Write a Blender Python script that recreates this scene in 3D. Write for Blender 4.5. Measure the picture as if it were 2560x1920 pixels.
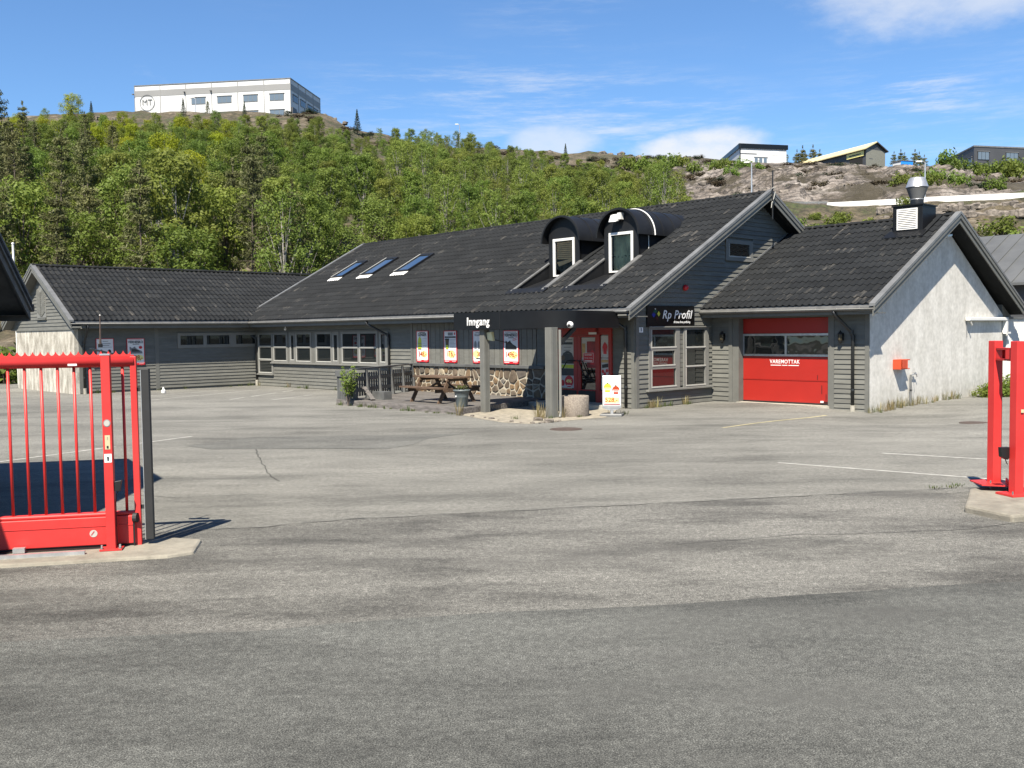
import bpy, math, random
from mathutils import Vector, Matrix, noise

random.seed(11)
for o in list(bpy.data.objects):
    bpy.data.objects.remove(o)
scene = bpy.context.scene
COL = scene.collection

# ------------------------------------------------------------------ camera
FPX, CAMH, PITCH, ROLL = 2450.0, 2.15, 0.0527216, 0.0127667
_f = Vector((0, math.cos(PITCH), -math.sin(PITCH)))
_r0 = Vector((1, 0, 0))
_d0 = _f.cross(_r0)
_r = math.cos(ROLL) * _r0 + math.sin(ROLL) * _d0
_d = -math.sin(ROLL) * _r0 + math.cos(ROLL) * _d0
cam_data = bpy.data.cameras.new('camera')
cam_data.sensor_fit = 'HORIZONTAL'
cam_data.sensor_width = 36.0
cam_data.lens = 36.0 * FPX / 2560.0
cam_data.clip_start = 0.05
cam_data.clip_end = 3000
cam = bpy.data.objects.new('camera', cam_data)
COL.objects.link(cam)
cam.matrix_world = Matrix(((_r.x, -_d.x, -_f.x, 0), (_r.y, -_d.y, -_f.y, 0), (_r.z, -_d.z, -_f.z, CAMH), (0, 0, 0, 1)))
scene.camera = cam
scene.render.resolution_x, scene.render.resolution_y = 1024, 768

def ray(x, y):
    """direction, in the world, of a point of the photograph measured on 2560 x 1920"""
    return _r * ((x - 1280) / FPX) + _d * ((y - 960) / FPX) + _f
def atY(x, y, Y):
    v = ray(x, y)
    return Vector((v.x * Y / v.y, Y, CAMH + v.z * Y / v.y))
def gnd(x, y, z=0.0):
    v = ray(x, y)
    t = (z - CAMH) / v.z
    return Vector((v.x * t, v.y * t, z))

# ------------------------------------------------------------------ light
SUN_AZ, SUN_EL = math.radians(16.0), math.radians(52.0)      # direction the light travels, seen from above, right of straight ahead
world = bpy.data.worlds.new('World')
scene.world = world
world.use_nodes = True
wn, wl = world.node_tree.nodes, world.node_tree.links
wn.clear()
w_out = wn.new('ShaderNodeOutputWorld')
w_bg = wn.new('ShaderNodeBackground')
w_bg.inputs['Strength'].default_value = 0.05
sky = wn.new('ShaderNodeTexSky')
sky.sky_type = 'NISHITA'
sky.sun_disc = False
sky.sun_elevation = SUN_EL
sky.sun_rotation = math.pi + SUN_AZ
sky.altitude = 60
sky.air_density = 1.0
sky.dust_density = 0.15
sky.ozone_density = 2.5
w_tc = wn.new('ShaderNodeTexCoord')

def wmath(op, a, b=None, c=None):
    n = wn.new('ShaderNodeMath'); n.operation = op
    for i, v in enumerate((a, b, c)):
        if v is None: continue
        if isinstance(v, (int, float)): n.inputs[i].default_value = v
        else: wl.new(v, n.inputs[i])
    return n.outputs[0]
def wmaprange(v, a, b, c=0.0, d=1.0, smooth=True):
    n = wn.new('ShaderNodeMapRange')
    n.interpolation_type = 'SMOOTHSTEP' if smooth else 'LINEAR'
    wl.new(v, n.inputs[0])
    for i, q in enumerate((a, b, c, d)): n.inputs[i + 1].default_value = q
    return n.outputs[0]
def wnoise(scale, vec_scale, detail=6, rough=.6, offs=(0, 0, 0), rot=(0, 0, 0)):
    m = wn.new('ShaderNodeMapping')
    m.inputs['Scale'].default_value = vec_scale
    m.inputs['Location'].default_value = offs
    m.inputs['Rotation'].default_value = rot
    wl.new(w_tc.outputs['Generated'], m.inputs['Vector'])
    n = wn.new('ShaderNodeTexNoise')
    n.inputs['Scale'].default_value = scale
    n.inputs['Detail'].default_value = detail
    n.inputs['Roughness'].default_value = rough
    wl.new(m.outputs[0], n.inputs['Vector'])
    return n.outputs['Fac']
def wblob(x, y, rx, ry, tilt=0.0):
    """soft mask round one direction of the sky (a single cloud)"""
    d = ray(x, y).normalized()
    e1 = Vector((d.y, -d.x, 0)).normalized()
    e2 = e1.cross(d)
    if tilt:
        c, s = math.cos(tilt), math.sin(tilt)
        e1, e2 = e1 * c + e2 * s, e2 * c - e1 * s
    outs = []
    for e, rr in ((e1, rx / FPX), (e2, ry / FPX)):
        n = wn.new('ShaderNodeVectorMath'); n.operation = 'DOT_PRODUCT'
        wl.new(w_tc.outputs['Generated'], n.inputs[0])
        n.inputs[1].default_value = e
        outs.append(wmath('MULTIPLY', wmath('SUBTRACT', n.outputs['Value'], d.dot(e)), 1.0 / rr))
    fr = wn.new('ShaderNodeVectorMath'); fr.operation = 'DOT_PRODUCT'
    wl.new(w_tc.outputs['Generated'], fr.inputs[0]); fr.inputs[1].default_value = d
    r2 = wmath('ADD', wmath('MULTIPLY', outs[0], outs[0]), wmath('MULTIPLY', outs[1], outs[1]))
    m = wmaprange(wmath('SQRT', r2), 0.25, 1.0, 1.0, 0.0)
    return wmath('MULTIPLY', m, wmath('GREATER_THAN', fr.outputs['Value'], 0.0))

n_puff = wnoise(11.0, (1, 1, 2.2), 8, .62)
n_fine = wnoise(30.0, (1, 1, 2.0), 6, .6)
n_wisp = wnoise(7.0, (1.0, 1.0, 9.0), 8, .72, rot=(0.0, 0.10, 0.0))
n_cover = wnoise(2.3, (1, 1, 1.6), 3, .5, offs=(3.1, 1.7, .4))
def cloud(mask, lo, hi, amt):
    v = wmath('ADD', mask, wmath('MULTIPLY', wmath('SUBTRACT', n_puff, .5), 1.5))
    v = wmath('ADD', v, wmath('MULTIPLY', wmath('SUBTRACT', n_fine, .5), .5))
    return wmaprange(v, lo, hi, 0.0, amt)
def addmax(a, b): return wmath('MAXIMUM', a, b)
c1 = cloud(wblob(2380, -40, 480, 165, .05), .30, 1.30, .62)
c2 = cloud(wblob(1750, 372, 260, 85), .22, 1.05, .92)
c3 = cloud(wblob(1390, 350, 200, 70), .26, 1.15, .60)
wv = wmaprange(n_wisp, .42, .78, 0.0, 1.0)
c5 = wmath('MULTIPLY', wmath('MULTIPLY', wblob(1420, 285, 820, 170, -.10), wv), .62)
c6 = wmath('MULTIPLY', wmath('MULTIPLY', wblob(2270, 250, 280, 85), wv), .75)
c_fill = wmath('MULTIPLY', wmath('MULTIPLY', wmaprange(n_cover, .48, .70), wv), .40)  # sky-wide cloud, mostly out of view, added to whiten the fill light
call = c1
for q in (c2, c3, c5, c6, c_fill): call = addmax(call, q)
w_tint = wn.new('ShaderNodeMix'); w_tint.data_type = 'RGBA'; w_tint.blend_type = 'MULTIPLY'
w_tint.inputs[0].default_value = 1.0
wl.new(sky.outputs[0], w_tint.inputs[6])
w_tint.inputs[7].default_value = (0.77, 1.02, 1.27, 1)
w_mix = wn.new('ShaderNodeMix'); w_mix.data_type = 'RGBA'
wl.new(call, w_mix.inputs[0])
wl.new(w_tint.outputs[2], w_mix.inputs[6])
w_mix.inputs[7].default_value = (7.0, 7.2, 7.5, 1)
wl.new(w_mix.outputs[2], w_bg.inputs['Color'])
wl.new(w_bg.outputs[0], w_out.inputs['Surface'])

sun_data = bpy.data.lights.new('sun', 'SUN')
sun_data.energy = 5.0
sun_data.angle = math.radians(0.5)
sun_data.color = (1.0, 0.92, 0.79)
sun = bpy.data.objects.new('sun', sun_data)
COL.objects.link(sun)
_L = Vector((math.sin(SUN_AZ) * math.cos(SUN_EL), math.cos(SUN_AZ) * math.cos(SUN_EL), -math.sin(SUN_EL)))
sun.rotation_euler = _L.to_track_quat('-Z', 'Y').to_euler()
sun.location = (-12, -30, 45)

vs = scene.view_settings
vs.view_transform = 'Standard'
vs.look = 'None'
vs.gamma = 1.0
vs.use_curve_mapping = False
vs.exposure = 1.38

# ------------------------------------------------------------------ helpers: frames, objects
# building frame: x along the shop front (to the right, nearer), y towards the back, origin at the shop's near corner
OB = Vector((3.3987, 26.943, 0))
EX = Vector((0.68102, -0.73227, 0))
EY = Vector((0.73227, 0.68102, 0))
ANG = math.atan2(EX.y, EX.x)
def fB(x, y, z=0.0): return OB + EX * x + EY * y + Vector((0, 0, z))
def toB(p):
    q = p - OB
    return Vector((q.dot(EX), q.dot(EY), p.z))

def tag(o, label=None, cat=None, group=None, kind=None):
    if label: o['label'] = label
    if cat: o['category'] = cat
    if group: o['group'] = group
    if kind: o['kind'] = kind
    return o
def thing(name, label, cat, loc=(0, 0, 0), rz=0.0, group=None):
    o = bpy.data.objects.new(name, None)
    o.empty_display_size = .2
    COL.objects.link(o)
    o.location = loc
    o.rotation_euler = (0, 0, rz)
    return tag(o, label, cat, group)
def thingB(name, label, cat, b, rz=0.0, group=None):
    return thing(name, label, cat, fB(*b), ANG + rz, group)

class MB:
    def __init__(s): s.v, s.f = [], []
    def quad(s, *p):
        n = len(s.v); s.v += [tuple(q) for q in p]; s.f.append(tuple(range(n, n + len(p)))); return s
    def box(s, x0, y0, z0, x1, y1, z1):
        x0, x1 = min(x0, x1), max(x0, x1); y0, y1 = min(y0, y1), max(y0, y1); z0, z1 = min(z0, z1), max(z0, z1)
        n = len(s.v)
        s.v += [(x0, y0, z0), (x1, y0, z0), (x1, y1, z0), (x0, y1, z0), (x0, y0, z1), (x1, y0, z1), (x1, y1, z1), (x0, y1, z1)]
        s.f += [tuple(n + i for i in q) for q in ((0, 3, 2, 1), (4, 5, 6, 7), (0, 1, 5, 4), (1, 2, 6, 5), (2, 3, 7, 6), (3, 0, 4, 7))]
        return s
    def hexa(s, p):            # 8 corners, bottom four then top four, counter-clockwise from above
        n = len(s.v); s.v += [tuple(q) for q in p]
        s.f += [tuple(n + i for i in q) for q in ((0, 3, 2, 1), (4, 5, 6, 7), (0, 1, 5, 4), (1, 2, 6, 5), (2, 3, 7, 6), (3, 0, 4, 7))]
        return s
    def bar(s, p, q, w, h, up=(0, 0, 1)):
        p, q, up = Vector(p), Vector(q), Vector(up)
        d = (q - p).normalized()
        a = d.cross(up)
        if a.length < 1e-5: a = d.cross(Vector((0, 1, 0)))
        a.normalize(); b = a.cross(d)
        a *= w / 2; b *= h / 2
        return s.hexa([p - a - b, p + a - b, q + a - b, q - a - b, p - a + b, p + a + b, q + a + b, q - a + b])
    def prism(s, poly, vec):
        vec = Vector(vec); m = len(poly); n = len(s.v)
        s.v += [tuple(Vector(p)) for p in poly] + [tuple(Vector(p) + vec) for p in poly]
        s.f.append(tuple(n + i for i in range(m))); s.f.append(tuple(n + m + i for i in reversed(range(m))))
        for i in range(m):
            j = (i + 1) % m
            s.f.append((n + j, n + i, n + m + i, n + m + j))
        return s
    def tube(s, pts, r, k=8, cap=True):
        pts = [Vector(p) for p in pts]; m = len(pts)
        rs = r if isinstance(r, (list, tuple)) else [r] * m
        base = len(s.v); prev = None
        for i, p in enumerate(pts):
            d = (pts[min(i + 1, m - 1)] - pts[max(i - 1, 0)])
            if d.length < 1e-9: d = Vector((0, 0, 1))
            d.normalize()
            if prev is None:
                a = d.cross(Vector((0, 0, 1)))
                if a.length < 1e-3: a = d.cross(Vector((0, 1, 0)))
            else:
                a = prev - d * prev.dot(d)
            a.normalize(); prev = a; b = d.cross(a)
            for j in range(k):
                t = 2 * math.pi * j / k
                s.v.append(tuple(p + (a * math.cos(t) + b * math.sin(t)) * rs[i]))
        for i in range(m - 1):
            for j in range(k):
                j2 = (j + 1) % k
                s.f.append((base + i * k + j, base + i * k + j2, base + (i + 1) * k + j2, base + (i + 1) * k + j))
        if cap:
            s.f.append(tuple(base + j for j in reversed(range(k))))
            s.f.append(tuple(base + (m - 1) * k + j for j in range(k)))
        return s
    def lathe(s, prof, c=(0, 0, 0), k=24, cap=True):
        base = len(s.v); m = len(prof)
        for r, z in prof:
            for j in range(k):
                t = 2 * math.pi * j / k
                s.v.append((c[0] + r * math.cos(t), c[1] + r * math.sin(t), c[2] + z))
        for i in range(m - 1):
            for j in range(k):
                j2 = (j + 1) % k
                s.f.append((base + i * k + j, base + i * k + j2, base + (i + 1) * k + j2, base + (i + 1) * k + j))
        if cap:
            s.f.append(tuple(base + j for j in reversed(range(k))))
            s.f.append(tuple(base + (m - 1) * k + j for j in range(k)))
        return s
    def mesh(s, name, mat, smooth=False):
        me = bpy.data.meshes.new(name)
        me.from_pydata(s.v, [], s.f)
        if mat: me.materials.append(mat)
        if smooth:
            me.polygons.foreach_set('use_smooth', [True] * len(me.polygons))
        me.update()
        return me
    def build(s, name, mat, parent=None, smooth=False, bevel=0.0, loc=None):
        return link(s.mesh(name, mat, smooth), name, parent, bevel, loc)
def link(me, name, parent=None, bevel=0.0, loc=None):
    o = bpy.data.objects.new(name, me)
    COL.objects.link(o)
    if parent: o.parent = parent
    if loc is not None: o.location = loc
    if bevel:
        b = o.modifiers.new('bevel', 'BEVEL'); b.width = bevel; b.segments = 2; b.limit_method = 'ANGLE'
    if any(p.use_smooth for p in me.polygons[:1]):
        pass
    return o
def flat_normals(o, ang=40):
    for p in o.data.polygons: p.use_smooth = True
    try:
        o.data.set_sharp_from_angle(angle=math.radians(ang))
    except Exception:
        pass
    return o

_txt = {}
def text_mesh(s, size, mat, bold=0.0, shear=0.0, ext=0.0015, sx=1.0, align='CENTER', space=1.0):
    cu = bpy.data.curves.new('lettering', 'FONT')
    cu.body = s; cu.size = size; cu.align_x = align; cu.align_y = 'CENTER'
    cu.offset = bold; cu.shear = shear; cu.extrude = ext; cu.space_character = space
    cu.resolution_u = 3
    ob = bpy.data.objects.new('lettering', cu)
    me = bpy.data.meshes.new_from_object(ob)
    bpy.data.objects.remove(ob); bpy.data.curves.remove(cu)
    me.name = 'lettering'
    if sx != 1.0:
        for v in me.vertices: v.co.x *= sx
    me.materials.clear(); me.materials.append(mat)
    return me
def put_flat(me, name, parent, origin, u, v, off=0.0):
    """lay a flat (x right, y up) mesh on a plane through origin with right-vector u and up-vector v"""
    u, v = Vector(u).normalized(), Vector(v).normalized(); n = u.cross(v)
    o = link(me, name, parent)
    p = Vector(origin) + n * off
    o.matrix_local = Matrix(((u.x, v.x, n.x, p.x), (u.y, v.y, n.y, p.y), (u.z, v.z, n.z, p.z), (0, 0, 0, 1)))
    return o

# ------------------------------------------------------------------ materials
def node_mat(name):
    m = bpy.data.materials.new(name); m.use_nodes = True
    nt = m.node_tree
    return m, nt, nt.nodes, nt.links, nt.nodes['Principled BSDF']
ALB = .56                       # the photograph is exposed about a stop up: real-world albedos below it
def rgba(c): return (c[0], c[1], c[2], 1)
def n_coords(n, l, rnd=False, stretch=(1, 1, 1)):
    tc = n.new('ShaderNodeTexCoord')
    mp = n.new('ShaderNodeMapping')
    mp.inputs['Scale'].default_value = stretch
    if rnd:
        oi = n.new('ShaderNodeObjectInfo')
        k = n.new('ShaderNodeMath'); k.operation = 'MULTIPLY'; k.inputs[1].default_value = 37.0
        l.new(oi.outputs['Random'], k.inputs[0])
        cb = n.new('ShaderNodeCombineXYZ')
        for i in range(3): l.new(k.outputs[0], cb.inputs[i])
        l.new(cb.outputs[0], mp.inputs['Location'])
    l.new(tc.outputs['Object'], mp.inputs['Vector'])
    return mp.outputs[0]
def n_noise(n, l, vec, scale, detail=4, rough=.55):
    t = n.new('ShaderNodeTexNoise')
    t.inputs['Scale'].default_value = scale; t.inputs['Detail'].default_value = detail; t.inputs['Roughness'].default_value = rough
    l.new(vec, t.inputs['Vector'])
    return t.outputs['Fac']
def n_ramp(n, l, fac, stops):
    r = n.new('ShaderNodeValToRGB')
    while len(r.color_ramp.elements) < len(stops): r.color_ramp.elements.new(.5)
    for e, (p, c) in zip(r.color_ramp.elements, stops):
        e.position = p; e.color = rgba([ALB * q for q in c]) if hasattr(c, '__len__') else (c, c, c, 1)
    l.new(fac, r.inputs[0])
    return r.outputs[0]
def n_mix(n, l, fac, a, b, mode='MIX'):
    m = n.new('ShaderNodeMix'); m.data_type = 'RGBA'; m.blend_type = mode
    for i, v in ((0, fac), (6, a), (7, b)):
        if isinstance(v, (int, float)): m.inputs[i].default_value = v if i == 0 else (v, v, v, 1)
        elif hasattr(v, '__len__'): m.inputs[i].default_value = rgba([ALB * q for q in v])
        else: l.new(v, m.inputs[i])
    return m.outputs[2]
def n_rand_value(n, l, col, amt, hue=0.0):
    oi = n.new('ShaderNodeObjectInfo')
    mr = n.new('ShaderNodeMapRange')
    mr.inputs[3].default_value = 1 - amt; mr.inputs[4].default_value = 1 + amt
    l.new(oi.outputs['Random'], mr.inputs[0])
    h = n.new('ShaderNodeHueSaturation')
    l.new(mr.outputs[0], h.inputs['Value'])
    if hue:
        m2 = n.new('ShaderNodeMath'); m2.operation = 'MULTIPLY'; m2.inputs[1].default_value = 7.13
        l.new(oi.outputs['Random'], m2.inputs[0])
        fr = n.new('ShaderNodeMath'); fr.operation = 'FRACT'; l.new(m2.outputs[0], fr.inputs[0])
        mh = n.new('ShaderNodeMapRange'); mh.inputs[3].default_value = .5 - hue; mh.inputs[4].default_value = .5 + hue
        l.new(fr.outputs[0], mh.inputs[0]); l.new(mh.outputs[0], h.inputs['Hue'])
    l.new(col, h.inputs['Color'])
    return h.outputs[0]
def n_bump(n, l, b, height, strength=.3, dist=.01):
    bp = n.new('ShaderNodeBump'); bp.inputs['Strength'].default_value = strength; bp.inputs['Distance'].default_value = dist
    l.new(height, bp.inputs['Height']); l.new(bp.outputs[0], b.inputs['Normal'])

def mat(name, col, rough=.6, metal=0.0, var=.18, scale=3.0, rnd=0.0, stretch=(1, 1, 1), bump=0.0, bscale=60, spec=.5, col2=None, lo=.35, hi=.7):
    m, nt, n, l, b = node_mat(name)
    vec = n_coords(n, l, rnd > 0, stretch)
    f = n_noise(n, l, vec, scale, 5)
    dark = tuple(c * (1 - var) for c in col) if col2 is None else col2
    lite = tuple(min(1, c * (1 + var * .6)) for c in col) if col2 is None else col
    c = n_ramp(n, l, f, [(lo, dark), (hi, lite)])
    if rnd: c = n_rand_value(n, l, c, rnd)
    l.new(c, b.inputs['Base Color'])
    b.inputs['Roughness'].default_value = rough
    b.inputs['Metallic'].default_value = metal
    b.inputs['Specular IOR Level'].default_value = spec
    if bump:
        n_bump(n, l, b, n_noise(n, l, vec, bscale, 3), bump, .01)
    return m

M = {}
M['siding'] = mat('painted_siding_grey', (.200, .200, .178), .68, var=.16, scale=2.2, rnd=.11, stretch=(1, 1, 5), bump=.15, bscale=30)
M['trim'] = mat('painted_trim_grey', (.195, .196, .178), .6, var=.12, scale=3)
M['frame'] = mat('window_frame_grey', (.275, .275, .255), .5, var=.08)
M['bead'] = mat('pale_fitting_highlight', (.62, .615, .57), .5, var=.08)  # pale fittings; on panes and gutters it paints in sunlit highlights
M['white'] = mat('white_paint', (1.15, 1.14, 1.08), .5, var=.06)
M['whitep'] = mat('white_print', (1.2, 1.2, 1.18), .7, var=.02)
M['black'] = mat('black_satin_metal', (.012, .013, .015), .45, var=.25, scale=1.5, spec=.22)
M['blacksign'] = mat('black_sign_face', (.004, .004, .004), .35, var=.1)
M['blackpl'] = mat('black_plastic', (.013, .013, .013), .45)
M['rubber'] = mat('black_rubber', (.024, .025, .026), .65, var=.2, scale=6)
M['zinc'] = mat('zinc_flashing', (.25, .255, .255), .5, .2, var=.22, scale=2.5)
M['gutter'] = mat('grey_gutter', (.20, .20, .195), .5, .1, var=.25, scale=3)
M['galv'] = mat('galvanised_steel', (.95, .97, .98), .38, .75, var=.2, scale=8)
M['darkpipe'] = mat('dark_downpipe', (.022, .024, .026), .4, var=.2)
M['reddoor'] = mat('red_door_panel', (.50, .022, .013), .45, var=.08, scale=1.2, bump=.06, bscale=90)
M['redpr'] = mat('red_print', (.80, .016, .03), .45, var=.03)
M['yellowpr'] = mat('yellow_print', (1.5, 1.28, .42), .45, var=.05)
M['orangepr'] = mat('orange_print', (.55, .060, .006), .45, var=.04)
M['limepr'] = mat('lime_print', (.78, .95, .06), .45, var=.15, scale=12)
M['greypr'] = mat('grey_print', (.28, .29, .31), .45, var=.1)
M['blackpr'] = mat('black_print', (.015, .015, .017), .45)
M['bluepr'] = mat('blue_print', (.01, .03, .42), .4)
M['greenpr'] = mat('green_print', (.005, .10, .06), .4)
M['yelpr'] = mat('pale_yellow_print', (.85, .85, .10), .4)
M['deck'] = mat('weathered_deck_wood', (.19, .175, .16), .8, var=.45, scale=3, rnd=.18, stretch=(1, 9, 9), bump=.3, bscale=25)
M['deckside'] = mat('weathered_deck_side', (.22, .20, .19), .8, var=.5, scale=3, rnd=.12, stretch=(1, 6, 6), bump=.3, bscale=25)
M['tablewood'] = mat('stained_table_wood', (.17, .105, .062), .7, var=.45, scale=3, rnd=.15, stretch=(1, 8, 8), bump=.2, bscale=20)
M['railwood'] = mat('grey_painted_rail', (.145, .15, .148), .7, var=.3, scale=4, rnd=.10)
M['mortar'] = mat('pale_mortar', (.62, .56, .44), .9, var=.25, scale=9, bump=.4, bscale=60)
M['potplastic'] = mat('grey_blue_plastic', (.17, .205, .21), .45, var=.12)
M['soil'] = mat('potting_soil', (.035, .025, .018), .95)
M['tan'] = mat('tan_blind', (.85, .55, .24), .6, var=.3, scale=6, stretch=(.5, .5, 9))
M['curtain'] = mat('pale_green_curtain', (.42, .45, .26), .8, var=.5, scale=2.2)
M['dormblack'] = mat('dormer_black_sheet', (.016, .017, .019), .5, .0, var=.3, scale=1.6, spec=.25)
M['bark'] = mat('bark', (.20, .16, .13), .9, var=.5, scale=9, rnd=.25, stretch=(1, 1, .3))
M['birchbark'] = mat('birch_bark', (.38, .36, .33), .85, var=.6, scale=7, rnd=.2, stretch=(.6, .6, 2))
M['orangebox'] = mat('orange_red_box', (.80, .10, .03), .45)
M['brownmetal'] = mat('brown_iron_cover', (.11, .075, .06), .8, var=.4, scale=12)
M['lineyellow'] = mat('worn_yellow_line', (.60, .53, .30), .8, var=.3, scale=9)
M['linewhite'] = mat('worn_white_line', (.66, .65, .60), .8, var=.3, scale=9)
M['ground'] = mat('rough_ground', (.10, .10, .06), .95, var=.5, scale=.4)
M['shedroof'] = mat('grey_sheet_roof', (.16, .165, .165), .5, .1, var=.2, scale=.8)
M['facadewhite'] = mat('white_facade_panel', (.86, .87, .87), .5, var=.05, scale=.3)
M['facadegrey'] = mat('grey_facade_band', (.34, .34, .335), .5, var=.05, scale=.3)
M['facadedark'] = mat('dark_grey_facade', (.085, .088, .095), .5, var=.15, scale=.3)
M['barnyellow'] = mat('pale_yellow_sheet_roof', (.95, .82, .46), .5, var=.1, scale=.3)
M['barngrey'] = mat('khaki_grey_wall', (.30, .30, .25), .6, var=.1)
M['bluebox'] = mat('blue_sheet', (.03, .34, 1.2), .5, var=.05)
M['paleconc'] = mat('white_barrier', (1.05, 1.02, .96), .7, var=.08, scale=.6)
M['lampglass'] = mat('cream_lamp_glass', (1.2, 1.1, .62), .3)
M['sand'] = mat('sandy_paving', (.43, .385, .30), .9, var=.35, scale=6, bump=.4, bscale=70)
M['conckerb'] = mat('pale_concrete', (.55, .52, .44), .9, var=.3, scale=5, bump=.5, bscale=70)
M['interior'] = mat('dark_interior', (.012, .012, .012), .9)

def m_glass(name, base=(.010, .012, .012), ior=1.75, wav=.0, wscale=2.0):
    m, nt, n, l, b = node_mat(name)
    b.inputs['Base Color'].default_value = rgba(base)
    b.inputs['Roughness'].default_value = .015
    b.inputs['IOR'].default_value = ior
    b.inputs['Specular IOR Level'].default_value = .5
    if wav:
        n_bump(n, l, b, n_noise(n, l, n_coords(n, l, True), wscale, 1), wav, .02)
    return m
M['glass'] = m_glass('window_glass', ior=2.0, wav=.02, wscale=1.2)
M['glassdoor'] = m_glass('garage_window_glass', ior=1.8, wav=.5, wscale=2.6)
M['skyglass'] = m_glass('skylight_glass', (.02, .03, .04), ior=9.0)
M['farglass'] = m_glass('far_window_glass', (.10, .13, .16), ior=1.6)

def m_concrete(name, col, stain, scale=1.6, amt=.8, streak=(2.2, 2.2, .35), bump=.3, splash=False):
    m, nt, n, l, b = node_mat(name)
    v1 = n_coords(n, l); v2 = n_coords(n, l, stretch=streak)
    f1 = n_noise(n, l, v2, scale, 6, .65); f2 = n_noise(n, l, v1, scale * 5, 5, .6); f3 = n_noise(n, l, v1, 45, 3)
    c = n_ramp(n, l, f1, [(.38, stain), (.62, col)])
    c = n_mix(n, l, amt, col, c)
    c2 = n_ramp(n, l, f2, [(.3, .78), (.7, 1.06)])
    c = n_mix(n, l, 1.0, c, c2, 'MULTIPLY')
    if splash:
        sx = n.new('ShaderNodeSeparateXYZ'); l.new(v1, sx.inputs[0])
        mz = n.new('ShaderNodeMapRange'); mz.inputs[1].default_value = -.1; mz.inputs[2].default_value = .75; mz.inputs[3].default_value = .62; mz.inputs[4].default_value = 0.0
        l.new(sx.outputs[2], mz.inputs[0])
        ms_ = n.new('ShaderNodeMath'); ms_.operation = 'MULTIPLY'; l.new(mz.outputs[0], ms_.inputs[0]); l.new(n_ramp(n, l, n_noise(n, l, v1, 5, 6, .7), [(.35, .2), (.65, 1.0)]), ms_.inputs[1])
        c = n_mix(n, l, ms_.outputs[0], c, (.42, .39, .30))
        dr = n_noise(n, l, n_coords(n, l, stretch=(5.5, 5.5, .22)), 1.0, 5, .6)
        c = n_mix(n, l, n_ramp(n, l, dr, [(.60, 0.0), (.74, .45)]), c, (.50, .49, .45))
    l.new(c, b.inputs['Base Color']); b.inputs['Roughness'].default_value = .88
    n_bump(n, l, b, f3, bump, .012)
    return m
M['plaster'] = m_concrete('white_stained_plaster', (.98, .955, .89), (.78, .755, .69), 1.5, .75, (1.3, 1.3, .5), .35, True)
M['concwall'] = m_concrete('stained_concrete_wall', (.84, .80, .70), (.34, .31, .25), 2.6, .85, (1.5, 1.5, .55), .35)
M['concslab'] = m_concrete('concrete_slab', (.40, .37, .30), (.25, .225, .18), 2.0, .7, (1, 1, 1), .6)
M['aggregate'] = m_concrete('washed_aggregate', (.46, .40, .33), (.24, .20, .17), 30.0, .9, (1, 1, 1), .9)

def m_red():
    m, nt, n, l, b = node_mat('red_gate_paint')
    vec = n_coords(n, l)
    f = n_noise(n, l, vec, 2.3, 6, .6); chips = n_noise(n, l, vec, 38, 4, .7); grime = n_noise(n, l, vec, 6, 6, .7)
    c = n_ramp(n, l, f, [(.3, (.78, .036, .032)), (.7, (.88, .054, .048))])
    c = n_mix(n, l, n_ramp(n, l, grime, [(.60, 0.0), (.80, .35)]), c, (.45, .05, .04))
    c = n_mix(n, l, n_ramp(n, l, chips, [(.72, 0.0), (.76, .75)]), c, (.16, .06, .04))
    l.new(c, b.inputs['Base Color']); b.inputs['Roughness'].default_value = .46
    n_bump(n, l, b, n_noise(n, l, vec, 120, 2), .06, .004)
    return m
M['red'] = m_red()
def m_stone():
    m, nt, n, l, b = node_mat('field_stone')
    vec = n_coords(n, l, True)
    oi = n.new('ShaderNodeObjectInfo')
    base = n_ramp(n, l, oi.outputs['Random'], [(0, (.10, .070, .045)), (.2, (.17, .13, .09)), (.42, (.26, .17, .09)), (.58, (.13, .115, .095)), (.74, (.32, .20, .09)), (.9, (.15, .135, .12)), (1, (.60, .50, .34))])
    f = n_noise(n, l, vec, 7, 6, .65)
    c = n_mix(n, l, 1.0, base, n_ramp(n, l, f, [(.3, .55), (.7, 1.3)]), 'MULTIPLY')
    l.new(c, b.inputs['Base Color']); b.inputs['Roughness'].default_value = .8
    n_bump(n, l, b, n_noise(n, l, vec, 18, 5, .7), .5, .02)
    return m
M['stone'] = m_stone()

def m_roof():
    m, nt, n, l, b = node_mat('charcoal_metal_tile')
    vec = n_coords(n, l, True)
    tc = n.new('ShaderNodeTexCoord')
    f = n_noise(n, l, vec, 1.2, 5, .6)
    c = n_ramp(n, l, f, [(.3, (.0125, .0140, .0155)), (.7, (.0265, .0290, .0315))])
    ms = n.new('ShaderNodeMapping'); ms.inputs['Scale'].default_value = (7.5, .7, 1)
    l.new(vec, ms.inputs['Vector'])
    st = n_noise(n, l, ms.outputs[0], 1.0, 5, .7)
    stm = n_ramp(n, l, st, [(.56, 0.0), (.70, 1.0)])
    oi = n.new('ShaderNodeObjectInfo')
    amt = n_ramp(n, l, oi.outputs['Random'], [(.30, .05), (.95, .75)])
    k = n.new('ShaderNodeMath'); k.operation = 'MULTIPLY'; l.new(stm, k.inputs[0]); l.new(amt, k.inputs[1])
    c = n_mix(n, l, k.outputs[0], c, (.165, .152, .132))
    c = n_rand_value(n, l, c, .10)
    l.new(c, b.inputs['Base Color']); b.inputs['Roughness'].default_value = .72
    b.inputs['Specular IOR Level'].default_value = .16
    n_bump(n, l, b, n_noise(n, l, vec, 140, 2), .15, .004)
    return m
M['tile'] = m_roof()

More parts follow.
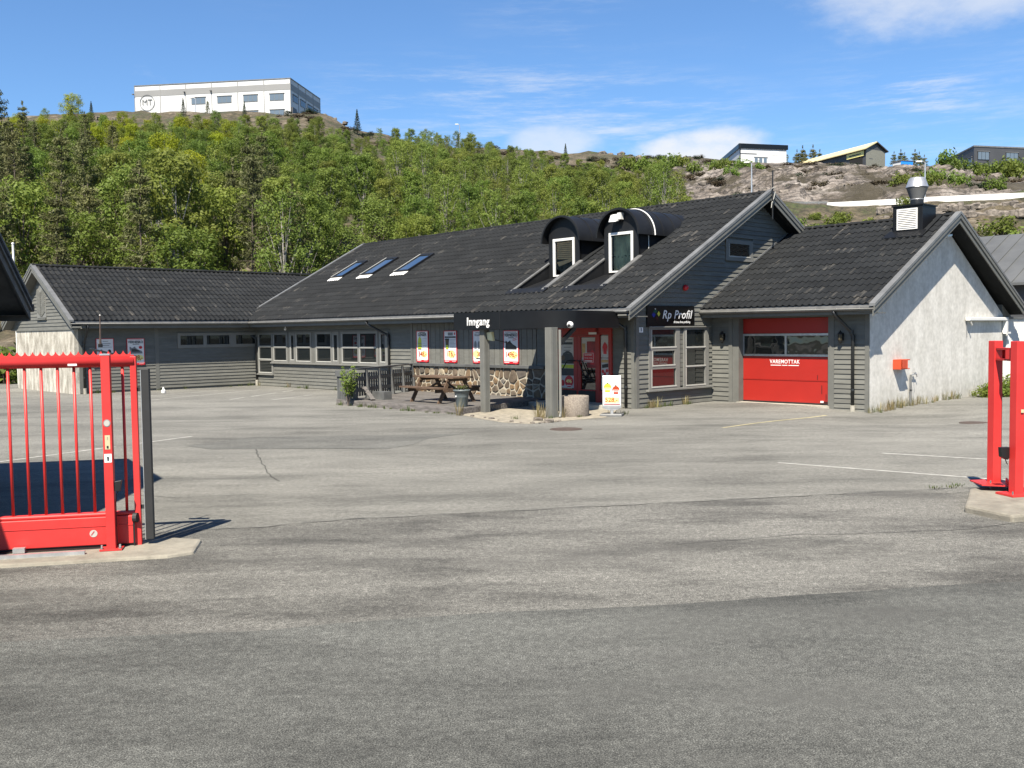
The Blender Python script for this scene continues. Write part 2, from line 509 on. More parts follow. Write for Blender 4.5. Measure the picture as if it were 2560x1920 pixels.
def m_asphalt(name, light, dark, stain, fine=170.0, stain_scale=.22, seed=0.0, blotch=.35):
    m, nt, n, l, b = node_mat(name)
    tc = n.new('ShaderNodeTexCoord'); mp = n.new('ShaderNodeMapping')
    mp.inputs['Location'].default_value = (seed, seed * 1.7, 0)
    l.new(tc.outputs['Object'], mp.inputs['Vector']); vec = mp.outputs[0]
    ms = n.new('ShaderNodeMapping'); ms.inputs['Scale'].default_value = (.45, 1.15, 1); ms.inputs['Rotation'].default_value = (0, 0, -.22)
    l.new(vec, ms.inputs['Vector'])
    g1 = n_noise(n, l, vec, fine, 2, .7)                 # aggregate
    g2 = n_noise(n, l, vec, fine * .33, 3, .6)
    big = n_noise(n, l, ms.outputs[0], stain_scale, 7, .62)   # traffic wear
    mid = n_noise(n, l, ms.outputs[0], 1.1, 6, .6)
    c = n_ramp(n, l, g1, [(.30, tuple(v * .42 for v in dark)), (.46, dark), (.58, light), (.74, tuple(min(1, v * 1.75) for v in light))])
    c = n_mix(n, l, 1.0, c, n_ramp(n, l, g2, [(.3, .80), (.7, 1.18)]), 'MULTIPLY')
    c = n_mix(n, l, 1.0, c, n_ramp(n, l, big, [(.34, .66), (.47, .95), (.66, 1.16)]), 'MULTIPLY')
    c = n_mix(n, l, 1.0, c, n_ramp(n, l, mid, [(.30, .80), (.52, 1.0), (.75, 1.10)]), 'MULTIPLY')
    g3 = n_noise(n, l, vec, 14.0, 4, .8)                # coarse speckle that still reads far away
    c = n_mix(n, l, 1.0, c, n_ramp(n, l, g3, [(.34, .74), (.5, 1.0), (.66, 1.30)]), 'MULTIPLY')
    mw = n.new('ShaderNodeMapping'); mw.inputs['Scale'].default_value = (.28, .9, 1); mw.inputs['Rotation'].default_value = (0, 0, .25)
    l.new(vec, mw.inputs['Vector'])
    wr = n_noise(n, l, mw.outputs[0], .75, 6, .68)       # dark wheel tracks and damp traces
    c = n_mix(n, l, 1.0, c, n_ramp(n, l, wr, [(.36, .66), (.45, .87), (.55, 1.0)]), 'MULTIPLY')
    bl = n_noise(n, l, ms.outputs[0], 1.25, 8, .66)
    c = n_mix(n, l, blotch, c, n_mix(n, l, 1.0, c, n_ramp(n, l, bl, [(.36, .50), (.44, .74), (.52, 1.0)]), 'MULTIPLY'))
    sp = n_noise(n, l, ms.outputs[0], .55, 4, .7)
    c = n_mix(n, l, n_ramp(n, l, sp, [(.53, 0.0), (.68, .65)]), c, stain)
    l.new(c, b.inputs['Base Color']); b.inputs['Roughness'].default_value = .9
    b.inputs['Specular IOR Level'].default_value = .3
    n_bump(n, l, b, g1, .55, .006)
    return m
M['lot'] = m_asphalt('aged_pale_asphalt', (.372, .365, .328), (.216, .212, .190), (.200, .196, .176), 150.0, .16)
M['apron'] = m_asphalt('worn_apron_asphalt', (.318, .311, .280), (.165, .161, .145), (.120, .117, .107), 130.0, .34, 5.0, .9)
M['road'] = m_asphalt('road_asphalt', (.214, .217, .198), (.096, .098, .090), (.115, .115, .106), 115.0, .20, 13.0)
M['patch'] = m_asphalt('repair_asphalt', (.245, .244, .222), (.162, .161, .147), (.155, .154, .14), 190.0, .3, 31.0)

def m_leaf(name, c0, c1, trans=.46, rnd=.20, hue=.02, scale=.9):
    m, nt, n, l, b = node_mat(name)
    vec = n_coords(n, l, True)
    f = n_noise(n, l, vec, scale, 4, .6)
    c = n_ramp(n, l, f, [(.33, c0), (.68, c1)])
    c = n_rand_value(n, l, c, rnd, hue)
    l.new(c, b.inputs['Base Color']); b.inputs['Roughness'].default_value = .6
    b.inputs['Specular IOR Level'].default_value = .25
    tr = n.new('ShaderNodeBsdfTranslucent'); l.new(c, tr.inputs['Color'])
    mx = n.new('ShaderNodeMixShader'); mx.inputs[0].default_value = trans
    out = n['Material Output']
    l.new(b.outputs[0], mx.inputs[1]); l.new(tr.outputs[0], mx.inputs[2]); l.new(mx.outputs[0], out.inputs['Surface'])
    return m
M['leaf'] = m_leaf('green_leaves', (.150, .225, .034), (.265, .350, .062))
M['leafpale'] = m_leaf('pale_green_leaves', (.185, .250, .042), (.315, .390, .078))
M['leafyellow'] = m_leaf('yellow_green_leaves', (.28, .34, .016), (.44, .50, .03), hue=.012)
M['needle'] = m_leaf('olive_pine_needles', (.115, .130, .046), (.225, .240, .088), .2, hue=.015)
M['darkneedle'] = m_leaf('dark_spruce_needles', (.020, .038, .018), (.045, .070, .030), .15)
M['heather'] = m_leaf('brown_heather', (.055, .042, .026), (.12, .095, .05), .15)
M['grass'] = m_leaf('green_grass', (.08, .12, .03), (.16, .19, .06), .3)
M['drygrass'] = m_leaf('dry_straw_grass', (.26, .22, .10), (.42, .36, .19), .3)

def m_hill():
    m, nt, n, l, b = node_mat('wooded_ground')
    vec = n_coords(n, l)
    f = n_noise(n, l, vec, .22, 8, .72); f2 = n_noise(n, l, vec, 1.7, 6, .75)
    c = n_ramp(n, l, f, [(.36, (.070, .095, .024)), (.46, (.085, .075, .038)), (.56, (.17, .135, .085)), (.66, (.26, .225, .17))])
    c = n_mix(n, l, 1.0, c, n_ramp(n, l, f2, [(.34, .30), (.5, .9), (.68, 1.5)]), 'MULTIPLY')
    l.new(c, b.inputs['Base Color']); b.inputs['Roughness'].default_value = .95
    n_bump(n, l, b, f2, .8, .5)
    return m
M['hill'] = m_hill()
def m_rock():
    m, nt, n, l, b = node_mat('pinkish_grey_rock')
    vec = n_coords(n, l); vs2 = n_coords(n, l, stretch=(1.0, .5, 2.6))
    f = n_noise(n, l, vs2, .20, 8, .70); f2 = n_noise(n, l, vs2, 1.3, 6, .7); f3 = n_noise(n, l, vec, .10, 6, .7)
    c = n_ramp(n, l, f, [(.30, (.085, .065, .045)), (.42, (.18, .148, .118)), (.55, (.42, .365, .32)), (.72, (.68, .62, .56))])
    c = n_mix(n, l, 1.0, c, n_ramp(n, l, f2, [(.32, .35), (.48, .9), (.7, 1.15)]), 'MULTIPLY')
    vo = n.new('ShaderNodeTexVoronoi'); vo.feature = 'DISTANCE_TO_EDGE'; vo.inputs['Scale'].default_value = .42
    wp = n.new('ShaderNodeMapping'); wp.inputs['Rotation'].default_value = (0, .5, .3); wp.inputs['Scale'].default_value = (.5, .6, 1.8)
    nv = n.new('ShaderNodeTexNoise'); nv.inputs['Scale'].default_value = .5; nv.inputs['Detail'].default_value = 4
    tcx = n.new('ShaderNodeTexCoord'); l.new(tcx.outputs['Object'], nv.inputs['Vector'])
    ad = n.new('ShaderNodeVectorMath'); ad.operation = 'MULTIPLY_ADD'; l.new(nv.outputs['Color'], ad.inputs[0]); ad.inputs[1].default_value = (3.2, 3.2, 3.2); l.new(tcx.outputs['Object'], ad.inputs[2])
    l.new(ad.outputs[0], wp.inputs['Vector']); l.new(wp.outputs[0], vo.inputs['Vector'])
    f4 = n_noise(n, l, vs2, 4.5, 5, .75)
    c = n_mix(n, l, 1.0, c, n_ramp(n, l, f4, [(.34, .45), (.5, .95), (.68, 1.25)]), 'MULTIPLY')
    c = n_mix(n, l, 1.0, c, n_ramp(n, l, vo.outputs['Distance'], [(.0, .22), (.05, .65), (.13, 1.0)]), 'MULTIPLY')
    c = n_mix(n, l, n_ramp(n, l, f3, [(.495, 0.0), (.565, .9)]), c, (.066, .054, .028))
    l.new(c, b.inputs['Base Color']); b.inputs['Roughness'].default_value = .9
    n_bump(n, l, b, f2, .9, .8)
    return m
M['rock'] = m_rock()

# ================================================================== SETTING: ground
def hump(x, y):
    b = toB(Vector((x, y, 0)))
    g = -.15 * math.exp(-((b.x - 6.6) ** 2 + (b.y - 2.4) ** 2) / 7.0)
    g += .055 * math.exp(-(((b.x - 2.4) / 1.6) ** 2 + ((b.y - 3.6) / .9) ** 2))
    return g
def sheet(name, poly, z, m):
    o = MB().quad(*[(p[0], p[1], z) for p in poly]).build(name, m)
    return tag(o, kind='structure')
sheet('ground', [(-900, -900), (900, -900), (900, 900), (-900, 900)], -.30, M['ground'])
mb = MB(); nx, ny = 96, 84
for j in range(ny + 1):
    for i in range(nx + 1):
        x, y = -48 + i, -16 + j
        mb.v.append((x, y, hump(x, y)))
for j in range(ny):
    for i in range(nx):
        a = j * (nx + 1) + i
        mb.f.append((a, a + 1, a + nx + 2, a + nx + 1))
# finer cells near the garage ramp
tag(mb.build('parking_lot', M['lot'], smooth=True), kind='structure')
def wobble(pts, step=.5, amp=.05, seed=0.0):
    out = []
    for i in range(len(pts)):
        p, q = Vector((*pts[i], 0)), Vector((*pts[(i + 1) % len(pts)], 0))
        k = max(1, int((q - p).length / step))
        for j in range(k):
            t = p.lerp(q, j / k)
            out.append((t.x + amp * noise.noise((t.x * 1.3 + seed, t.y * 1.3, 1)), t.y + amp * noise.noise((t.x * 1.3, t.y * 1.3 + seed, 7))))
    return out
seam = [(-40, 2.6), (-9, 9.55), (-4.2, 10.6), (-2.88, 10.87), (-1.97, 11.27), (.56, 11.82), (4.79, 12.71), (5.53, 12.84), (12, 14.3), (40, 20.5)]
road_poly = wobble(seam, 1.0, .06, 3.0)[:-1]
road_poly = [p for p in road_poly if True]
k = max(i for i, p in enumerate(road_poly) if p[0] > 38) if any(p[0] > 38 for p in road_poly) else len(road_poly) - 1
road_poly = [p for p in wobble(seam + [(40, -15), (-40, -15)], 1.0, .05, 3.0)]
sheet('gate_apron', road_poly, .004, M['apron'])
edge2 = [(-40, 1.2), (-6, 6.6), (-2.5, 6.95), (.5, 7.45), (3.5, 8.0), (8, 9.2), (40, 15)]
sheet('road', wobble(edge2 + [(40, -15), (-40, -15)], .6, .10, 8.0), .008, M['road'])
def crack(name, pts, w=.012, z=.012, seed=1.0):
    line = []
    for p, q in zip(pts, pts[1:]):
        p, q = Vector((*p, 0)), Vector((*q, 0)); k = max(2, int((q - p).length / .12))
        for i in range(k):
            v = p.lerp(q, i / k); nn = Vector((-(q - p).y, (q - p).x, 0)).normalized()
            line.append(v + nn * .07 * noise.noise((v.x * 3 + seed, v.y * 3, seed)))
    mb = MB()
    for a, b in zip(line, line[1:]):
        nn = Vector((-(b - a).y, (b - a).x, 0)).normalized() * w * (.55 + .7 * abs(noise.noise((a.x * 5, a.y * 5, 2))))
        mb.quad(*[(v.x, v.y, z) for v in (a - nn, b - nn, b + nn, a + nn)])
    tag(mb.build(name, M['crack']), kind='structure')
M['crack'] = mat('asphalt_crack_filler', (.085, .083, .075), .95, var=.3)
crack('asphalt_seam', seam[2:9], .016, .0085, 2.0)
crack('asphalt_crack', [(-4.9, 18.5), (-4.4, 17.0), (-3.9, 15.4), (-3.4, 14.2)], .010, .007, 4.0); crack('asphalt_crack', [(-1.8, 18.6), (-1.0, 19.1), (.2, 19.05)], .012, .007, 6.0)
crack('asphalt_crack', [(1.6, 9.7), (2.9, 10.1), (4.6, 10.2), (6.0, 10.8)], .008, .010, 7.0); crack('asphalt_crack', [(-6, 13.5), (-4.5, 13.0), (-3.2, 13.2)], .008, .006, 8.0)

patch = [(-6.45, 19.15), (-5.46, 20.68), (-3.2, 20.75), (-1.05, 20.85), (-1.75, 19.9), (-1.95, 18.9), (-2.35, 18.25), (-4.2, 18.45), (-5.75, 18.55)]
sheet('asphalt_patch', wobble(patch, .3, .07, 9.0), .004, M['patch'])
pav = [(-2.45, -4.32), (-1.2, -4.75), (.2, -5.15), (.95, -5.0), (1.05, -4.1), (1.2, -2.6), (.3, -1.2), (-.7, .02), (-3.4, .02), (-2.9, -2.0)]
pw = [fB(*p) for p in pav]
sheet('paved_strip', wobble([(p.x, p.y) for p in pw], .4, .05, 5.0), .006, M['sand'])
def stripe(name, p, q, w, m, z=.004):
    p, q = Vector((p[0], p[1], 0)), Vector((q[0], q[1], 0))
    d = (q - p).normalized(); a = Vector((-d.y, d.x, 0)) * (w / 2)
    k = max(2, int((q - p).length / .5)); mb = MB()
    for i in range(k):
        if noise.noise((i * 1.7, p.x, p.y)) > .42: continue       # worn away
        s, t = p.lerp(q, i / k), p.lerp(q, (i + 1.0) / k)
        w1 = .75 + .35 * noise.noise((i * .9, 4, p.x)); w2 = .75 + .35 * noise.noise(((i + 1) * .9, 4, p.x))
        mb.quad(*[(v.x, v.y, hump(v.x, v.y) + z) for v in (s - a * w1, t - a * w2, t + a * w2, s + a * w1)])
    tag(mb.build(name, m), kind='structure')
for p, q in (((-12.29, 33.36), (-10.0, 38.9)), ((-9.54, 33.05), (-8.5, 38.1)), ((-8.0, 32.57), (-7.0, 35.6)), ((-14.6, 33.0), (-11.6, 38.6)), ((4.26, 15.67), (6.9, 13.55)), ((6.32, 16.7), (8.6, 15.1)), ((-9.0, 17.0), (-6.9, 21.0))):
    stripe('painted_line', p, q, .09, M['linewhite'])
stripe('painted_line', (4.6, 21.4), (8.05, 25.05), .10, M['lineyellow'])

# ------------------------------------------------------------------ hillside
def pz(x, y, Y): return atY(x, y, Y).z
HC = [  # column of the photograph -> [(distance, ground height)]
    (-1200, [(30, -.3), (52, -.2), (62, 2.5), (80, 7.5), (165, 36), (195, 42), (260, 42), (430, 36)]),
    (0, [(30, -.3), (50, -.2), (62, 2.6), (78, 7.5), (165, pz(0, 315, 165)), (190, pz(0, 292, 190)), (260, 42), (430, 38)]),
    (330, [(30, -.3), (50, -.2), (62, 2.6), (78, 7.2), (165, pz(330, 310, 165)), (184, pz(330, 279, 184)), (250, pz(330, 279, 184)), (430, 40)]),
    (800, [(30, -.3), (50, -.2), (62, 2.4), (78, 6.6), (162, pz(800, 322, 162)), (180, pz(800, 282, 180)), (240, pz(800, 300, 200)), (430, 44)]),
    (960, [(30, -.3), (50, -.2), (62, 2.2), (78, 6.2), (165, pz(960, 372, 165)), (186, pz(960, 332, 186)), (250, pz(960, 352, 240)), (430, 46)]),
    (1070, [(30, -.3), (50, -.2), (62, 2.0), (80, 6.0), (160, pz(1070, 420, 160)), (205, pz(1070, 372, 205)), (245, pz(1070, 368, 245)), (430, 46)]),
    (1500, [(30, -.3), (52, -.2), (64, 1.8), (85, 6.0), (150, pz(1500, 500, 150)), (205, pz(1500, 415, 205)), (238, pz(1500, 383, 238)), (270, pz(1500, 386, 250)), (430, 44)]),
    (1720, [(30, -.3), (50, -.2), (66, 2.0), (95, 8.5), (135, pz(1720, 500, 135)), (180, pz(1720, 430, 180)), (220, pz(1720, 392, 220)), (260, pz(1720, 395, 230)), (430, 40)]),
    (1950, [(30, -.3), (44, -.2), (66, 3.0), (100, 11.6), (109, pz(1950, 512, 111)), (117, pz(1950, 512, 111)), (124, pz(1950, 487, 124)), (165, pz(1950, 432, 165)), (205, pz(1950, 407, 205)), (215, pz(1950, 406, 213)), (250, pz(1950, 406, 213)), (430, 36)]),
    (2120, [(30, -.3), (42, -.2), (62, 3.2), (95, 10.6), (105, pz(2120, 545, 105)), (108, pz(2120, 516, 110)), (117, pz(2120, 516, 110)), (123, pz(2120, 484, 123)), (160, pz(2120, 432, 160)), (200, pz(2120, 414, 200)), (212, pz(2120, 408, 212)), (250, pz(2120, 408, 212)), (430, 34)]),
    (2330, [(30, -.3), (40, -.2), (60, 3.2), (92, 10.6), (101, pz(2330, 560, 101)), (104, pz(2330, 512, 107)), (114, pz(2330, 512, 107)), (120, pz(2330, 480, 120)), (155, pz(2330, 446, 155)), (190, pz(2330, 424, 190)), (250, pz(2330, 420, 200)), (430, 34)]),
    (2560, [(30, -.3), (38, -.2), (58, 3.0), (90, 10.6), (98, pz(2560, 575, 98)), (101, pz(2560, 505, 104)), (111, pz(2560, 505, 104)), (117, pz(2560, 480, 117)), (150, pz(2560, 458, 150)), (185, pz(2560, 436, 185)), (250, pz(2560, 430, 195)), (430, 34)]),
    (3800, [(30, -.3), (38, -.2), (58, 3.0), (90, 10.6), (98, 12), (101, 14), (111, 14), (117, 16), (150, 26), (185, 30), (250, 32), (430, 34)]),
]
def prof(pr, Y):
    if Y <= pr[0][0]: return pr[0][1]
    for (a, za), (b, zb) in zip(pr, pr[1:]):
        if Y <= b: return za + (zb - za) * (Y - a) / (b - a)
    return pr[-1][1]
HS = [((x - 1280) / FPX, pr) for x, pr in HC]
def terr0(s, Y):
    if s <= HS[0][0]: return prof(HS[0][1], Y)
    for (a, pa), (b, pb) in zip(HS, HS[1:]):
        if s <= b:
            t = (s - a) / (b - a); t = t * t * (3 - 2 * t)
            return prof(pa, Y) * (1 - t) + prof(pb, Y) * t
    return prof(HS[-1][1], Y)
def terr(x, y): return terr0(x / y, y)
S_ROCK = (1640 - 1280) / FPX
def strip_mesh(name, s0, s1, ns, ys, m, amp, rocky=False):
    mb = MB()
    for y in ys:
        for i in range(ns + 1):
            s = s0 + (s1 - s0) * i / ns
            x = s * y
            edge = min(1.0, i / 6, (ns - i) / 6)
            z = terr0(s, y)
            if rocky:
                e = edge * min(1.0, (y - ys[0]) / 7) * (1.0 if y < 178 else max(.12, 1 - (y - 178) / 18))
                p = Vector((x * .09 + y * .05, y * .05 - x * .03, z * .25))
                r = noise.fractal(p, 1.0, 2.1, 6) * 1.5
                st = (z * .55 + x * .16 + noise.noise((x * .1, y * .1, 3)) * 1.4)
                fr = st - math.floor(st)
                z += e * (r + (fr ** 2) * 1.1 - .4)
            else:
                z += amp * min(1.0, (y - 45) / 25 if y > 45 else 0) * noise.fractal(Vector((x * .12, y * .12, 0)), 1.0, 2.0, 4)
            mb.v.append((x, y, z))
    w = ns + 1
    for j in range(len(ys) - 1):
        for i in range(ns):
            a = j * w + i
            mb.f.append((a, a + 1, a + w + 1, a + w))
    return tag(mb.build(name, m, smooth=not rocky), kind='structure')
strip_mesh('hillside', -1.0, S_ROCK, 120, [30 + i * 3.2 for i in range(100)], M['hill'], .9)
strip_mesh('slope_below_the_road', S_ROCK, .95, 90, [30 + i * 1.6 for i in range(42)] + [98 + i for i in range(20)], M['hill'], .5)
strip_mesh('rock_slope', S_ROCK, .95, 230, [117 + i * .8 for i in range(150)] + [238 + i * 8 for i in range(22)], M['rock'], 0, True)

# ================================================================== building kit
def P_front(y0): return lambda a, n, z: (a, y0 - n, z)        # wall facing -y, a along x
def P_side(x0): return lambda a, n, z: (x0 + n, a, z)         # wall facing +x, a along y
COURSE = .133
def siding(wall, P, z0, z1, span, openings, m, flip=False, name='siding_board'):
    k = int(round((z1 - z0) / COURSE)); h = (z1 - z0) / k
    for i in range(k):
        za, zb = z0 + i * h, z0 + (i + 1) * h + .012
        zm = (za + zb) / 2
        lo, hi = span(za), span(min(zb, z1))
        cuts = sorted((o[0], o[1]) for o in openings if o[2] - .02 < zm < o[3] + .02)
        pieces = [(lo[0], hi[0], lo[1], hi[1])]
        for c0, c1 in cuts:
            new = []
            for a0, a1, b0, b1 in pieces:
                if c1 <= min(a0, a1) or c0 >= max(b0, b1): new.append((a0, a1, b0, b1)); continue
                if c0 > a0 + .01: new.append((a0, a1, c0, c0))
                if c1 < b0 - .01: new.append((c1, c1, b0, b1))
            pieces = new
        for a0, a1, b0, b1 in pieces:
            if b0 - a0 < .03 and b1 - a1 < .03: continue
            a1 = min(a1, max(b1, a1)); b1 = max(b1, a1)
            j = random.uniform(-.002, .002)
            pts = [P(a0, .004, za), P(b0, .004, za), P(b0, .036 + j, za), P(a0, .036 + j, za),
                   P(a1, .002, zb), P(b1, .002, zb), P(b1, .009, zb), P(a1, .009, zb)]
            if not flip: pts = [pts[3], pts[2], pts[1], pts[0], pts[7], pts[6], pts[5], pts[4]]
            MB().hexa(pts).build(name, m, wall)
def pbox(mb, P, a0, a1, n0, n1, z0, z1):
    p, q = P(a0, n0, z0), P(a1, n1, z1)
    return mb.box(*p, *q)
def window(parent, P, outer, glass, n0=.0, n1=.05, frame='frame', bead=True, pane='glass', name='window', recess=.018):
    A = sorted({outer[0], outer[1], *[g[0] for g in glass], *[g[1] for g in glass]})
    Z = sorted({outer[2], outer[3], *[g[2] for g in glass], *[g[3] for g in glass]})
    mb = MB()
    for a0, a1 in zip(A, A[1:]):
        run = None
        cells = []
        for z0, z1 in zip(Z, Z[1:]):
            am, zm = (a0 + a1) / 2, (z0 + z1) / 2
            solid = not any(g[0] < am < g[1] and g[2] < zm < g[3] for g in glass)
            if solid and cells and abs(cells[-1][1] - z0) < 1e-6: cells[-1][1] = z1
            elif solid: cells.append([z0, z1])
        for z0, z1 in cells: pbox(mb, P, a0, a1, n0, n1, z0, z1)
    w = mb.build(name, M[frame], parent)
    for g in glass:
        pbox(MB(), P, g[0] - .004, g[1] + .004, recess - .008, recess, g[2] - .004, g[3] + .004).build('pane', M[pane], w)
    if bead:
        for g in glass:
            b = MB()
            pbox(b, P, g[0] - .02, g[1] + .02, n1 - .005, n1 + .012, g[2] - .028, g[2] + .012)
            pbox(b, P, g[0] - .022, g[0] + .004, n1 - .006, n1 + .006, g[2] + .012, g[3])
            b.build('glazing_bead', M[bead if isinstance(bead, str) else 'bead'], w)  # default pale colour paints the sunlit highlight on the bead
    return w

def tile_mesh(W, C, nt, cols=None, seg=6, hgt=.044):
    mb = MB(); ns = nt * seg; p = W / nt
    def row(y, lift, drop=0.0):
        base = len(mb.v)
        for i in range(ns + 1):
            x = W * i / ns
            t = (x / p) % 1.0
            w = .5 + .5 * math.cos(2 * math.pi * t)
            mb.v.append((x, y, hgt * w ** 1.5 + lift - drop))
        return base
    r0 = row(-.010, .014, .016); r1 = row(-.010, .014); r2 = row(C * .5, .006); r3 = row(C + .02, -.004)
    for i in range(ns):
        if cols and not cols(W * (i + .5) / ns): continue
        for a, b in ((r0, r1), (r1, r2), (r2, r3)):
            mb.f.append((a + i, a + i + 1, b + i + 1, b + i))
    used = sorted({i for f in mb.f for i in f}); mp_ = {o: k for k, o in enumerate(used)}
    mb.v = [mb.v[i] for i in used]; mb.f = [tuple(mp_[i] for i in f) for f in mb.f]
    return mb.mesh('roof_tile_panel', M['tile'], smooth=False)
def tile_roof(roof, origin, u, v, W, ncol, C, nrow, nt, holes=()):
    u, v = Vector(u).normalized(), Vector(v).normalized(); n = u.cross(v)
    shared = tile_mesh(W, C, nt)
    for j in range(nrow):
        for i in range(ncol):
            u0, v0 = i * W, j * C
            hit = [h for h in holes if h[0] < u0 + W and h[1] > u0 and h[2] < v0 + C * .6 and h[3] > v0 + C * .6]
            me = shared
            if hit:
                me = tile_mesh(W, C, nt, lambda x: not any(h[0] < u0 + x < h[1] for h in hit))
                if not me.polygons: continue
            o = link(me, 'roof_tile_panel', roof)
            p = Vector(origin) + u * u0 + v * v0 + n * random.uniform(-.002, .003)
            o.matrix_local = Matrix(((u.x, v.x, n.x, p.x), (u.y, v.y, n.y, p.y), (u.z, v.z, n.z, p.z), (0, 0, 0, 1)))
def ridge_caps(roof, p, q, step=.40, r=.075):
    p, q = Vector(p), Vector(q); d = (q - p); L = d.length; d /= L
    k = int(L / step); side = d.cross(Vector((0, 0, 1)))
    mb = MB()
    for r2, s in ((r * 1.12, 0.0), (r * .92, 1.0)):
        for j in range(7):
            t = math.pi * (j / 6) 
            mb.v.append((s * step * 1.05, math.cos(t) * r2 * 1.25, math.sin(t) * r2))
    for j in range(6): mb.f.append((j, j + 7, j + 8, j + 1))
    mb.f.append((0, 1, 2, 3, 4, 5, 6))
    me = mb.mesh('ridge_cap', M['tile'])
    for i in range(k):
        o = link(me, 'ridge_cap', roof)
        c = p + d * (L * i / k)
        o.matrix_local = Matrix(((d.x, -side.x, 0, c.x), (d.y, -side.y, 0, c.y), (d.z, -side.z, 1, c.z), (0, 0, 0, 1)))
def half_gutter(p, q, r, out, m='gutter', name='gutter', parent=None, k=10):
    """open half-round gutter from p to q, lip level with p, out = outward unit vector"""
    p, q, out = Vector(p), Vector(q), Vector(out)
    mb = MB()
    for rr in (r, r - .006):
        for e in (p, q):
            for j in range(k + 1):
                t = math.pi * j / k
                mb.v.append(tuple(e + out * (math.cos(t) * rr) + Vector((0, 0, -math.sin(t) * rr))))
    w = k + 1
    for j in range(k):
        mb.f.append((j, j + 1, w + j + 1, w + j)); mb.f.append((2 * w + j + 1, 2 * w + j, 3 * w + j, 3 * w + j + 1))
    for a, b in ((0, 2 * w), (k, 2 * w + k)): mb.f.append((a, w + a, w + b, b) if a == 0 else (a, b, w + b, w + a))
    g = mb.build(name, M[m], parent, smooth=True)
    L = (q - p).length; d = (q - p) / L
    br = MB()
    for i in range(int(L / .62) + 1):
        c = p + d * min(L - .02, .1 + i * .62)
        br.bar(c + out * (r + .004) + Vector((0, 0, -.012)), c - out * (r + .03) + Vector((0, 0, .07)), .022, .008)
    br.build('gutter_bracket', M['gutter'], g)
    lip = MB().tube([p + out * r, q + out * r], .007, 6)
    lip.build('gutter_lip', M['bead'], g, smooth=True)  # pale colour paints the sun caught along the gutter's lip
    return g
def downpipe(parent, pts, r=.045, foot=True, m='darkpipe'):
    d = MB().tube(pts, r, 10).build('downpipe', M[m], parent, smooth=True)
    c = MB()
    for (x, y, z) in pts[2:-1]:
        c.lathe([(r + .008, -.05), (r + .008, .05)], (x, y, z), 10)
    zs = [p[2] for p in pts]
    c.lathe([(r + .007, -.03), (r + .007, .03)], (pts[-1][0], pts[-1][1], pts[-1][2] + .55), 10)
    c.build('pipe_clip', M[m], d)
    if foot:
        x, y, z = pts[-1]
        MB().lathe([(.065, -.10), (.065, .13), (.05, .135)], (x, y, z), 12).build('clay_drain_foot', M['conckerb'], d)
    return d

# ================================================================== SHOP
shop = thingB('shop_building', 'long charcoal timber shop with tiled roof, two barrel dormers and stone plinth', 'building', (0, 0, 0))
SL = .545
def rz(by, e=-.65, z0=2.78): return z0 + SL * (by - e)
# walls
fw = MB().box(-21.2, 0, -.35, -.02, .2, 2.72).build('front_wall', M['siding'], shop)
PF = P_front(0.0)
op = [(-21.14, -19.71, .47, 2.27), (-19.71, -11.47, .97, 2.27)]
siding(fw, PF, .02, 2.48, lambda z: (-21.1, -10.12), op, M['siding'])
siding(fw, PF, .02, 2.48, lambda z: (-.80, -.10), [], M['siding'])
siding(fw, PF, 1.13, 2.20, lambda z: (-3.83, -3.30), [], M['siding'])
for a0, a1, n1_, z0_, z1_, nm in ((-21.2, -21.1, .035, 0, 2.5, 'corner_board'), (-.12, .0, .035, 0, 2.5, 'corner_board'), (-10.14, -10.02, .04, 1.1, 2.5, 'corner_board'), (-21.15, -11.4, .045, 2.27, 2.31, 'head_trim')):
    pbox(MB(), PF, a0, a1, 0, n1_, z0_, z1_).build(nm, M['trim'], shop)
# board cladding
bc = MB().box(-10.02, -.004, 1.1, -3.84, .0, 2.5).build('board_cladding', M['trim'], shop)
x = -10.0
while x < -3.9:
    w = min(.232, -3.86 - x)
    MB().box(x, -.030, 1.12, x + w, -.004, 2.48).build('vertical_board', M['siding'], bc)
    x += .25
MB().box(-10.12, -.14, 1.03, -3.45, .0, 1.13).build('plinth_ledge', M['railwood'], shop, bevel=.01)
# stones
sw = MB().box(-10.1, -.055, -.2, -3.46, .0, 1.03).build('stone_wall', M['mortar'], shop)
def clip(poly, px, py, nx_, ny_):
    out = []
    for i in range(len(poly)):
        a, b = poly[i], poly[(i + 1) % len(poly)]
        da = (a[0] - px) * nx_ + (a[1] - py) * ny_; db = (b[0] - px) * nx_ + (b[1] - py) * ny_
        if da <= 0: out.append(a)
        if (da < 0 < db) or (db < 0 < da):
            t = da / (da - db); out.append((a[0] + (b[0] - a[0]) * t, a[1] + (b[1] - a[1]) * t))
    return out
rs = random.Random(5)
sites = []
zc = .10
while zc < 1.0:
    xx = -10.15 + rs.uniform(0, .2)
    while xx < -3.42:
        sites.append((xx + rs.uniform(-.07, .07), zc + rs.uniform(-.065, .065)))
        xx += rs.uniform(.17, .38)
    zc += rs.uniform(.15, .215)
sites = [s for i, s in enumerate(sites) if rs.random() > .10]
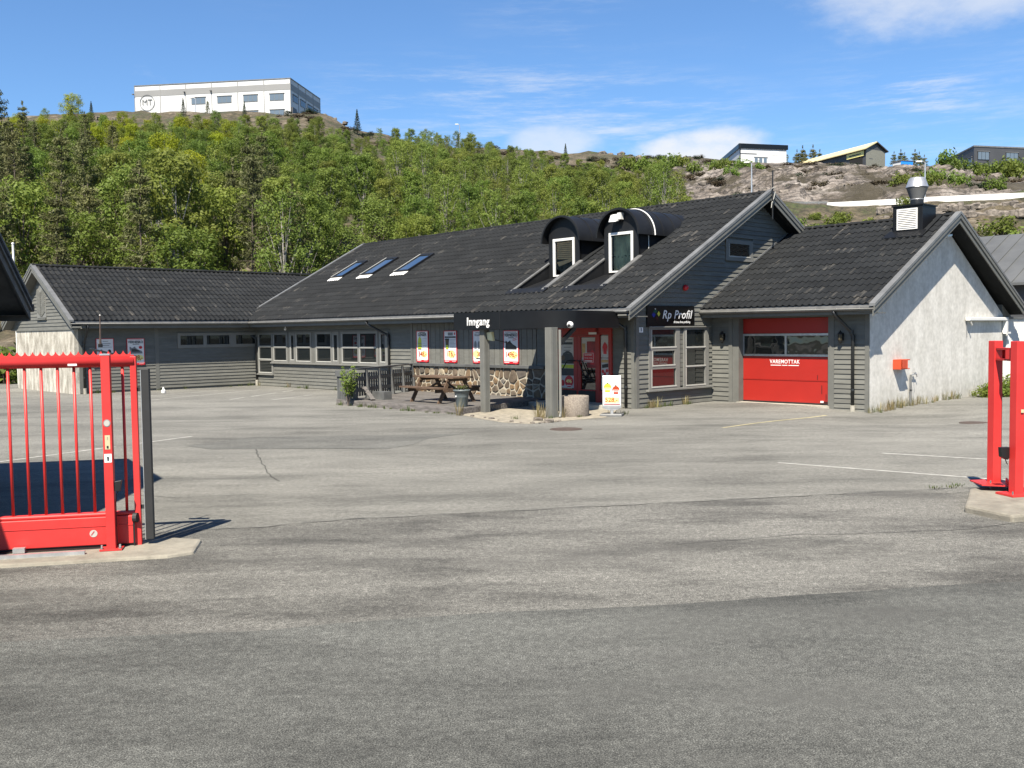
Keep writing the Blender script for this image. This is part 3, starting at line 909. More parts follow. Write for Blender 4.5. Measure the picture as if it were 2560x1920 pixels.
for s in sites:
    poly = [(-10.08, -.12), (-3.48, -.12), (-3.48, 1.025), (-10.08, 1.025)]
    for q in sites:
        if q is s or abs(q[0] - s[0]) > 1.2: continue
        mx_, mz_ = (s[0] + q[0]) / 2, (s[1] + q[1]) / 2
        dx_, dz_ = q[0] - s[0], q[1] - s[1]; L = math.hypot(dx_, dz_ )
        g = .019 + .008 * rs.random()
        poly = clip(poly, mx_ - dx_ / L * g, mz_ - dz_ / L * g, dx_ / L, dz_ / L)
        if len(poly) < 3: break
    if len(poly) < 3: continue
    cx_ = sum(p[0] for p in poly) / len(poly); cz_ = sum(p[1] for p in poly) / len(poly)
    pr = []                                        # chop the corners, ragged edges
    for i in range(len(poly)):
        a, b, c = poly[i - 1], poly[i], poly[(i + 1) % len(poly)]
        for o_, t in ((a, .15), (c, .15)):
            pr.append((b[0] + (o_[0] - b[0]) * t * rs.uniform(.5, 1.2), b[1] + (o_[1] - b[1]) * t * rs.uniform(.5, 1.2)))
    d = rs.uniform(.015, .04)
    mb = MB(); m_ = len(pr)
    mb.v = [(p[0], -.05, p[1]) for p in pr] + [(cx_ + (p[0] - cx_) * .97, -.055 - d * .7, cz_ + (p[1] - cz_) * .97) for p in pr] + [(cx_ + (p[0] - cx_) * .80, -.058 - d, cz_ + (p[1] - cz_) * .80) for p in pr]
    for a in (0, m_):
        for i in range(m_):
            j = (i + 1) % m_; mb.f.append((a + i, a + j, a + m_ + j, a + m_ + i))
    mb.f.append(tuple(2 * m_ + i for i in range(m_)))
    mb.build('stone', M['stone'], sw)

# gable wall
gw = MB().prism([(-.02, .0, -.35), (-.02, 12, -.35), (-.02, 12, 2.7), (-.02, 6, 6.15), (-.02, 0, 2.7)], (-.2, 0, 0)).build('gable_wall', M['siding'], shop)
PG = P_side(0.0)
def gspan(z):
    lo = .12 if z < 2.55 else max(.12, (z - 2.52) / SL - .65)
    if z < 2.73: hi = 3.53
    elif z < 5.30: hi = (z - 2.70) / .517 + 2.95
    else: hi = 12 - max(0, (z - 2.52) / SL - .65)
    return lo, max(lo + .02, hi)
gop = [(.53, 3.34, .47, 2.24), (4.2, 5.68, 4.22, 4.90)]
siding(gw, PG, .02, 6.02, gspan, gop, M['siding'], flip=True)
for z0 in [.55 + i * .133 for i in range(12)]:
    b = MB(); pbox(b, PG, 1.93, 2.10, .004, .026, z0, z0 + .118); b.build('siding_board', M['siding'], gw)
tb = MB()
pbox(tb, PG, 0, .12, 0, .035, 0, 2.62)
tb.build('corner_board', M['trim'], shop)
wl_ = window(shop, PG, (.53, 1.92, .50, 2.22), [(.65, 1.74, 1.68, 2.17), (.69, 1.68, 1.17, 1.57), (.65, 1.74, .57, 1.06)], n1=.06)
wr_ = window(shop, PG, (2.11, 3.32, .50, 2.22), [(2.22, 3.14, 1.66, 2.16), (2.22, 3.14, 1.11, 1.61), (2.22, 3.14, .55, 1.06)], n1=.06)
pbox(MB(), PG, .42, 3.45, 0, .13, .44, .495).build('window_sill', M['frame'], shop, bevel=.006)
pbox(MB(), PG, .50, 3.38, 0, .10, 2.225, 2.262).build('window_hood', M['frame'], shop, bevel=.006)
window(shop, PG, (4.22, 5.66, 4.24, 4.88), [(4.40, 5.48, 4.38, 4.76)], n1=.05)
# front windows
gl = []
z0, z1, zm0, zm1 = 1.10, 2.17, 1.61, 1.675
w1 = window(shop, PF, (-21.12, -19.75, .52, 2.26), [(-20.9, -19.86, 1.70, 2.18), (-20.9, -19.86, 1.15, 1.64), (-20.9, -19.86, .58, 1.07)])
for outer, cols in (((-19.73, -18.52), [(-19.63, -18.64)]), ((-18.38, -17.93), [(-18.25, -18.03)]), ((-17.91, -16.66), [(-17.80, -16.77)]), ((-16.40, -15.17), [(-16.27, -15.27)]), ((-15.15, -14.68), [(-15.05, -14.80)]), ((-14.55, -12.10), [(-14.43, -13.42), (-13.25, -12.22)]), ((-12.02, -11.47), [(-11.92, -11.66)])):
    narrow = cols[0][1] - cols[0][0] < .4
    g = []
    for c in cols:
        g += [(c[0], c[1], z0 + (.04 if narrow else 0), z1 - (.04 if narrow else 0))] if narrow else [(c[0], c[1], z0, zm0), (c[0], c[1], zm1, z1)]
    window(shop, PF, (outer[0], outer[1], 1.02, 2.26), g)
for a0, a1 in ((-18.52, -18.38), (-16.66, -16.40), (-14.68, -14.55), (-12.10, -12.02)): pbox(MB(), PF, a0, a1, 0, .03, 1.02, 2.26).build('window_post', M['trim'], shop)
for q in ((-19.85, -11.42, 0, .12, .965, 1.015), (-21.18, -19.70, 0, .12, .465, .515)): pbox(MB(), PF, *q).build('window_sill', M['frame'], shop, bevel=.006)

# roof
roof = MB().prism([(-21.6, 5.95, 6.26), (-21.6, 12.7, rz(-.7) - .12), (-21.6, 12.7, rz(-.7) - .2), (-21.6, 5.95, 6.18)], (22.0, 0, 0)).build('roof', M['tile'], shop)
NROW, NCOL = 20, 13
vlen = math.hypot(6.65, 6.65 * SL); C_ = vlen / NROW; W_ = 22.12 / NCOL
DORM = (-4.80, -2.37)
def vof(by): return (by + .65) / 6.65 * vlen
holes = [(c + 21.68 - .70, c + 21.68 + .70, vof(.55), vof(2.3)) for c in DORM]
tile_roof(roof, (-21.68, -.65, 2.78), (1, 0, 0), (0, 6.65, 6.65 * SL), W_, NCOL, C_, NROW, 8, holes)
ridge_caps(roof, (-21.7, 6.0, 6.385), (.45, 6.0, 6.385))
# verge, barge boards
def rake(parent, x0, sgn, e, zE, ridge_y, ridge_z, capm='zinc', both=True, far_y=None, bw=.24, name='bargeboard', cap=True):
    """x0 outer face of the verge, sgn outward direction"""
    for side in ((0, 1) if both else (0,)):
        ya, za = (e, zE) if side == 0 else (2 * ridge_y - e if far_y is None else far_y, zE if far_y is None else ridge_z - (far_y - ridge_y) * (ridge_z - zE) / (ridge_y - e))
        for off, drop, hgt in ((0.0, .0, bw * .55), (-.03 * sgn, bw * .50, bw * .62)):
            xa = x0 + off
            MB().hexa([(xa - .028 * sgn, ya, za - drop - hgt), (xa, ya, za - drop - hgt), (xa, ridge_y, ridge_z - drop - hgt), (xa - .028 * sgn, ridge_y, ridge_z - drop - hgt),
                       (xa - .028 * sgn, ya, za - drop), (xa, ya, za - drop), (xa, ridge_y, ridge_z - drop), (xa - .028 * sgn, ridge_y, ridge_z - drop)]).build(name, M['trim'], parent)
        if cap:
            n_ = 4
            for i in range(n_):
                t0, t1 = i / n_, (i + 1.015) / n_
                y0_, y1_ = ya + (ridge_y - ya) * t0, ya + (ridge_y - ya) * min(1, t1)
                z0_, z1_ = za + (ridge_z - za) * t0 + .062 + .003 * (i % 2), za + (ridge_z - za) * min(1, t1) + .062 + .003 * (i % 2)
                MB().hexa([(x0 + .015 * sgn, y0_, z0_ - .075), (x0 - .15 * sgn, y0_, z0_ - .075), (x0 - .15 * sgn, y1_, z1_ - .075), (x0 + .015 * sgn, y1_, z1_ - .075),
                           (x0 + .015 * sgn, y0_, z0_), (x0 - .15 * sgn, y0_, z0_), (x0 - .15 * sgn, y1_, z1_), (x0 + .015 * sgn, y1_, z1_)]).build('verge_flashing', M[capm], parent)
def soffit(parent, x0, x1, e, zE, ridge_y, ridge_z, drop=.20):
    for ya in (e, 2 * ridge_y - e):
        MB().prism([(x0, ya, zE - drop), (x0, ridge_y, ridge_z - drop), (x1, ridge_y, ridge_z - drop), (x1, ya, zE - drop)], (0, 0, .03)).build('soffit', M['trim'], parent)
rake(shop, .50, 1, -.80, rz(-.80), 6.0, 6.41, far_y=12.75)
soffit(shop, -.02, .45, -.70, rz(-.70), 6.0, 6.41)
rake(shop, -21.72, -1, -.70, rz(-.70), 6.0, 6.41, both=False)
# eaves
MB().box(-21.6, -.60, 2.50, .44, -.57, 2.74).build('fascia_board', M['trim'], shop)
MB().box(-21.6, -.57, 2.52, .44, .0, 2.545).build('eave_soffit', M['trim'], shop)
MB().quad((-21.68, -.63, 2.795), (.42, -.63, 2.795), (.42, -.665, 2.685), (-21.68, -.665, 2.685)).build('eave_apron', M['gutter'], shop)
half_gutter((-21.7, -.67, 2.685), (-3.47, -.67, 2.675), .058, (0, -1, 0), parent=shop)
half_gutter((-.35, -.67, 2.685), (.40, -.67, 2.68), .058, (0, -1, 0), parent=shop)
MB().lathe([(.055, 0), (.055, .01)], (0, 0, 0), 14).build('gutter_end', M['bead'], shop).matrix_local = Matrix.Translation((.405, -.67, 2.665)) @ Matrix.Rotation(math.pi / 2, 4, 'Y')
downpipe(shop, [(-11.95, -.66, 2.62), (-11.93, -.62, 2.50), (-11.40, -.09, 2.10), (-11.38, -.08, 1.95), (-11.38, -.08, .16)], foot=False)
downpipe(shop, [(-.50, -.62, 2.62), (-.48, -.56, 2.52), (-.29, -.09, 2.22), (-.28, -.08, 2.1), (-.28, -.08, .05)], foot=False)
downpipe(shop, [(-21.55, -.66, 2.62), (-21.5, -.62, 2.5), (-21.08, -.10, 2.02), (-21.07, -.09, 1.9), (-21.07, -.09, .10)])
# mast on the gable apex
MB().tube([(.53, 6.0, 5.55), (.53, 6.0, 7.05)], .022, 8).build('mast', M['blackpl'], shop)
MB().tube([(.55, 5.9, 6.48), (.56, 6.03, 6.53), (.56, 6.1, 6.40), (.54, 6.05, 6.2), (.53, 5.96, 6.05), (.53, 5.93, 5.9)], .012, 6).build('loose_cable', M['bead'], shop)
# skylights
for a0, a1 in ((-19.15, -18.35), (-16.95, -16.10), (-14.57, -13.68)):
    y0_, y1_ = 2.58, 3.95
    def q(x, y, h): return (x, y - h * .48, rz(y) + h * .88)
    s = MB()
    for xa, xb, ya, yb in ((a0, a0 + .07, y0_, y1_), (a1 - .07, a1, y0_, y1_), (a0 + .07, a1 - .07, y0_, y0_ + .09), (a0 + .07, a1 - .07, y1_ - .12, y1_)):
        s.hexa([q(xa, ya, 0), q(xb, ya, 0), q(xb, yb, 0), q(xa, yb, 0), q(xa, ya, .11), q(xb, ya, .11), q(xb, yb, .11), q(xa, yb, .11)])
    so = s.build('skylight', M['dormblack'], shop)
    MB().quad(q(a0 + .06, y0_ + .08, .085), q(a1 - .06, y0_ + .08, .085), q(a1 - .06, y1_ - .1, .085), q(a0 + .06, y1_ - .1, .085)).build('pane', M['skyglass'], so)
    e = MB()
    e.hexa([q(a0 - .015, y0_, .10), q(a0 + .02, y0_, .10), q(a0 + .02, y1_, .10), q(a0 - .015, y1_, .10), q(a0 - .015, y0_, .125), q(a0 + .02, y0_, .125), q(a0 + .02, y1_, .125), q(a0 - .015, y1_, .125)])
    e.build('edge_trim', M['bead'], so)
    ap = MB(); kk = 12
    for i in range(kk):
        xa, xb = a0 - .05 + (a1 - a0 + .1) * i / kk, a0 - .05 + (a1 - a0 + .1) * (i + 1) / kk
        dd = .05 * (i % 2)
        ap.quad(q(xa, y0_ - .20 - dd, .055), q(xb, y0_ - .20 - dd, .055), q(xb, y0_ + .01, .065), q(xa, y0_ + .01, .065))
    ap.build('lead_apron', M['white'], so)

# dormers
def clear_glass():
    m = bpy.data.materials.new('clear_window_glass'); m.use_nodes = True
    n, l = m.node_tree.nodes, m.node_tree.links
    n.remove(n['Principled BSDF'])
    t = n.new('ShaderNodeBsdfTransparent'); g = n.new('ShaderNodeBsdfGlossy'); g.inputs['Roughness'].default_value = .02
    f = n.new('ShaderNodeFresnel'); f.inputs['IOR'].default_value = 1.25
    x = n.new('ShaderNodeMixShader'); l.new(f.outputs[0], x.inputs[0]); l.new(t.outputs[0], x.inputs[1]); l.new(g.outputs[0], x.inputs[2])
    l.new(x.outputs[0], n['Material Output'].inputs['Surface'])
    return m
M['clear'] = clear_glass()
for di, c in enumerate(DORM):
    yF, wF, zs, zt = 2.2, .69, 5.06, .68
    zB = 3.90
    f = MB()
    for xa, xb in ((-wF, -.48), (.48, wF)): f.box(c + xa, yF, zB, c + xb, yF + .08, 5.17)
    f.box(c - .48, yF, zB, c + .48, yF + .08, zB + .05)
    arch = [(c - wF, yF, 5.17)] + [(c + math.cos(t) * wF, yF, zs + .11 + math.sin(t) * zt) for t in [math.pi - math.pi * i / 16 for i in range(17)]] + [(c + wF, yF, 5.17)]
    f.prism(arch[1:-1], (0, .08, 0))
    d = f.build('dormer', M['dormblack'], shop)
    for sx in (-1, 1):
        MB().prism([(c + sx * wF, yF + .01, rz(yF) - .05), (c + sx * wF, yF + .01, zs + .05), (c + sx * wF, 3.62, zs + .05)], (-sx * .04, 0, 0)).build('dormer_cheek', M['dormblack'], d)
        MB().prism([(c + sx * .69, .55, rz(.55) - .02), (c + sx * .69, yF, zB - .02), (c + sx * .69, yF, rz(yF) + .06)], (sx * .03, 0, 0)).build('recess_side', M['dormblack'], d)
        wcap = .07 if sx < 0 else .16
        y0_, y1_ = .48, 2.22
        xa, xb = (c + sx * .66, c + sx * (.66 + wcap))
        MB().hexa([(min(xa, xb), y0_, rz(y0_) + .02), (max(xa, xb), y0_, rz(y0_) + .02), (max(xa, xb), y1_, rz(y1_) + .03), (min(xa, xb), y1_, rz(y1_) + .03),
                   (min(xa, xb), y0_, rz(y0_) + .075), (max(xa, xb), y0_, rz(y0_) + .06), (max(xa, xb), y1_, rz(y1_) + .075), (min(xa, xb), y1_, rz(y1_) + .09)]).build('curb_cap', M['gutter'], d)
        fl = MB().hexa([(c + sx * .70, 2.2, rz(2.2) + .03), (c + sx * .88, 2.2, rz(2.2) + .03), (c + sx * .88, 3.9, rz(3.9) + .03), (c + sx * .70, 3.9, rz(3.9) + .03),
                   (c + sx * .70, 2.2, rz(2.2) + .07), (c + sx * .88, 2.2, rz(2.2) + .055), (c + sx * .88, 3.9, rz(3.9) + .055), (c + sx * .70, 3.9, rz(3.9) + .07)])
        fl.build('side_flashing', M['tile'], d)
    MB().quad((c - .69, .55, rz(.55) - .01), (c + .69, .55, rz(.55) - .01), (c + .69, yF, zB), (c - .69, yF, zB)).build('recess_floor', M['dormblack'], d)
    MB().hexa([(c - .86, .36, rz(.36) + .03), (c + .86, .36, rz(.36) + .03), (c + .86, .58, rz(.58) + .02), (c - .86, .58, rz(.58) + .02),
               (c - .86, .36, rz(.36) + .05), (c + .86, .36, rz(.36) + .05), (c + .86, .58, rz(.58) + .075), (c - .86, .58, rz(.58) + .075)]).build('foot_flashing', M['dormblack'], d)
    # barrel roof
    b = MB(); k = 22; R_ = .86; zc_ = 5.04; H_ = .84
    ys = [2.0, 2.03, 2.7, 3.3, 3.9, 4.5, 5.2]
    for y_ in ys:
        for j in range(k + 1):
            t = math.pi * j / k
            b.v.append((c + math.cos(t) * R_, y_, zc_ + math.sin(t) * H_))
    for i in range(len(ys) - 1):
        for j in range(k):
            a = i * (k + 1) + j; b.f.append((a, a + 1, a + k + 2, a + k + 1))
    nb = len(b.v)
    for y_ in (2.0, 5.2):
        for j in range(k + 1):
            t = math.pi * j / k
            b.v.append((c + math.cos(t) * (R_ - .05), y_, zc_ + math.sin(t) * (H_ - .05)))
    for j in range(k):
        b.f.append((nb + j + 1, nb + j, nb + k + 1 + j, nb + k + 2 + j)); b.f.append((j, nb + j, nb + j + 1, j + 1))
    b.f.append((0, nb, nb + k + 1, 0 + (len(ys) - 1) * (k + 1))); b.f.append((k, (len(ys) - 1) * (k + 1) + k, nb + 2 * k + 1, nb + k))
    bo = b.build('barrel_roof', M['dormblack'], d); flat_normals(bo, 30)
    for y_ in (2.02, 2.62, 3.2, 3.78, 4.36):
        s = MB()
        s.tube([(c + math.cos(math.pi * j / k) * (R_ + .004), y_, zc_ + math.sin(math.pi * j / k) * (H_ + .004)) for j in range(k + 1)], .012, 5)
        s.build('standing_seam', M['dormblack'], d)
    # window
    fr = MB()
    for xa, xb, za, zb in ((-.48, -.40, 3.95, 5.17), (.40, .48, 3.95, 5.17), (-.40, .40, 5.09, 5.17), (-.40, .40, 3.95, 4.0)):
        fr.box(c + xa, yF - .03, za, c + xb, yF + .05, zb)
    fr.build('window_frame', M['white'], d)
    MB().quad((c - .40, yF + .02, 4.0), (c + .40, yF + .02, 4.0), (c + .40, yF + .02, 5.09), (c - .40, yF + .02, 5.09)).build('pane', M['clear'], d)
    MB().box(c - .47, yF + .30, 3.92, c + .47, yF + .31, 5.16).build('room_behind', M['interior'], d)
    if di == 0:
        for i in range(9):
            zz = 5.06 - i * .062
            MB().hexa([(c - .39, yF + .07, zz - .05), (c + .39, yF + .07, zz - .05 - .012 * i / 4), (c + .39, yF + .10, zz - .05 - .012 * i / 4), (c - .39, yF + .10, zz - .05),
                       (c - .39, yF + .07, zz), (c + .39, yF + .07, zz - .012 * i / 4), (c + .39, yF + .10, zz - .012 * i / 4), (c - .39, yF + .10, zz)]).build('blind_slat', M['tan'], d)
        MB().hexa([(c - .3, yF + .07, 4.28), (c + .39, yF + .07, 4.45), (c + .39, yF + .09, 4.45), (c - .3, yF + .09, 4.28), (c - .39, yF + .07, 4.42), (c + .39, yF + .07, 4.52), (c + .39, yF + .09, 4.52), (c - .39, yF + .09, 4.42)]).build('blind_slat', M['tan'], d)
    else:
        cu = MB(); kk = 20
        for i in range(kk + 1):
            xx = c - .40 + .80 * i / kk; yy = yF + .12 + .03 * math.sin(i * 1.7)
            cu.v += [(xx, yy, 4.0), (xx, yy, 5.09)]
        for i in range(kk): cu.f.append((2 * i, 2 * i + 2, 2 * i + 3, 2 * i + 1))
        cu.build('curtain', M['curtain'], d, smooth=True)

# canopy
plan = [(-3.44, -.56), (-3.44, -3.60), (-.9, -3.60)]
for i in range(1, 15):
    t = i / 14 * math.pi / 2
    plan.append((-.9 + 1.28 * math.sin(t), -2.72 - .88 * math.cos(t)))
plan += [(.12, -1.7), (-.10, -.74), (-.10, -.56)]
can = MB()
zb, zt_ = 2.235, 2.685
for x0, y0 in plan: can.v += [(x0, y0, zb), (x0, y0, zt_), (x0 * .97 - .04, y0 + .05, zb), (x0 * .97 - .04, y0 + .05, zt_)]
for i in range(len(plan) - 1):
    a = i * 4; can.f += [(a, a + 4, a + 5, a + 1), (a + 2, a + 3, a + 7, a + 6), (a, a + 2, a + 6, a + 4)]
co = can.build('entrance_canopy', M['black'], shop); flat_normals(co, 25)
MB().quad(*[(x, y, zb + .03) for x, y in reversed(plan)]).build('canopy_soffit', M['railwood'], co)
MB().quad(*[(x, y, zt_ - .03) for x, y in plan]).build('canopy_top', M['black'], co)
jt = MB()
for x, y in ((-1.55, -3.605),): jt.box(x - .004, y - .004, zb, x + .004, y, zt_)
jt.build('sheet_joint', M['rubber'], co)
for px_, py_, w_ in ((-2.40, -3.40, .19), (.15, -3.42, .23)):
    po = MB().box(px_ - w_ / 2, py_ - w_ / 2, -.1, px_ + w_ / 2, py_ + w_ / 2, 2.26).build('canopy_post', M['trim'], co, bevel=.006)
    st = MB()
    for s in (-.35, .35): st.box(px_ + s * w_ - .006, py_ - w_ / 2 - .008, -.05, px_ + s * w_ + .006, py_ - w_ / 2 - .002, 2.2); st.box(px_ + w_ / 2 + .002, py_ + s * w_ - .006, -.05, px_ + w_ / 2 + .008, py_ + s * w_ + .006, 2.2)
    st.build('post_batten', M['frame'], co)
MB().bar((.14, -3.25, 1.75), (.14, -2.55, 2.25), .08, .1).build('canopy_brace', M['blackpl'], co)
MB().tube([(.33, -3.30, 2.2), (.33, -3.30, .15), (.36, -3.36, .02)], .035, 8).build('canopy_downpipe', M['frame'], co)

# entrance door
DZ = .10
dr = MB()
for a0, a1, z0_, z1_ in ((-3.28, -3.22, DZ, 2.28), (-3.08, -3.00, DZ, 2.28), (-1.40, -1.26, DZ, 2.28), (-.92, -.80, DZ, 2.28), (-3.22, -.92, 2.05, 2.28), (-1.26, -.92, DZ, .46), (-3.22, -3.08, DZ, .46)):
    pbox(dr, PF, a0, a1, 0, .075, z0_, z1_)
door = dr.build('entrance_door', M['reddoor'], shop, bevel=.004)
for a0, a1, g0, g1 in ((-2.995, -2.14, -2.86, -2.28), (-2.13, -1.405, -2.0, -1.43)):
    lf = MB()
    for p0, p1, z0_, z1_ in ((a0, g0, .13, 2.04), (g1, a1, .13, 2.04), (g0, g1, 1.985, 2.04), (g0, g1, .44, .47)): pbox(lf, PF, p0, p1, .005, .055, z0_, z1_)
    lfo = lf.build('door_leaf', M['reddoor'], door)
    b = MB(); pbox(b, PF, g0, g1, .01, .018, .47, 1.985); b.build('door_glass', M['glass'], door)
    b = MB(); pbox(b, PF, a0 + .03, a1 - .03, .056, .060, .13, .435); b.build('kick_plate', M['blackpl'], door)
b = MB(); pbox(b, PF, -1.26, -.92, .01, .018, .46, 2.05); pbox(b, PF, -3.22, -3.08, .01, .018, .46, 2.05); b.build('side_light', M['glass'], door)
for pts in ([(-2.18, -.10, 1.30), (-2.46, -.14, 1.30), (-2.80, -.14, .86), (-2.95, -.08, .83)], [(-2.10, -.10, 1.30), (-1.84, -.15, 1.30), (-1.58, -.15, .80), (-1.44, -.08, .77)], [(-2.02, -.10, 1.30), (-1.98, -.14, 1.27), (-1.70, -.15, .74), (-1.46, -.08, .73)]):
    MB().tube(pts, .018, 8).build('pull_handle', M['blackpl'], door, smooth=True)
st = MB().prism([(-3.3, 0, -.05), (-3.3, -1.05, -.05), (-1.0, -1.25, -.05), (-.45, -.65, -.05), (-.45, 0, -.05)], (0, 0, .17)).build('door_step', M['conckerb'], shop, bevel=.01)

# ================================================================== GARAGE
gar = thingB('garage_annex', 'garage annex with red overhead door and bare white plastered gable', 'building', (0, 0, 0))
GY, GX = 3.55, 4.98
PA = P_front(GY)
GS = .517
def gz(by): return 2.76 + GS * (by - 2.95)
gfw = MB()
for a0, a1, z0_, z1_ in ((.02, .66, -.35, 2.7), (3.93, GX - .02, -.35, 2.7), (.66, 3.93, 2.47, 2.7)): gfw.box(a0, GY, z0_, a1, GY + .2, z1_)
gf = gfw.build('front_wall', M['siding'], gar)
siding(gf, PA, -.08, 2.50, lambda z: (.03, .64), [], M['siding'])
siding(gf, PA, -.12, 2.50, lambda z: (3.98, GX - .10), [], M['siding'])
for q, nm in (((.62, .74, 0, .04, -.1, 2.46), 'door_trim'), ((3.86, 3.99, 0, .04, -.1, 2.46), 'door_trim'), ((.62, 3.99, 0, .045, 2.46, 2.56), 'door_trim'), ((GX - .11, GX + .005, 0, .04, -.25, 2.5), 'corner_board')):
    pbox(MB(), PA, *q).build(nm, M['trim'], gar)
MB().box(.70, GY - .01, -.1, .95, GY + .28, 2.46).build('door_reveal', M['trim'], gar); MB().box(3.80, GY - .01, -.1, 3.90, GY + .28, 2.46).build('door_reveal', M['trim'], gar)
# white gable
MB().prism([(GX, GY + .21, -.4), (GX, 12.45, -.4), (GX, 12.45, 2.52), (GX, 8.0, 5.12), (GX, GY + .012, 2.72), (GX, GY + .012, -.4), (GX, GY + .20, -.4)], (-.25, 0, 0)).build('plastered_gable', M['plaster'], gar)
MB().box(GX - .3, 12.46, 2.30, GX - .02, 13.2, 3.0).build('rear_cladding', M['siding'], gar)
groof = MB().prism([(0, 8.0, 5.25), (0, 13.1, 5.25 - 5.1 * GS), (0, 13.1, 5.15 - 5.1 * GS), (0, 8.0, 5.15)], (5.40, 0, 0)).build('roof', M['tile'], gar)
gl_ = math.hypot(5.05, 5.05 * GS)
tile_roof(groof, (-.02, 2.95, 2.76), (1, 0, 0), (0, 5.05, 5.05 * GS), 5.42 / 3, 3, gl_ / 15, 15, 9)
ridge_caps(groof, (.0, 8.0, gz(8) + .005), (5.40, 8.0, gz(8) + .005))
rake(gar, 5.46, 1, 2.86, gz(2.86), 8.0, gz(8) + .03)
soffit(gar, GX - .02, 5.41, 2.95, gz(2.95), 8.0, gz(8) + .02)
MB().box(.0, 3.02, 2.50, 5.42, 3.05, 2.72).build('fascia_board', M['trim'], gar)
MB().box(.0, 3.05, 2.52, 5.42, GY, 2.545).build('eave_soffit', M['trim'], gar)
MB().quad((-.03, 2.97, 2.775), (5.42, 2.97, 2.775), (5.42, 2.935, 2.665), (-.03, 2.935, 2.665)).build('eave_apron', M['gutter'], gar)
half_gutter((-.04, 2.93, 2.665), (5.44, 2.93, 2.645), .058, (0, -1, 0), parent=gar)
MB().bar((0, 2.90, 2.80), (.03, 8.0, gz(8) + .06), .05, .05).build('wall_flashing', M['zinc'], gar)
downpipe(gar, [(4.28, 2.93, 2.60), (4.30, 2.98, 2.50), (4.54, 3.42, 2.05), (4.56, 3.46, 1.9), (4.56, 3.46, -.04)])
# overhead door
GD = GY + .22
od = MB().box(.95, GD + .04, .05, 3.80, GD + .06, 2.46).build('overhead_door', M['reddoor'], gar)
def gpan(z0_, z1_, m, name, a0=.955, a1=3.795, n=.0):
    return MB().box(a0, GD - n, z0_, a1, GD + .04, z1_).build(name, M[m], od, bevel=.006)
gpan(.075, .70, 'reddoor', 'door_panel'); gpan(.706, 1.365, 'reddoor', 'door_panel'); gpan(2.02, 2.455, 'reddoor', 'door_panel')
MB().box(.955, GD - .012, .690, 3.795, GD + .01, .706).build('panel_lip', M['reddoor'], od)
g = MB()
for a0, a1, z0_, z1_ in ((.955, 3.795, 1.37, 1.43), (.955, 3.795, 1.955, 2.015), (.955, .99, 1.43, 1.955), (2.34, 2.40, 1.43, 1.955), (3.76, 3.795, 1.43, 1.955)): g.box(a0, GD - .02, z0_, a1, GD + .04, z1_)
g.build('window_section', M['galv'], od)
for a0, a1 in ((.99, 2.34), (2.40, 3.76)): MB().box(a0, GD + .005, 1.43, a1, GD + .012, 1.955).build('pane', M['glassdoor'], od)
MB().box(.955, GD - .01, .055, 3.795, GD + .03, .08).build('rubber_seal', M['rubber'], od)
tear = MB()
for x, z0_, z1_ in ((3.36, .73, .86), (3.49, .34, .58), (3.62, .16, .34), (3.70, .12, .42)): tear.box(x - .007, GD - .008, z0_, x + .007, GD, z1_)
tear.box(3.5, GD - .03, .12, 3.78, GD - .01, .135)
tear.build('scrape_mark', M['blackpr'], od)
MB().box(3.47, GD - .04, .10, 3.56, GD - .01, .15).build('bottom_bracket', M['white'], od)
MB().box(.90, GY - .06, -.1, 3.86, GD + .1, .035).build('threshold', M['conckerb'], gar)
UF, VF = (1, 0, 0), (0, 0, 1)
put_flat(text_mesh('VAREMOTTAK', .155, M['whitep'], bold=.0015, sx=.90, space=1.08), 'lettering', od, (2.33, GD - .002, 1.215), UF, VF, .002)
for x0, x1 in ((1.88, 2.22), (2.25, 2.42), (2.45, 2.78)): MB().box(x0, GD - .004, 1.105, x1, GD - .001, 1.125).build('small_print', M['whitep'], od)

# roof vent
vent = thingB('roof_vent', 'galvanised exhaust cowl on a black box straddling the garage roof', 'roof vent', (4.35, 7.2, gz(7.2)))
def V(x, y, z): return (x - 4.35, y - 7.2, z - gz(7.2))
vb = MB().box(*V(3.92, 6.98, 4.75), *V(4.80, 7.86, 5.66)).build('box', M['black'], vent, bevel=.01)
MB().box(*V(3.89, 6.95, 5.645), *V(4.83, 7.89, 5.68)).build('box_lid', M['black'], vent)
lv = MB()
for a0, a1, z0_, z1_ in ((4.05, 4.09, 4.97, 5.57), (4.62, 4.66, 4.97, 5.57), (4.09, 4.62, 5.53, 5.57), (4.09, 4.62, 4.97, 5.01)): lv.box(*V(a0, 6.955, z0_), *V(a1, 6.98, z1_))
louv = lv.build('louvre', M['white'], vent)
for i in range(10):
    zz = 5.02 + i * .051
    MB().hexa([V(4.09, 6.94, zz), V(4.62, 6.94, zz), V(4.62, 6.975, zz + .012), V(4.09, 6.975, zz + .012), V(4.09, 6.945, zz + .026), V(4.62, 6.945, zz + .026), V(4.62, 6.975, zz + .034), V(4.09, 6.975, zz + .034)]).build('louvre_slat', M['white'], louv)
cw = V(4.42, 7.45, 5.68)
MB().lathe([(.185, 0), (.185, .165), (.20, .17), (.20, .185), (.185, .19)], cw, 28).build('collar', M['galv'], vent, smooth=True)
flat_normals(MB().lathe([(.185, .19), (.300, .52), (.305, .53)], cw, 28).build('lower_cone', M['zinc'], vent), 30)
flat_normals(MB().lathe([(.315, .528), (.307, .55), (.225, .78), (.19, .81), (.18, .80)], cw, 28).build('upper_cone', M['galv'], vent), 30)
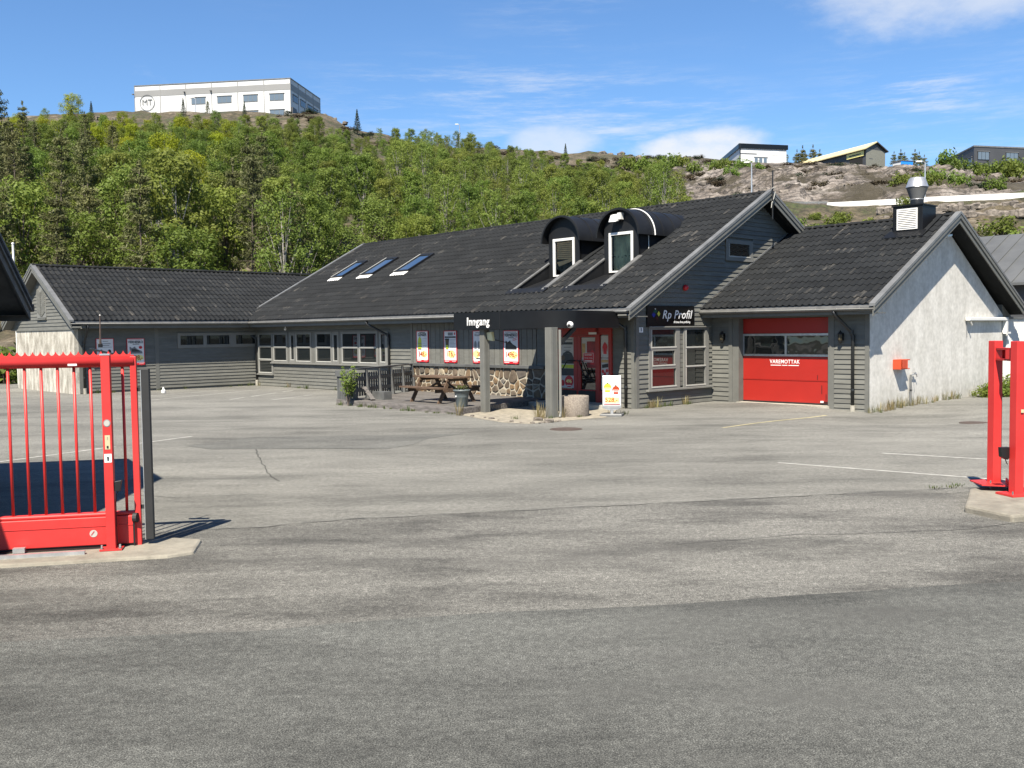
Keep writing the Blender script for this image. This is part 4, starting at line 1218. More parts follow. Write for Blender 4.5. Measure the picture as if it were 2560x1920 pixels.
for sx in (-1, 1):
    a = 4.36 + sx * .47
    fl = MB().hexa([V(a - .06 + sx * .06, 6.7, gz(6.7) + .05), V(a + .06 + sx * .06, 6.7, gz(6.7) + .05), V(a + .06 + sx * .06, 7.95, gz(7.95) + .05), V(a - .06 + sx * .06, 7.95, gz(7.95) + .05), V(a - .06 + sx * .06, 6.7, gz(6.7) + .075), V(a + .06 + sx * .06, 6.7, gz(6.7) + .07), V(a + .06 + sx * .06, 7.95, gz(7.95) + .07), V(a - .06 + sx * .06, 7.95, gz(7.95) + .075)])
    fl.build('flashing', M['tile'], vent)
MB().hexa([V(3.74, 6.66, gz(6.66) + .04), V(4.96, 6.66, gz(6.66) + .04), V(4.90, 7.0, gz(7.0) + .04), V(3.82, 7.0, gz(7.0) + .04), V(3.74, 6.66, gz(6.66) + .07), V(4.96, 6.66, gz(6.66) + .07), V(4.90, 7.0, gz(7.0) + .09), V(3.82, 7.0, gz(7.0) + .09)]).build('apron', M['black'], vent)

# ================================================================== SIDE WING
wing = thingB('side_wing', 'low grey side wing with a stained concrete gable end and long tiled roof', 'building', (0, 0, 0))
WX = -21.2
PW = P_side(WX)
sw_ = MB().box(WX - .2, -7.5, -.35, WX, 11.5, 2.7).build('long_wall', M['siding'], wing)
siding(sw_, PW, .09, 2.48, lambda z: (-7.34, -4.50), [], M['siding'], flip=True)
siding(sw_, PW, .09, 2.48, lambda z: (-4.34, -.04), [(-3.58, -.0, 1.66, 2.31)], M['siding'], flip=True)
for q in ((-7.46, -7.34, 0, .04, .02, 2.5), (-4.50, -4.34, 0, .035, .02, 2.5)): pbox(MB(), PW, *q).build('corner_board', M['trim'], wing)
window(wing, PW, (-3.56, -.005, 1.68, 2.29), [(-3.44, -2.44, 1.79, 2.18), (-2.30, -1.28, 1.79, 2.18), (-.98, -.06, 1.79, 2.18)], n1=.05, bead='frame')
MB().box(-28.2, -7.62, -.35, WX + .03, -7.47, 2.47).build('concrete_gable', M['concwall'], wing)
MB().box(-28.2, -7.5, -.35, -28.05, 11.5, 2.6).build('rear_wall', M['siding'], wing)
WS = .545; RX = -24.75
def wz(bx): return 2.80 + WS * (-20.6 - bx) if bx > RX else 2.80 + WS * (-20.6 - RX) - WS * (RX - bx)
gb = MB().prism([(-28.1, -7.56, 2.47), (WX, -7.56, 2.47), (RX, -7.56, wz(RX) - .18)], (0, .12, 0)).build('gable_wall', M['siding'], wing)
PWG = P_front(-7.56)
siding(gb, PWG, 2.49, 4.80, lambda z: (2 * RX - (-20.62 - (z - 2.58) / WS), -20.62 - (z - 2.58) / WS), [(-25.42, -24.32, 2.92, 4.30)], M['siding'])
MB().box(-28.2, -7.66, 2.455, WX + .02, -7.56, 2.49).build('drip_board', M['trim'], wing)
sh = MB(); pbox(sh, PWG, -25.42, -24.32, 0, .045, 2.98, 4.30); sho = sh.build('loft_shutter', M['frame'], wing)
for i in range(15):
    for s, x0, x1 in ((1, -25.33, -24.90), (-1, -24.84, -24.41)):
        zz = 3.05 + i * .085
        if zz > 4.05: continue
        p, q_ = ((x0, -7.615, zz + .20), (x1, -7.615, zz)) if s > 0 else ((x0, -7.615, zz), (x1, -7.615, zz + .20))
        MB().bar(p, q_, .018, .072, up=(0, 0, 1)).build('shutter_slat', M['siding'], sho)
b = MB(); pbox(b, PWG, -25.45, -24.30, 0, .10, 2.90, 2.96); b.build('shutter_sill', M['trim'], wing)
wroof = MB().prism([(RX, -7.9, wz(RX) - .1), (-29.0, -7.9, wz(-29.0) - .1), (-29.0, -7.9, wz(-29.0) - .2), (RX, -7.9, wz(RX) - .2)], (0, 19.5, 0)).build('roof', M['tile'], wing)
wlen = math.hypot(4.15, 4.15 * WS)
tile_roof(wroof, (-20.6, -7.92, 2.80), (0, 1, 0), (-4.15, 0, 4.15 * WS), 11.9 / 7, 7, wlen / 12, 12, 8)
MB().quad((-20.65, 3.9, 2.80), (RX, 3.9, wz(RX)), (RX, 11.5, wz(RX)), (-20.65, 11.5, 2.80)).build('rear_roof', M['tile'], wing)
ridge_caps(wroof, (RX, -7.95, wz(RX) + .02), (RX, 7.0, wz(RX) + .02))
def rake_y(parent, y0, bx_e, zE, RX_, zR, capm='zinc'):
    for sgn, xe in ((1, bx_e), (-1, 2 * RX_ - bx_e)):
        for off, drop, hgt in ((0, 0, .13), (.03, .12, .15)):
            yy = y0 + off
            MB().hexa([(xe, yy, zE - drop - hgt), (xe, yy + .028, zE - drop - hgt), (RX_, yy + .028, zR - drop - hgt), (RX_, yy, zR - drop - hgt),
                       (xe, yy, zE - drop), (xe, yy + .028, zE - drop), (RX_, yy + .028, zR - drop), (RX_, yy, zR - drop)]).build('bargeboard', M['trim'], parent)
        n_ = 3
        for i in range(n_):
            t0, t1 = i / n_, min(1, (i + 1.02) / n_)
            xa, xb = xe + (RX_ - xe) * t0, xe + (RX_ - xe) * t1
            za, zb_ = zE + (zR - zE) * t0 + .065 + .003 * (i % 2), zE + (zR - zE) * t1 + .065 + .003 * (i % 2)
            MB().hexa([(xa, y0 - .015, za - .075), (xa, y0 + .15, za - .075), (xb, y0 + .15, zb_ - .075), (xb, y0 - .015, zb_ - .075),
                       (xa, y0 - .015, za), (xa, y0 + .15, za), (xb, y0 + .15, zb_), (xb, y0 - .015, zb_)]).build('verge_flashing', M[capm], parent)
        MB().hexa([(xe, y0 + .06, zE - .24), (xe, -7.56, zE - .24), (RX_, -7.56, zR - .24), (RX_, y0 + .06, zR - .24), (xe, y0 + .06, zE - .21), (xe, -7.56, zE - .21), (RX_, -7.56, zR - .21), (RX_, y0 + .06, zR - .21)]).build('soffit', M['trim'], parent)
rake_y(wing, -7.98, -20.52, 2.76, RX, wz(RX) + .02)
MB().box(-20.69, -7.9, 2.50, -20.66, -.02, 2.74).build('fascia_board', M['trim'], wing)
MB().box(-21.2, -7.5, 2.52, -20.69, -.02, 2.545).build('eave_soffit', M['trim'], wing)
MB().quad((-20.62, -7.9, 2.795), (-20.62, -.6, 2.795), (-20.585, -.6, 2.685), (-20.585, -7.9, 2.685)).build('eave_apron', M['gutter'], wing)
half_gutter((-20.58, -7.95, 2.685), (-20.58, -.62, 2.685), .058, (1, 0, 0), parent=wing)
downpipe(wing, [(-20.58, -7.30, 2.62), (-20.62, -7.31, 2.5), (-21.08, -7.30, 1.92), (-21.12, -7.30, 1.75), (-21.12, -7.30, .08)])

# ================================================================== SIGNS AND POSTERS (local x right, -y towards the viewer, z up)
def decal(parent, poly, k, m, name, t=.0018, base=.0):
    MB().prism([(p[0], -base - .002 * k, p[1]) for p in poly], (0, -t, 0)).build(name, M[m], parent)
def drect(parent, x0, x1, z0, z1, k, m, name, base=.0):
    decal(parent, [(x0, z0), (x1, z0), (x1, z1), (x0, z1)], k, m, name, base=base)
def dtext(parent, s, size, x, z, k, m, base=.0, name='lettering', **kw):
    put_flat(text_mesh(s, size, M[m], ext=.0008, **kw), name, parent, (x, -base - .002 * k - .001, z), (1, 0, 0), (0, 0, 1))
def dellipse(parent, cx, cz, rx, rz_, k, m, name, base=.0, n=24):
    decal(parent, [(cx + rx * math.cos(2 * math.pi * i / n), cz + rz_ * math.sin(2 * math.pi * i / n)) for i in range(n)], k, m, name, base=base)
JACKET = [(.18, 0), (.82, 0), (.84, .55), (.98, .2), (1.0, .62), (.80, .86), (.62, .92), (.60, 1.0), (.40, 1.0), (.38, .92), (.20, .86), (0, .62), (.02, .2), (.16, .55)]
VEST = [(.1, 0), (.9, 0), (.92, .6), (.8, .85), (.62, .93), (.6, 1), (.4, 1), (.38, .93), (.2, .85), (.08, .6)]
CUP = [(.2, 0), (.8, 0), (.95, .85), (1, .86), (1, .95), (.9, 1), (.1, 1), (0, .95), (0, .86), (.05, .85)]
SHOE = [(0, .05), (.3, 0), (1, .02), (1, .2), (.9, .36), (.66, .55), (.5, .78), (.44, 1.0), (.30, .86), (.2, .74), (.12, .92), (.02, .95), (.05, .5)]
HAT = [(0, 0), (.1, -.08), (.9, -.08), (1, 0), (.8, .12), (.78, .7), (.6, .95), (.4, .95), (.22, .7), (.2, .12)]
HELMET = [(0, 0), (1, 0), (.98, .45), (.85, .8), (.6, 1), (.4, 1), (.15, .8), (.02, .45)]
def shape(parent, S, x0, z0, w, h, k, m, name, base=.0):
    decal(parent, [(x0 + p[0] * w, z0 + p[1] * h) for p in S], k, m, name, base=base)
def lines(parent, x0, x1, z, n, dz, k, m='greypr', base=.0, h=.010):
    for i in range(n):
        drect(parent, x0, x1 - (.25 * (x1 - x0) * ((i * 7) % 3) / 2), z - i * dz - h, z - i * dz, k, m, 'text_line', base=base)
def poster(b, w, h, label, rz=0.0, kind='genser'):
    t = thingB('poster', label, 'poster', b, rz, 'advertising posters on the grey walls')
    x0, x1 = -w / 2, w / 2
    bs = .028
    f = MB()
    for a, c, z0_, z1_ in ((x0, x0 + .022, 0, h), (x1 - .022, x1, 0, h), (x0, x1, h - .022, h), (x0, x1, 0, .075)): f.box(a, -bs - .008, z0_, c, -.004, z1_)
    for a in (x0 + .12, x1 - .16): f.box(a, -bs, -.025, a + .05, -.01, 0)
    f.build('frame', M['redpr'], t)
    drect(t, x0 + .02, x1 - .02, .07, h - .02, 0, 'whitep', 'sheet', base=bs - .004)
    lines(t, x0 + .05, x0 + .27, .05, 1, .02, 5, 'whitep', bs, .018); lines(t, x1 - .24, x1 - .05, .045, 1, .02, 5, 'whitep', bs, .010)
    Wd = w - .06
    if kind == 'genser':
        lines(t, -.15, .15, h - .05, 1, .02, 1, 'blackpr', bs, .022)
        dtext(t, 'GENSER', .135, 0, h - .14, 1, 'blackpr', bs, bold=.003, sx=.98)
        shape(t, VEST, x0 + .07, .43, .24, .44, 1, 'limepr', 'vest_picture', bs)
        for zz in (.53, .63): drect(t, x0 + .09, x0 + .29, zz, zz + .022, 2, 'greypr', 'vest_band', bs)
        drect(t, x0 + .09, x0 + .29, .43, .46, 2, 'blackpr', 'vest_hem', bs)
        lines(t, .02, .24, h - .27, 4, .075, 1, 'greypr', bs)
        dellipse(t, .10, .27, .16, .11, 1, 'yellowpr', 'price_splash', bs)
        dtext(t, '348,-', .25, .0, .265, 2, 'orangepr', bs, bold=.005, sx=.90)
    elif kind == 'cup':
        drect(t, -.12, .14, h - .16, h - .06, 1, 'greypr', 'print_block', bs)
        drect(t, .20, .26, h - .14, h - .06, 1, 'redpr', 'print_mark', bs)
        drect(t, x0 + .05, x1 - .05, h - .24, h - .19, 1, 'blackpr', 'print_block', bs)
        shape(t, CUP, x0 + .06, .44, .22, .36, 1, 'brownpr', 'cup_picture', bs)
        drect(t, x0 + .06, x0 + .28, .755, .80, 2, 'blackpr', 'cup_lid', bs)
        drect(t, x0 + .11, x0 + .23, .46, .58, 2, 'limepr', 'cup_print', bs)
        lines(t, -.02, .27, h - .29, 8, .045, 1, 'greypr', bs)
        dellipse(t, .06, .28, .20, .13, 1, 'yellowpr', 'price_splash', bs)
        dtext(t, '176,-', .27, .02, .28, 2, 'orangepr', bs, bold=.005, sx=.92)
    elif kind == 'wool':
        lines(t, -.20, .1, h - .06, 1, .02, 1, 'greypr', bs, .018)
        dtext(t, 'ULLGENSER', .10, .0, h - .145, 1, 'greypr', bs, bold=.003, sx=.95)
        for q in (0, .17, .34): shape(t, VEST, x0 + .06 + q, .46, .15, .26, 1, 'greypr', 'garment_picture', bs)
        dellipse(t, -.16, .29, .15, .13, 1, 'yellowpr', 'price_splash', bs)
        dtext(t, '30', .19, -.04, .28, 2, 'orangepr', bs, bold=.005)
        lines(t, -.18, .15, .16, 1, .02, 1, 'blackpr', bs, .03)
    elif kind in ('shoe', 'shoe2'):
        lines(t, -.25, .25, h - .05, 1, .02, 1, 'redpr' if kind == 'shoe2' else 'greypr', bs, .014)
        dtext(t, 'VERNESKO', .13, 0, h - .15, 1, 'blackpr', bs, bold=.004, sx=.93)
        lines(t, -.12, .14, h - .22, 1, .02, 1, 'blackpr', bs, .022)
        mt = 'blackpr' if kind == 'shoe' else 'greypr'
        shape(t, SHOE, -.26, .46, .52, .27, 1, mt, 'shoe_picture', bs)
        shape(t, SHOE, -.18, .52, .34, .13, 2, 'darkpr', 'shoe_panel', bs)
        drect(t, -.26, .26, .45, .468, 2, 'darkpr', 'shoe_sole', bs)
        if kind == 'shoe':
            for q in (0, .05): decal(t, [(.08, .70 + q), (.27, .76 + q), (.27, .775 + q), (.08, .715 + q)], 1, 'redpr', 'print_stroke', base=bs)
        else: dellipse(t, .19, h - .36, .07, .06, 1, 'redpr', 'round_mark', bs)
        dellipse(t, .10, .28, .20, .12, 1, 'yellowpr', 'price_splash', bs)
        dtext(t, '1496,-' if kind == 'shoe' else '1498,-', .245, .0, .28, 2, 'orangepr', bs, bold=.005, sx=.84)
    elif kind == 'hats':
        lines(t, -.08, .12, h - .10, 1, .02, 1, 'greypr', bs, .02)
        lines(t, -.22, .22, h - .19, 2, .07, 1, 'greypr', bs, .025)
        lines(t, -.26, .26, h - .33, 1, .05, 1, 'greypr', bs, .014)
        for q in (-.26, .05): shape(t, HAT, q, .42, .23, .20, 1, 'blackpr', 'hat_picture', bs)
        drect(t, x0 + .03, x1 - .03, .24, .36, 1, 'yellowpr', 'print_band', bs)
        drect(t, x0 + .03, x0 + .2, .10, .22, 1, 'blackpr', 'print_block', bs)
    return t
M['brownpr'] = mat('brown_print', (.16, .09, .03), .45, var=.5, scale=14)
M['darkpr'] = mat('charcoal_print', (.05, .05, .055), .45, var=.3, scale=14)
YB = -.03
poster((-9.445, YB, 1.17), .66, 1.07, 'poster of a lime vest priced 348 beside the railing', 0, 'genser')
poster((-7.925, YB, 1.17), .67, 1.06, 'poster of a travel cup priced 176 above the picnic table', 0, 'cup')
poster((-6.435, YB, 1.17), .68, 1.05, 'poster of woollen sweaters half hidden behind the canopy post', 0, 'wool')
poster((-4.955, YB, 1.17), .69, 1.04, 'poster of a black safety shoe priced 1496 near the red door', 0, 'shoe')
poster((WX + .03, -6.49, 1.07), .68, 1.04, 'poster with two black hats on the side wing, behind the gate', math.pi / 2, 'hats')
poster((WX + .03, -5.29, 1.05), .70, 1.05, 'poster of a grey safety shoe on the side wing wall', math.pi / 2, 'shoe2')
# stickers on the doors are prints on the glass: parts of the door
def dsheet(x0, x1, z0_, z1_, m='sheetgrey', k=0): drect(door, x0, x1, z0_, z1_, k, m, 'door_print', base=.020)
M['sheetgrey'] = mat('grey_paper_print', (.80, .80, .79), .6, var=.06)
M['redpaper'] = mat('dull_red_print', (.40, .03, .035), .5, var=.3, scale=5)
dsheet(-2.85, -2.29, .50, 1.98)
lines(door, -2.80, -2.36, 1.93, 1, .02, 2, 'greypr', .022, .03); lines(door, -2.78, -2.34, 1.84, 1, .02, 2, 'blackpr', .022, .07); lines(door, -2.70, -2.40, 1.70, 3, .09, 2, 'greypr', .022, .02)
shape(door, HELMET, -2.80, 1.24, .50, .34, 2, 'darkpr', 'helmet_print', .022); drect(door, -2.82, -2.30, 1.21, 1.25, 3, 'blackpr', 'helmet_brim', .022)
dellipse(door, -2.73, 1.38, .08, .08, 3, 'brownpr', 'helmet_badge', .022)
drect(door, -2.84, -2.30, 1.08, 1.18, 2, 'limepr', 'vest_print', .022); drect(door, -2.84, -2.30, .86, 1.07, 2, 'darkpr', 'vest_print', .022)
dellipse(door, -2.50, .69, .17, .17, 3, 'redpr', 'price_disc', .022); dellipse(door, -2.76, .64, .08, .09, 2, 'redpr', 'price_disc', .022)
dtext(door, '496', .15, -2.50, .69, 4, 'yellowpr', .022, bold=.004); lines(door, -2.60, -2.40, .58, 1, .02, 4, 'whitep', .022, .018)
dsheet(-1.99, -1.44, 1.24, 1.97, 'sheetgrey'); drect(door, -1.78, -1.45, 1.10, 1.86, 1, 'redpaper', 'door_print', base=.022)
drect(door, -1.97, -1.84, 1.40, 1.80, 1, 'tan', 'door_print', base=.022); shape(door, JACKET, -1.68, 1.20, .22, .42, 2, 'redpr', 'jacket_print', .022)
drect(door, -1.92, -1.52, 1.26, 1.53, 3, 'redpr', 'opening_hours_plate', base=.022)
for q in ((-1.92, -1.91, 1.26, 1.53), (-1.53, -1.52, 1.26, 1.53), (-1.92, -1.52, 1.52, 1.53), (-1.92, -1.52, 1.26, 1.27)): drect(door, *q, 4, 'whitep', 'plate_border', .022)
dtext(door, 'Åpningstider', .058, -1.72, 1.475, 4, 'whitep', .022, bold=.001); dtext(door, 'Mandag - fredag', .046, -1.72, 1.385, 4, 'whitep', .022); drect(door, -1.87, -1.57, 1.285, 1.315, 4, 'whitep', 'text_line', .022)
dsheet(-1.24, -.94, 1.40, 2.02); dsheet(-1.24, -.94, .86, 1.38); dsheet(-1.24, -.94, .48, .84)
shape(door, JACKET, -1.18, 1.50, .19, .34, 2, 'redpr', 'jacket_print', .022); drect(door, -1.22, -.97, 1.26, 1.34, 2, 'tan', 'door_print', .022)
decal(door, [(-1.20, 1.10), (-.97, 1.13), (-.97, 1.24), (-1.20, 1.20)], 2, 'blackpr', 'door_print', base=.022)
for x, z in ((-1.17, 1.01), (-1.02, 1.03), (-1.10, .94)): dellipse(door, x, z, .05, .05, 2, 'redpr', 'price_disc', .022)
drect(door, -1.19, -1.08, .50, .68, 2, 'blackpr', 'door_print', .022); lines(door, -1.20, -.99, .80, 2, .05, 2, 'greypr', .022)
for z0_, z1_ in ((1.70, 2.02), (1.20, 1.66), (.75, 1.16)): dsheet(-3.21, -3.09, z0_, z1_, 'redpaper')
drect(door, -1.66, -1.36, 2.06, 2.12, 0, 'whitep', 'door_number_plate', base=.077)
# shop sign
sg = thingB('shop_sign', 'black shop sign with white script lettering and coloured diamonds above the gable windows', 'sign', (.03, 1.515, 2.25), math.pi / 2)
MB().box(-1.075, -.045, 0, 1.075, 0, .595).build('board', M['blacksign'], sg, bevel=.004)
def dia(x, z, rx, rz_, m): decal(sg, [(x, z - rz_), (x + rx, z), (x, z + rz_), (x - rx, z)], 1, m, 'diamond', base=.045)
dia(-.73, .435, .10, .065, 'greenpr'); dia(-.80, .335, .085, .075, 'bluepr'); dia(-.58, .365, .07, .075, 'yelpr')
M['darkredpr'] = mat('dark_red_print', (.06, .004, .004), .4)
dia(-.66, .235, .075, .06, 'darkredpr'); dia(-.73, .50, .03, .022, 'whitep')
dtext(sg, 'Rp Profil', .34, .25, .335, 1, 'whitep', .045, bold=.0035, shear=.28, sx=1.05, name='lettering', space=1.07)
dtext(sg, 'Alt innen firma profilering', .092, .48, .13, 1, 'whitep', .045, bold=.0015, shear=.1, sx=.80, name='small_lettering')
ins = thingB('entrance_lettering', 'white raised word Inngang on the black canopy fascia', 'lettering', (-2.41, -3.60, 2.44))
put_flat(text_mesh('Inngang', .31, M['whitep'], bold=.002, ext=.012, sx=.84, space=1.16), 'letters', ins, (0, -.015, 0), (1, 0, 0), (0, 0, 1))
hn = thingB('house_number', 'small white plate with the number 5 on the grey corner', 'number plate', (.03, .21, 2.10), math.pi / 2)
MB().box(-.08, -.012, 0, .08, 0, .14).build('plate', M['whitep'], hn); dtext(hn, '5', .13, 0, .07, 1, 'blackpr', .012, bold=.004, sx=.9)

# ================================================================== LAMPS, CAMERAS
def wall_lantern(b, label):
    t = thingB('wall_lantern', label, 'wall lamp', b, 0, 'black lanterns either side of the red garage door')
    MB().box(-.05, -.02, -.10, .05, 0, .10).build('wall_plate', M['blackpl'], t)
    g = MB().lathe([(.035, -.12), (.055, -.08), (.055, .06), (.04, .09)], (0, -.10, 0), 10).build('glass', M['lampdark'], t)
    MB().lathe([(.075, .06), (.07, .075), (.03, .13), (.01, .17)], (0, -.10, 0), 10).build('cap', M['blackpl'], t)
    MB().lathe([(.01, -.19), (.045, -.15), (.05, -.11)], (0, -.10, 0), 10).build('base', M['blackpl'], t)
    for i in range(6):
        a = i * math.pi / 3
        MB().bar((.062 * math.cos(a), -.10 + .062 * math.sin(a), -.12), (.062 * math.cos(a), -.10 + .062 * math.sin(a), .07), .012, .012).build('cage_bar', M['blackpl'], t)
    MB().bar((0, -.02, .0), (0, -.06, .0), .02, .02).build('arm', M['blackpl'], t)
M['lampdark'] = m_glass('lantern_glass', (.06, .05, .03), 1.6)
wall_lantern((.45, GY - .03, 1.94), 'black wall lantern left of the red garage door')
wall_lantern((4.22, GY - .03, 1.92), 'black wall lantern right of the red garage door, beside the downpipe')
sr = thingB('alarm_siren', 'round red alarm siren high on the grey gable', 'siren', (.03, 2.17, 3.37), math.pi / 2)
ob = MB().lathe([(.07, 0), (.085, .01), (.085, .06), (.06, .11), (.0, .125)], (0, 0, 0), 20, cap=False).build('dome', M['redpr'], sr, smooth=True); ob.rotation_euler = (math.pi / 2, 0, 0)
MB().box(-.06, -.012, -.06, .06, .0, .06).build('base', M['blackpl'], sr)
dc = thingB('dome_camera', 'white ball shaped security camera on the rounded canopy corner', 'camera', (.40, -3.02, 2.36))
MB().lathe([(.0, -.085), (.05, -.068), (.078, -.03), (.085, .0), (.075, .04), (.045, .072), (.0, .085)], (.08, -.06, -.04), 20, cap=False).build('housing', M['white'], dc, smooth=True)
ob = MB().lathe([(.0, .035), (.03, .028), (.042, .0)], (0, 0, 0), 16, cap=False).build('lens', M['blackpl'], dc, smooth=True)
ob.matrix_local = Matrix.Translation((.105, -.125, -.055)) @ Matrix.Rotation(math.radians(75), 4, 'X') @ Matrix.Rotation(.25, 4, 'Y')
MB().tube([(0, 0, .02), (.05, -.04, 0)], .03, 8).build('bracket', M['white'], dc)
fl = thingB('flood_lamp', 'cream flood lamp on a black arm beside the left canopy post', 'lamp', (-2.30, -3.30, 2.05))
MB().hexa([(.02, -.10, -.10), (.20, -.06, -.13), (.19, .02, -.12), (.02, .0, -.10), (.0, -.12, .10), (.17, -.10, .12), (.16, .0, .12), (.0, .02, .10)]).build('lamp_head', M['lampglass'], fl, bevel=.01)
MB().tube([(.1, 0, -.08), (.18, .25, -.14), (.22, .55, -.2)], .012, 6).build('arm', M['blackpl'], fl)
f2 = thingB('dormer_floodlight', 'white floodlight under the right dormer arch', 'floodlight', (-2.42, 2.08, 5.62))
MB().hexa([(-.22, -.16, -.15), (.08, -.16, -.16), (.08, .0, -.12), (-.22, .0, -.12), (-.16, -.12, .06), (.07, -.12, .07), (.07, .02, .10), (-.16, .02, .10)]).build('lamp_head', M['white'], f2, bevel=.012)
MB().box(.06, -.06, -.08, .18, .10, .12).build('bracket', M['white'], f2)
MB().lathe([(.03, -.20), (.035, -.16)], (-.06, -.02, -.02), 10).build('sensor', M['blackpl'], f2)
cb = thingB('white_cable', 'white cable looped over the right dormer roof and down its side', 'cable', (-2.37, 2.75, 5.04))
pts = [(math.cos(t) * .885, 0, math.sin(t) * .865) for t in [math.pi * .55 - math.pi * .55 * i / 12 for i in range(13)]]
MB().tube(pts, .020, 6).build('roof_run', M['white'], cb)
MB().tube([(.71, -.1, .0), (.71, -.1, -.40), (.74, -.35, -.66), (.74, -.55, -.66)], .012, 6).build('wall_run', M['white'], cb)
bl = thingB('soffit_bulb', 'small white bulb under the eaves above the left windows', 'lamp', (-18.3, -.25, 2.50))
MB().lathe([(.02, 0), (.025, -.03), (.05, -.09), (.045, -.14), (.0, -.165)], (0, 0, 0), 12, cap=False).build('bulb', M['white'], bl, smooth=True)
s2 = thingB('gable_floodlight', 'grey floodlight tucked under the apex of the white gable', 'floodlight', (5.02, 7.45, 4.70), math.pi / 2)
MB().hexa([(-.1, -.34, .0), (.22, -.34, .05), (.22, -.16, .0), (-.1, -.16, -.04), (-.1, -.34, .05), (.22, -.34, .1), (.22, -.16, .08), (-.1, -.16, .04)]).build('lamp_head', M['galv'], s2)
MB().tube([(0, -.2, .0), (-.1, -.1, -.05), (-.12, 0, -.08)], .02, 6).build('arm', M['blackpl'], s2)
MB().box(-.30, -.12, -.10, -.16, -.0, -.03).build('junction_box', M['blackpl'], s2)

# ------------------------------------------------------------------ white gable fittings
aw = thingB('awning_cassette', 'white awning cassette high on the white plastered wall', 'awning', (GX, 11.0, 2.32), math.pi / 2)
MB().box(-1.5, -.16, 0, 1.52, -.02, .11).build('cassette', M['white'], aw, bevel=.02)
MB().box(1.38, -.15, -.38, 1.52, -.02, .02).build('end_bracket', M['white'], aw); MB().box(1.38, -.15, -.42, 1.75, -.04, -.36).build('arm', M['white'], aw)
MB().tube([(-1.38, -.12, -.02), (-1.30, -.14, -.13)], .03, 8).build('crank_eye', M['bead'], aw)
MB().tube([(-1.42, -.03, 0), (-1.36, -.02, -.5)], .008, 5).build('cord', M['greypr'], aw)
rb = thingB('orange_wall_box', 'orange red open box fixed to the white wall', 'box', (GX, 5.12, 1.03), math.pi / 2)
k_ = MB()
for q in ((-.26, -.24, -.02, .26, 0, 0), (-.26, -.26, 0, -.23, -.0, .24), (-.26, -.24, .22, .26, 0, .25), (.10, -.24, 0, .13, -.2, .24)): k_.box(q[0], q[1], q[2], q[3], q[4], q[5])
k_.box(-.26, -.26, 0, .05, -.22, .24)
k_.build('housing', M['orangebox'], rb, bevel=.006)
MB().box(-.05, -.20, .01, .20, -.02, .20).build('dark_inside', M['interior'], rb); MB().box(.02, -.225, .03, .18, -.205, .06).build('tray', M['whitep'], rb)
tp = thingB('standpipe_tap', 'thin grey standpipe with a brass tap against the white wall', 'tap', (GX + .06, 5.82, -.12), math.pi / 2)
MB().tube([(0, 0, -.2), (0, 0, .95)], .03, 8).build('pipe', M['zinc'], tp)
MB().tube([(0, 0, .93), (.12, -.02, .97), (.30, -.02, .96), (.34, -.02, .88)], .018, 8).build('spout', M['galv'], tp); MB().box(.14, -.05, .99, .22, .01, 1.02).build('handle', M['galv'], tp)
MB().tube([(.02, -.03, .9), (.10, -.04, .7), (.16, -.03, .45)], .006, 5).build('cord', M['greypr'], tp)
MB().lathe([(.036, 0), (.036, .04)], (0, 0, .5), 8).build('clip', M['blackpl'], tp)

# ================================================================== DECK, RAILING, TABLE
DKZ = .16
deck = thingB('timber_deck', 'low weathered timber deck in front of the stone plinth', 'deck', (-6, -2, 0))
def dk(x, y, z): return (x + 6, y + 2, z)
dpoly = [(-8.35, -4.22), (-2.42, -4.22), (-2.62, -3.2), (-3.45, -.10), (-10.0, -.10), (-8.35, -3.0)]
y = -4.22
def xr(y):
    xl = -8.35 if y < -3.0 else -8.35 - 1.65 * (y + 3.0) / 2.9
    xr_ = -2.42 - (y + 4.22) * .25 
    return xl, xr_
i = 0
while y < -.2:
    (a0, b0), (a1, b1) = xr(y), xr(y + .128)
    dz = random.uniform(-.004, .004)
    cut = random.Random(i).uniform(.3, .7); xm = a0 + (b0 - a0) * cut
    for s0, s1, e0, e1 in ((a0, a1, xm - .003, xm - .003), (xm + .003, xm + .003, b0, b1)):
        MB().hexa([dk(s0, y, DKZ - .03), dk(e0, y, DKZ - .03), dk(e1, y + .128, DKZ - .03), dk(s1, y + .128, DKZ - .03), dk(s0, y, DKZ + dz), dk(e0, y, DKZ + dz), dk(e1, y + .128, DKZ + dz), dk(s1, y + .128, DKZ + dz)]).build('plank', M['deck'], deck)
    y += .136; i += 1
fr = MB().box(*dk(-8.36, -4.27, -.02), *dk(-5.2, -4.225, DKZ - .005)).build('edge_board', M['deckside'], deck)
MB().box(*dk(-5.195, -4.27, -.02), *dk(-2.38, -4.225, DKZ - .005)).build('edge_board', M['deckside'], deck)
MB().bar(dk(-2.40, -4.24, .07), dk(-3.42, -.15, .07), .045, .17).build('edge_board', M['deckside'], deck)
MB().bar(dk(-8.36, -4.24, .07), dk(-8.36, -3.0, .07), .045, .17).build('edge_board', M['deckside'], deck)
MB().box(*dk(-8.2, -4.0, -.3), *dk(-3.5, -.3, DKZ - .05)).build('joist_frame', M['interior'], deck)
rl = thingB('deck_railing', 'grey timber railing with pickets along the left side of the deck', 'railing', (-7.6, -4.2, DKZ))
d_ = Vector((-2.4, 4.1, 0)); Lr = d_.length; dn = d_ / Lr
def rp(t, z, n=0.0): 
    s = Vector((dn.y, -dn.x, 0)); p = dn * t + s * n
    return (p.x, p.y, z)
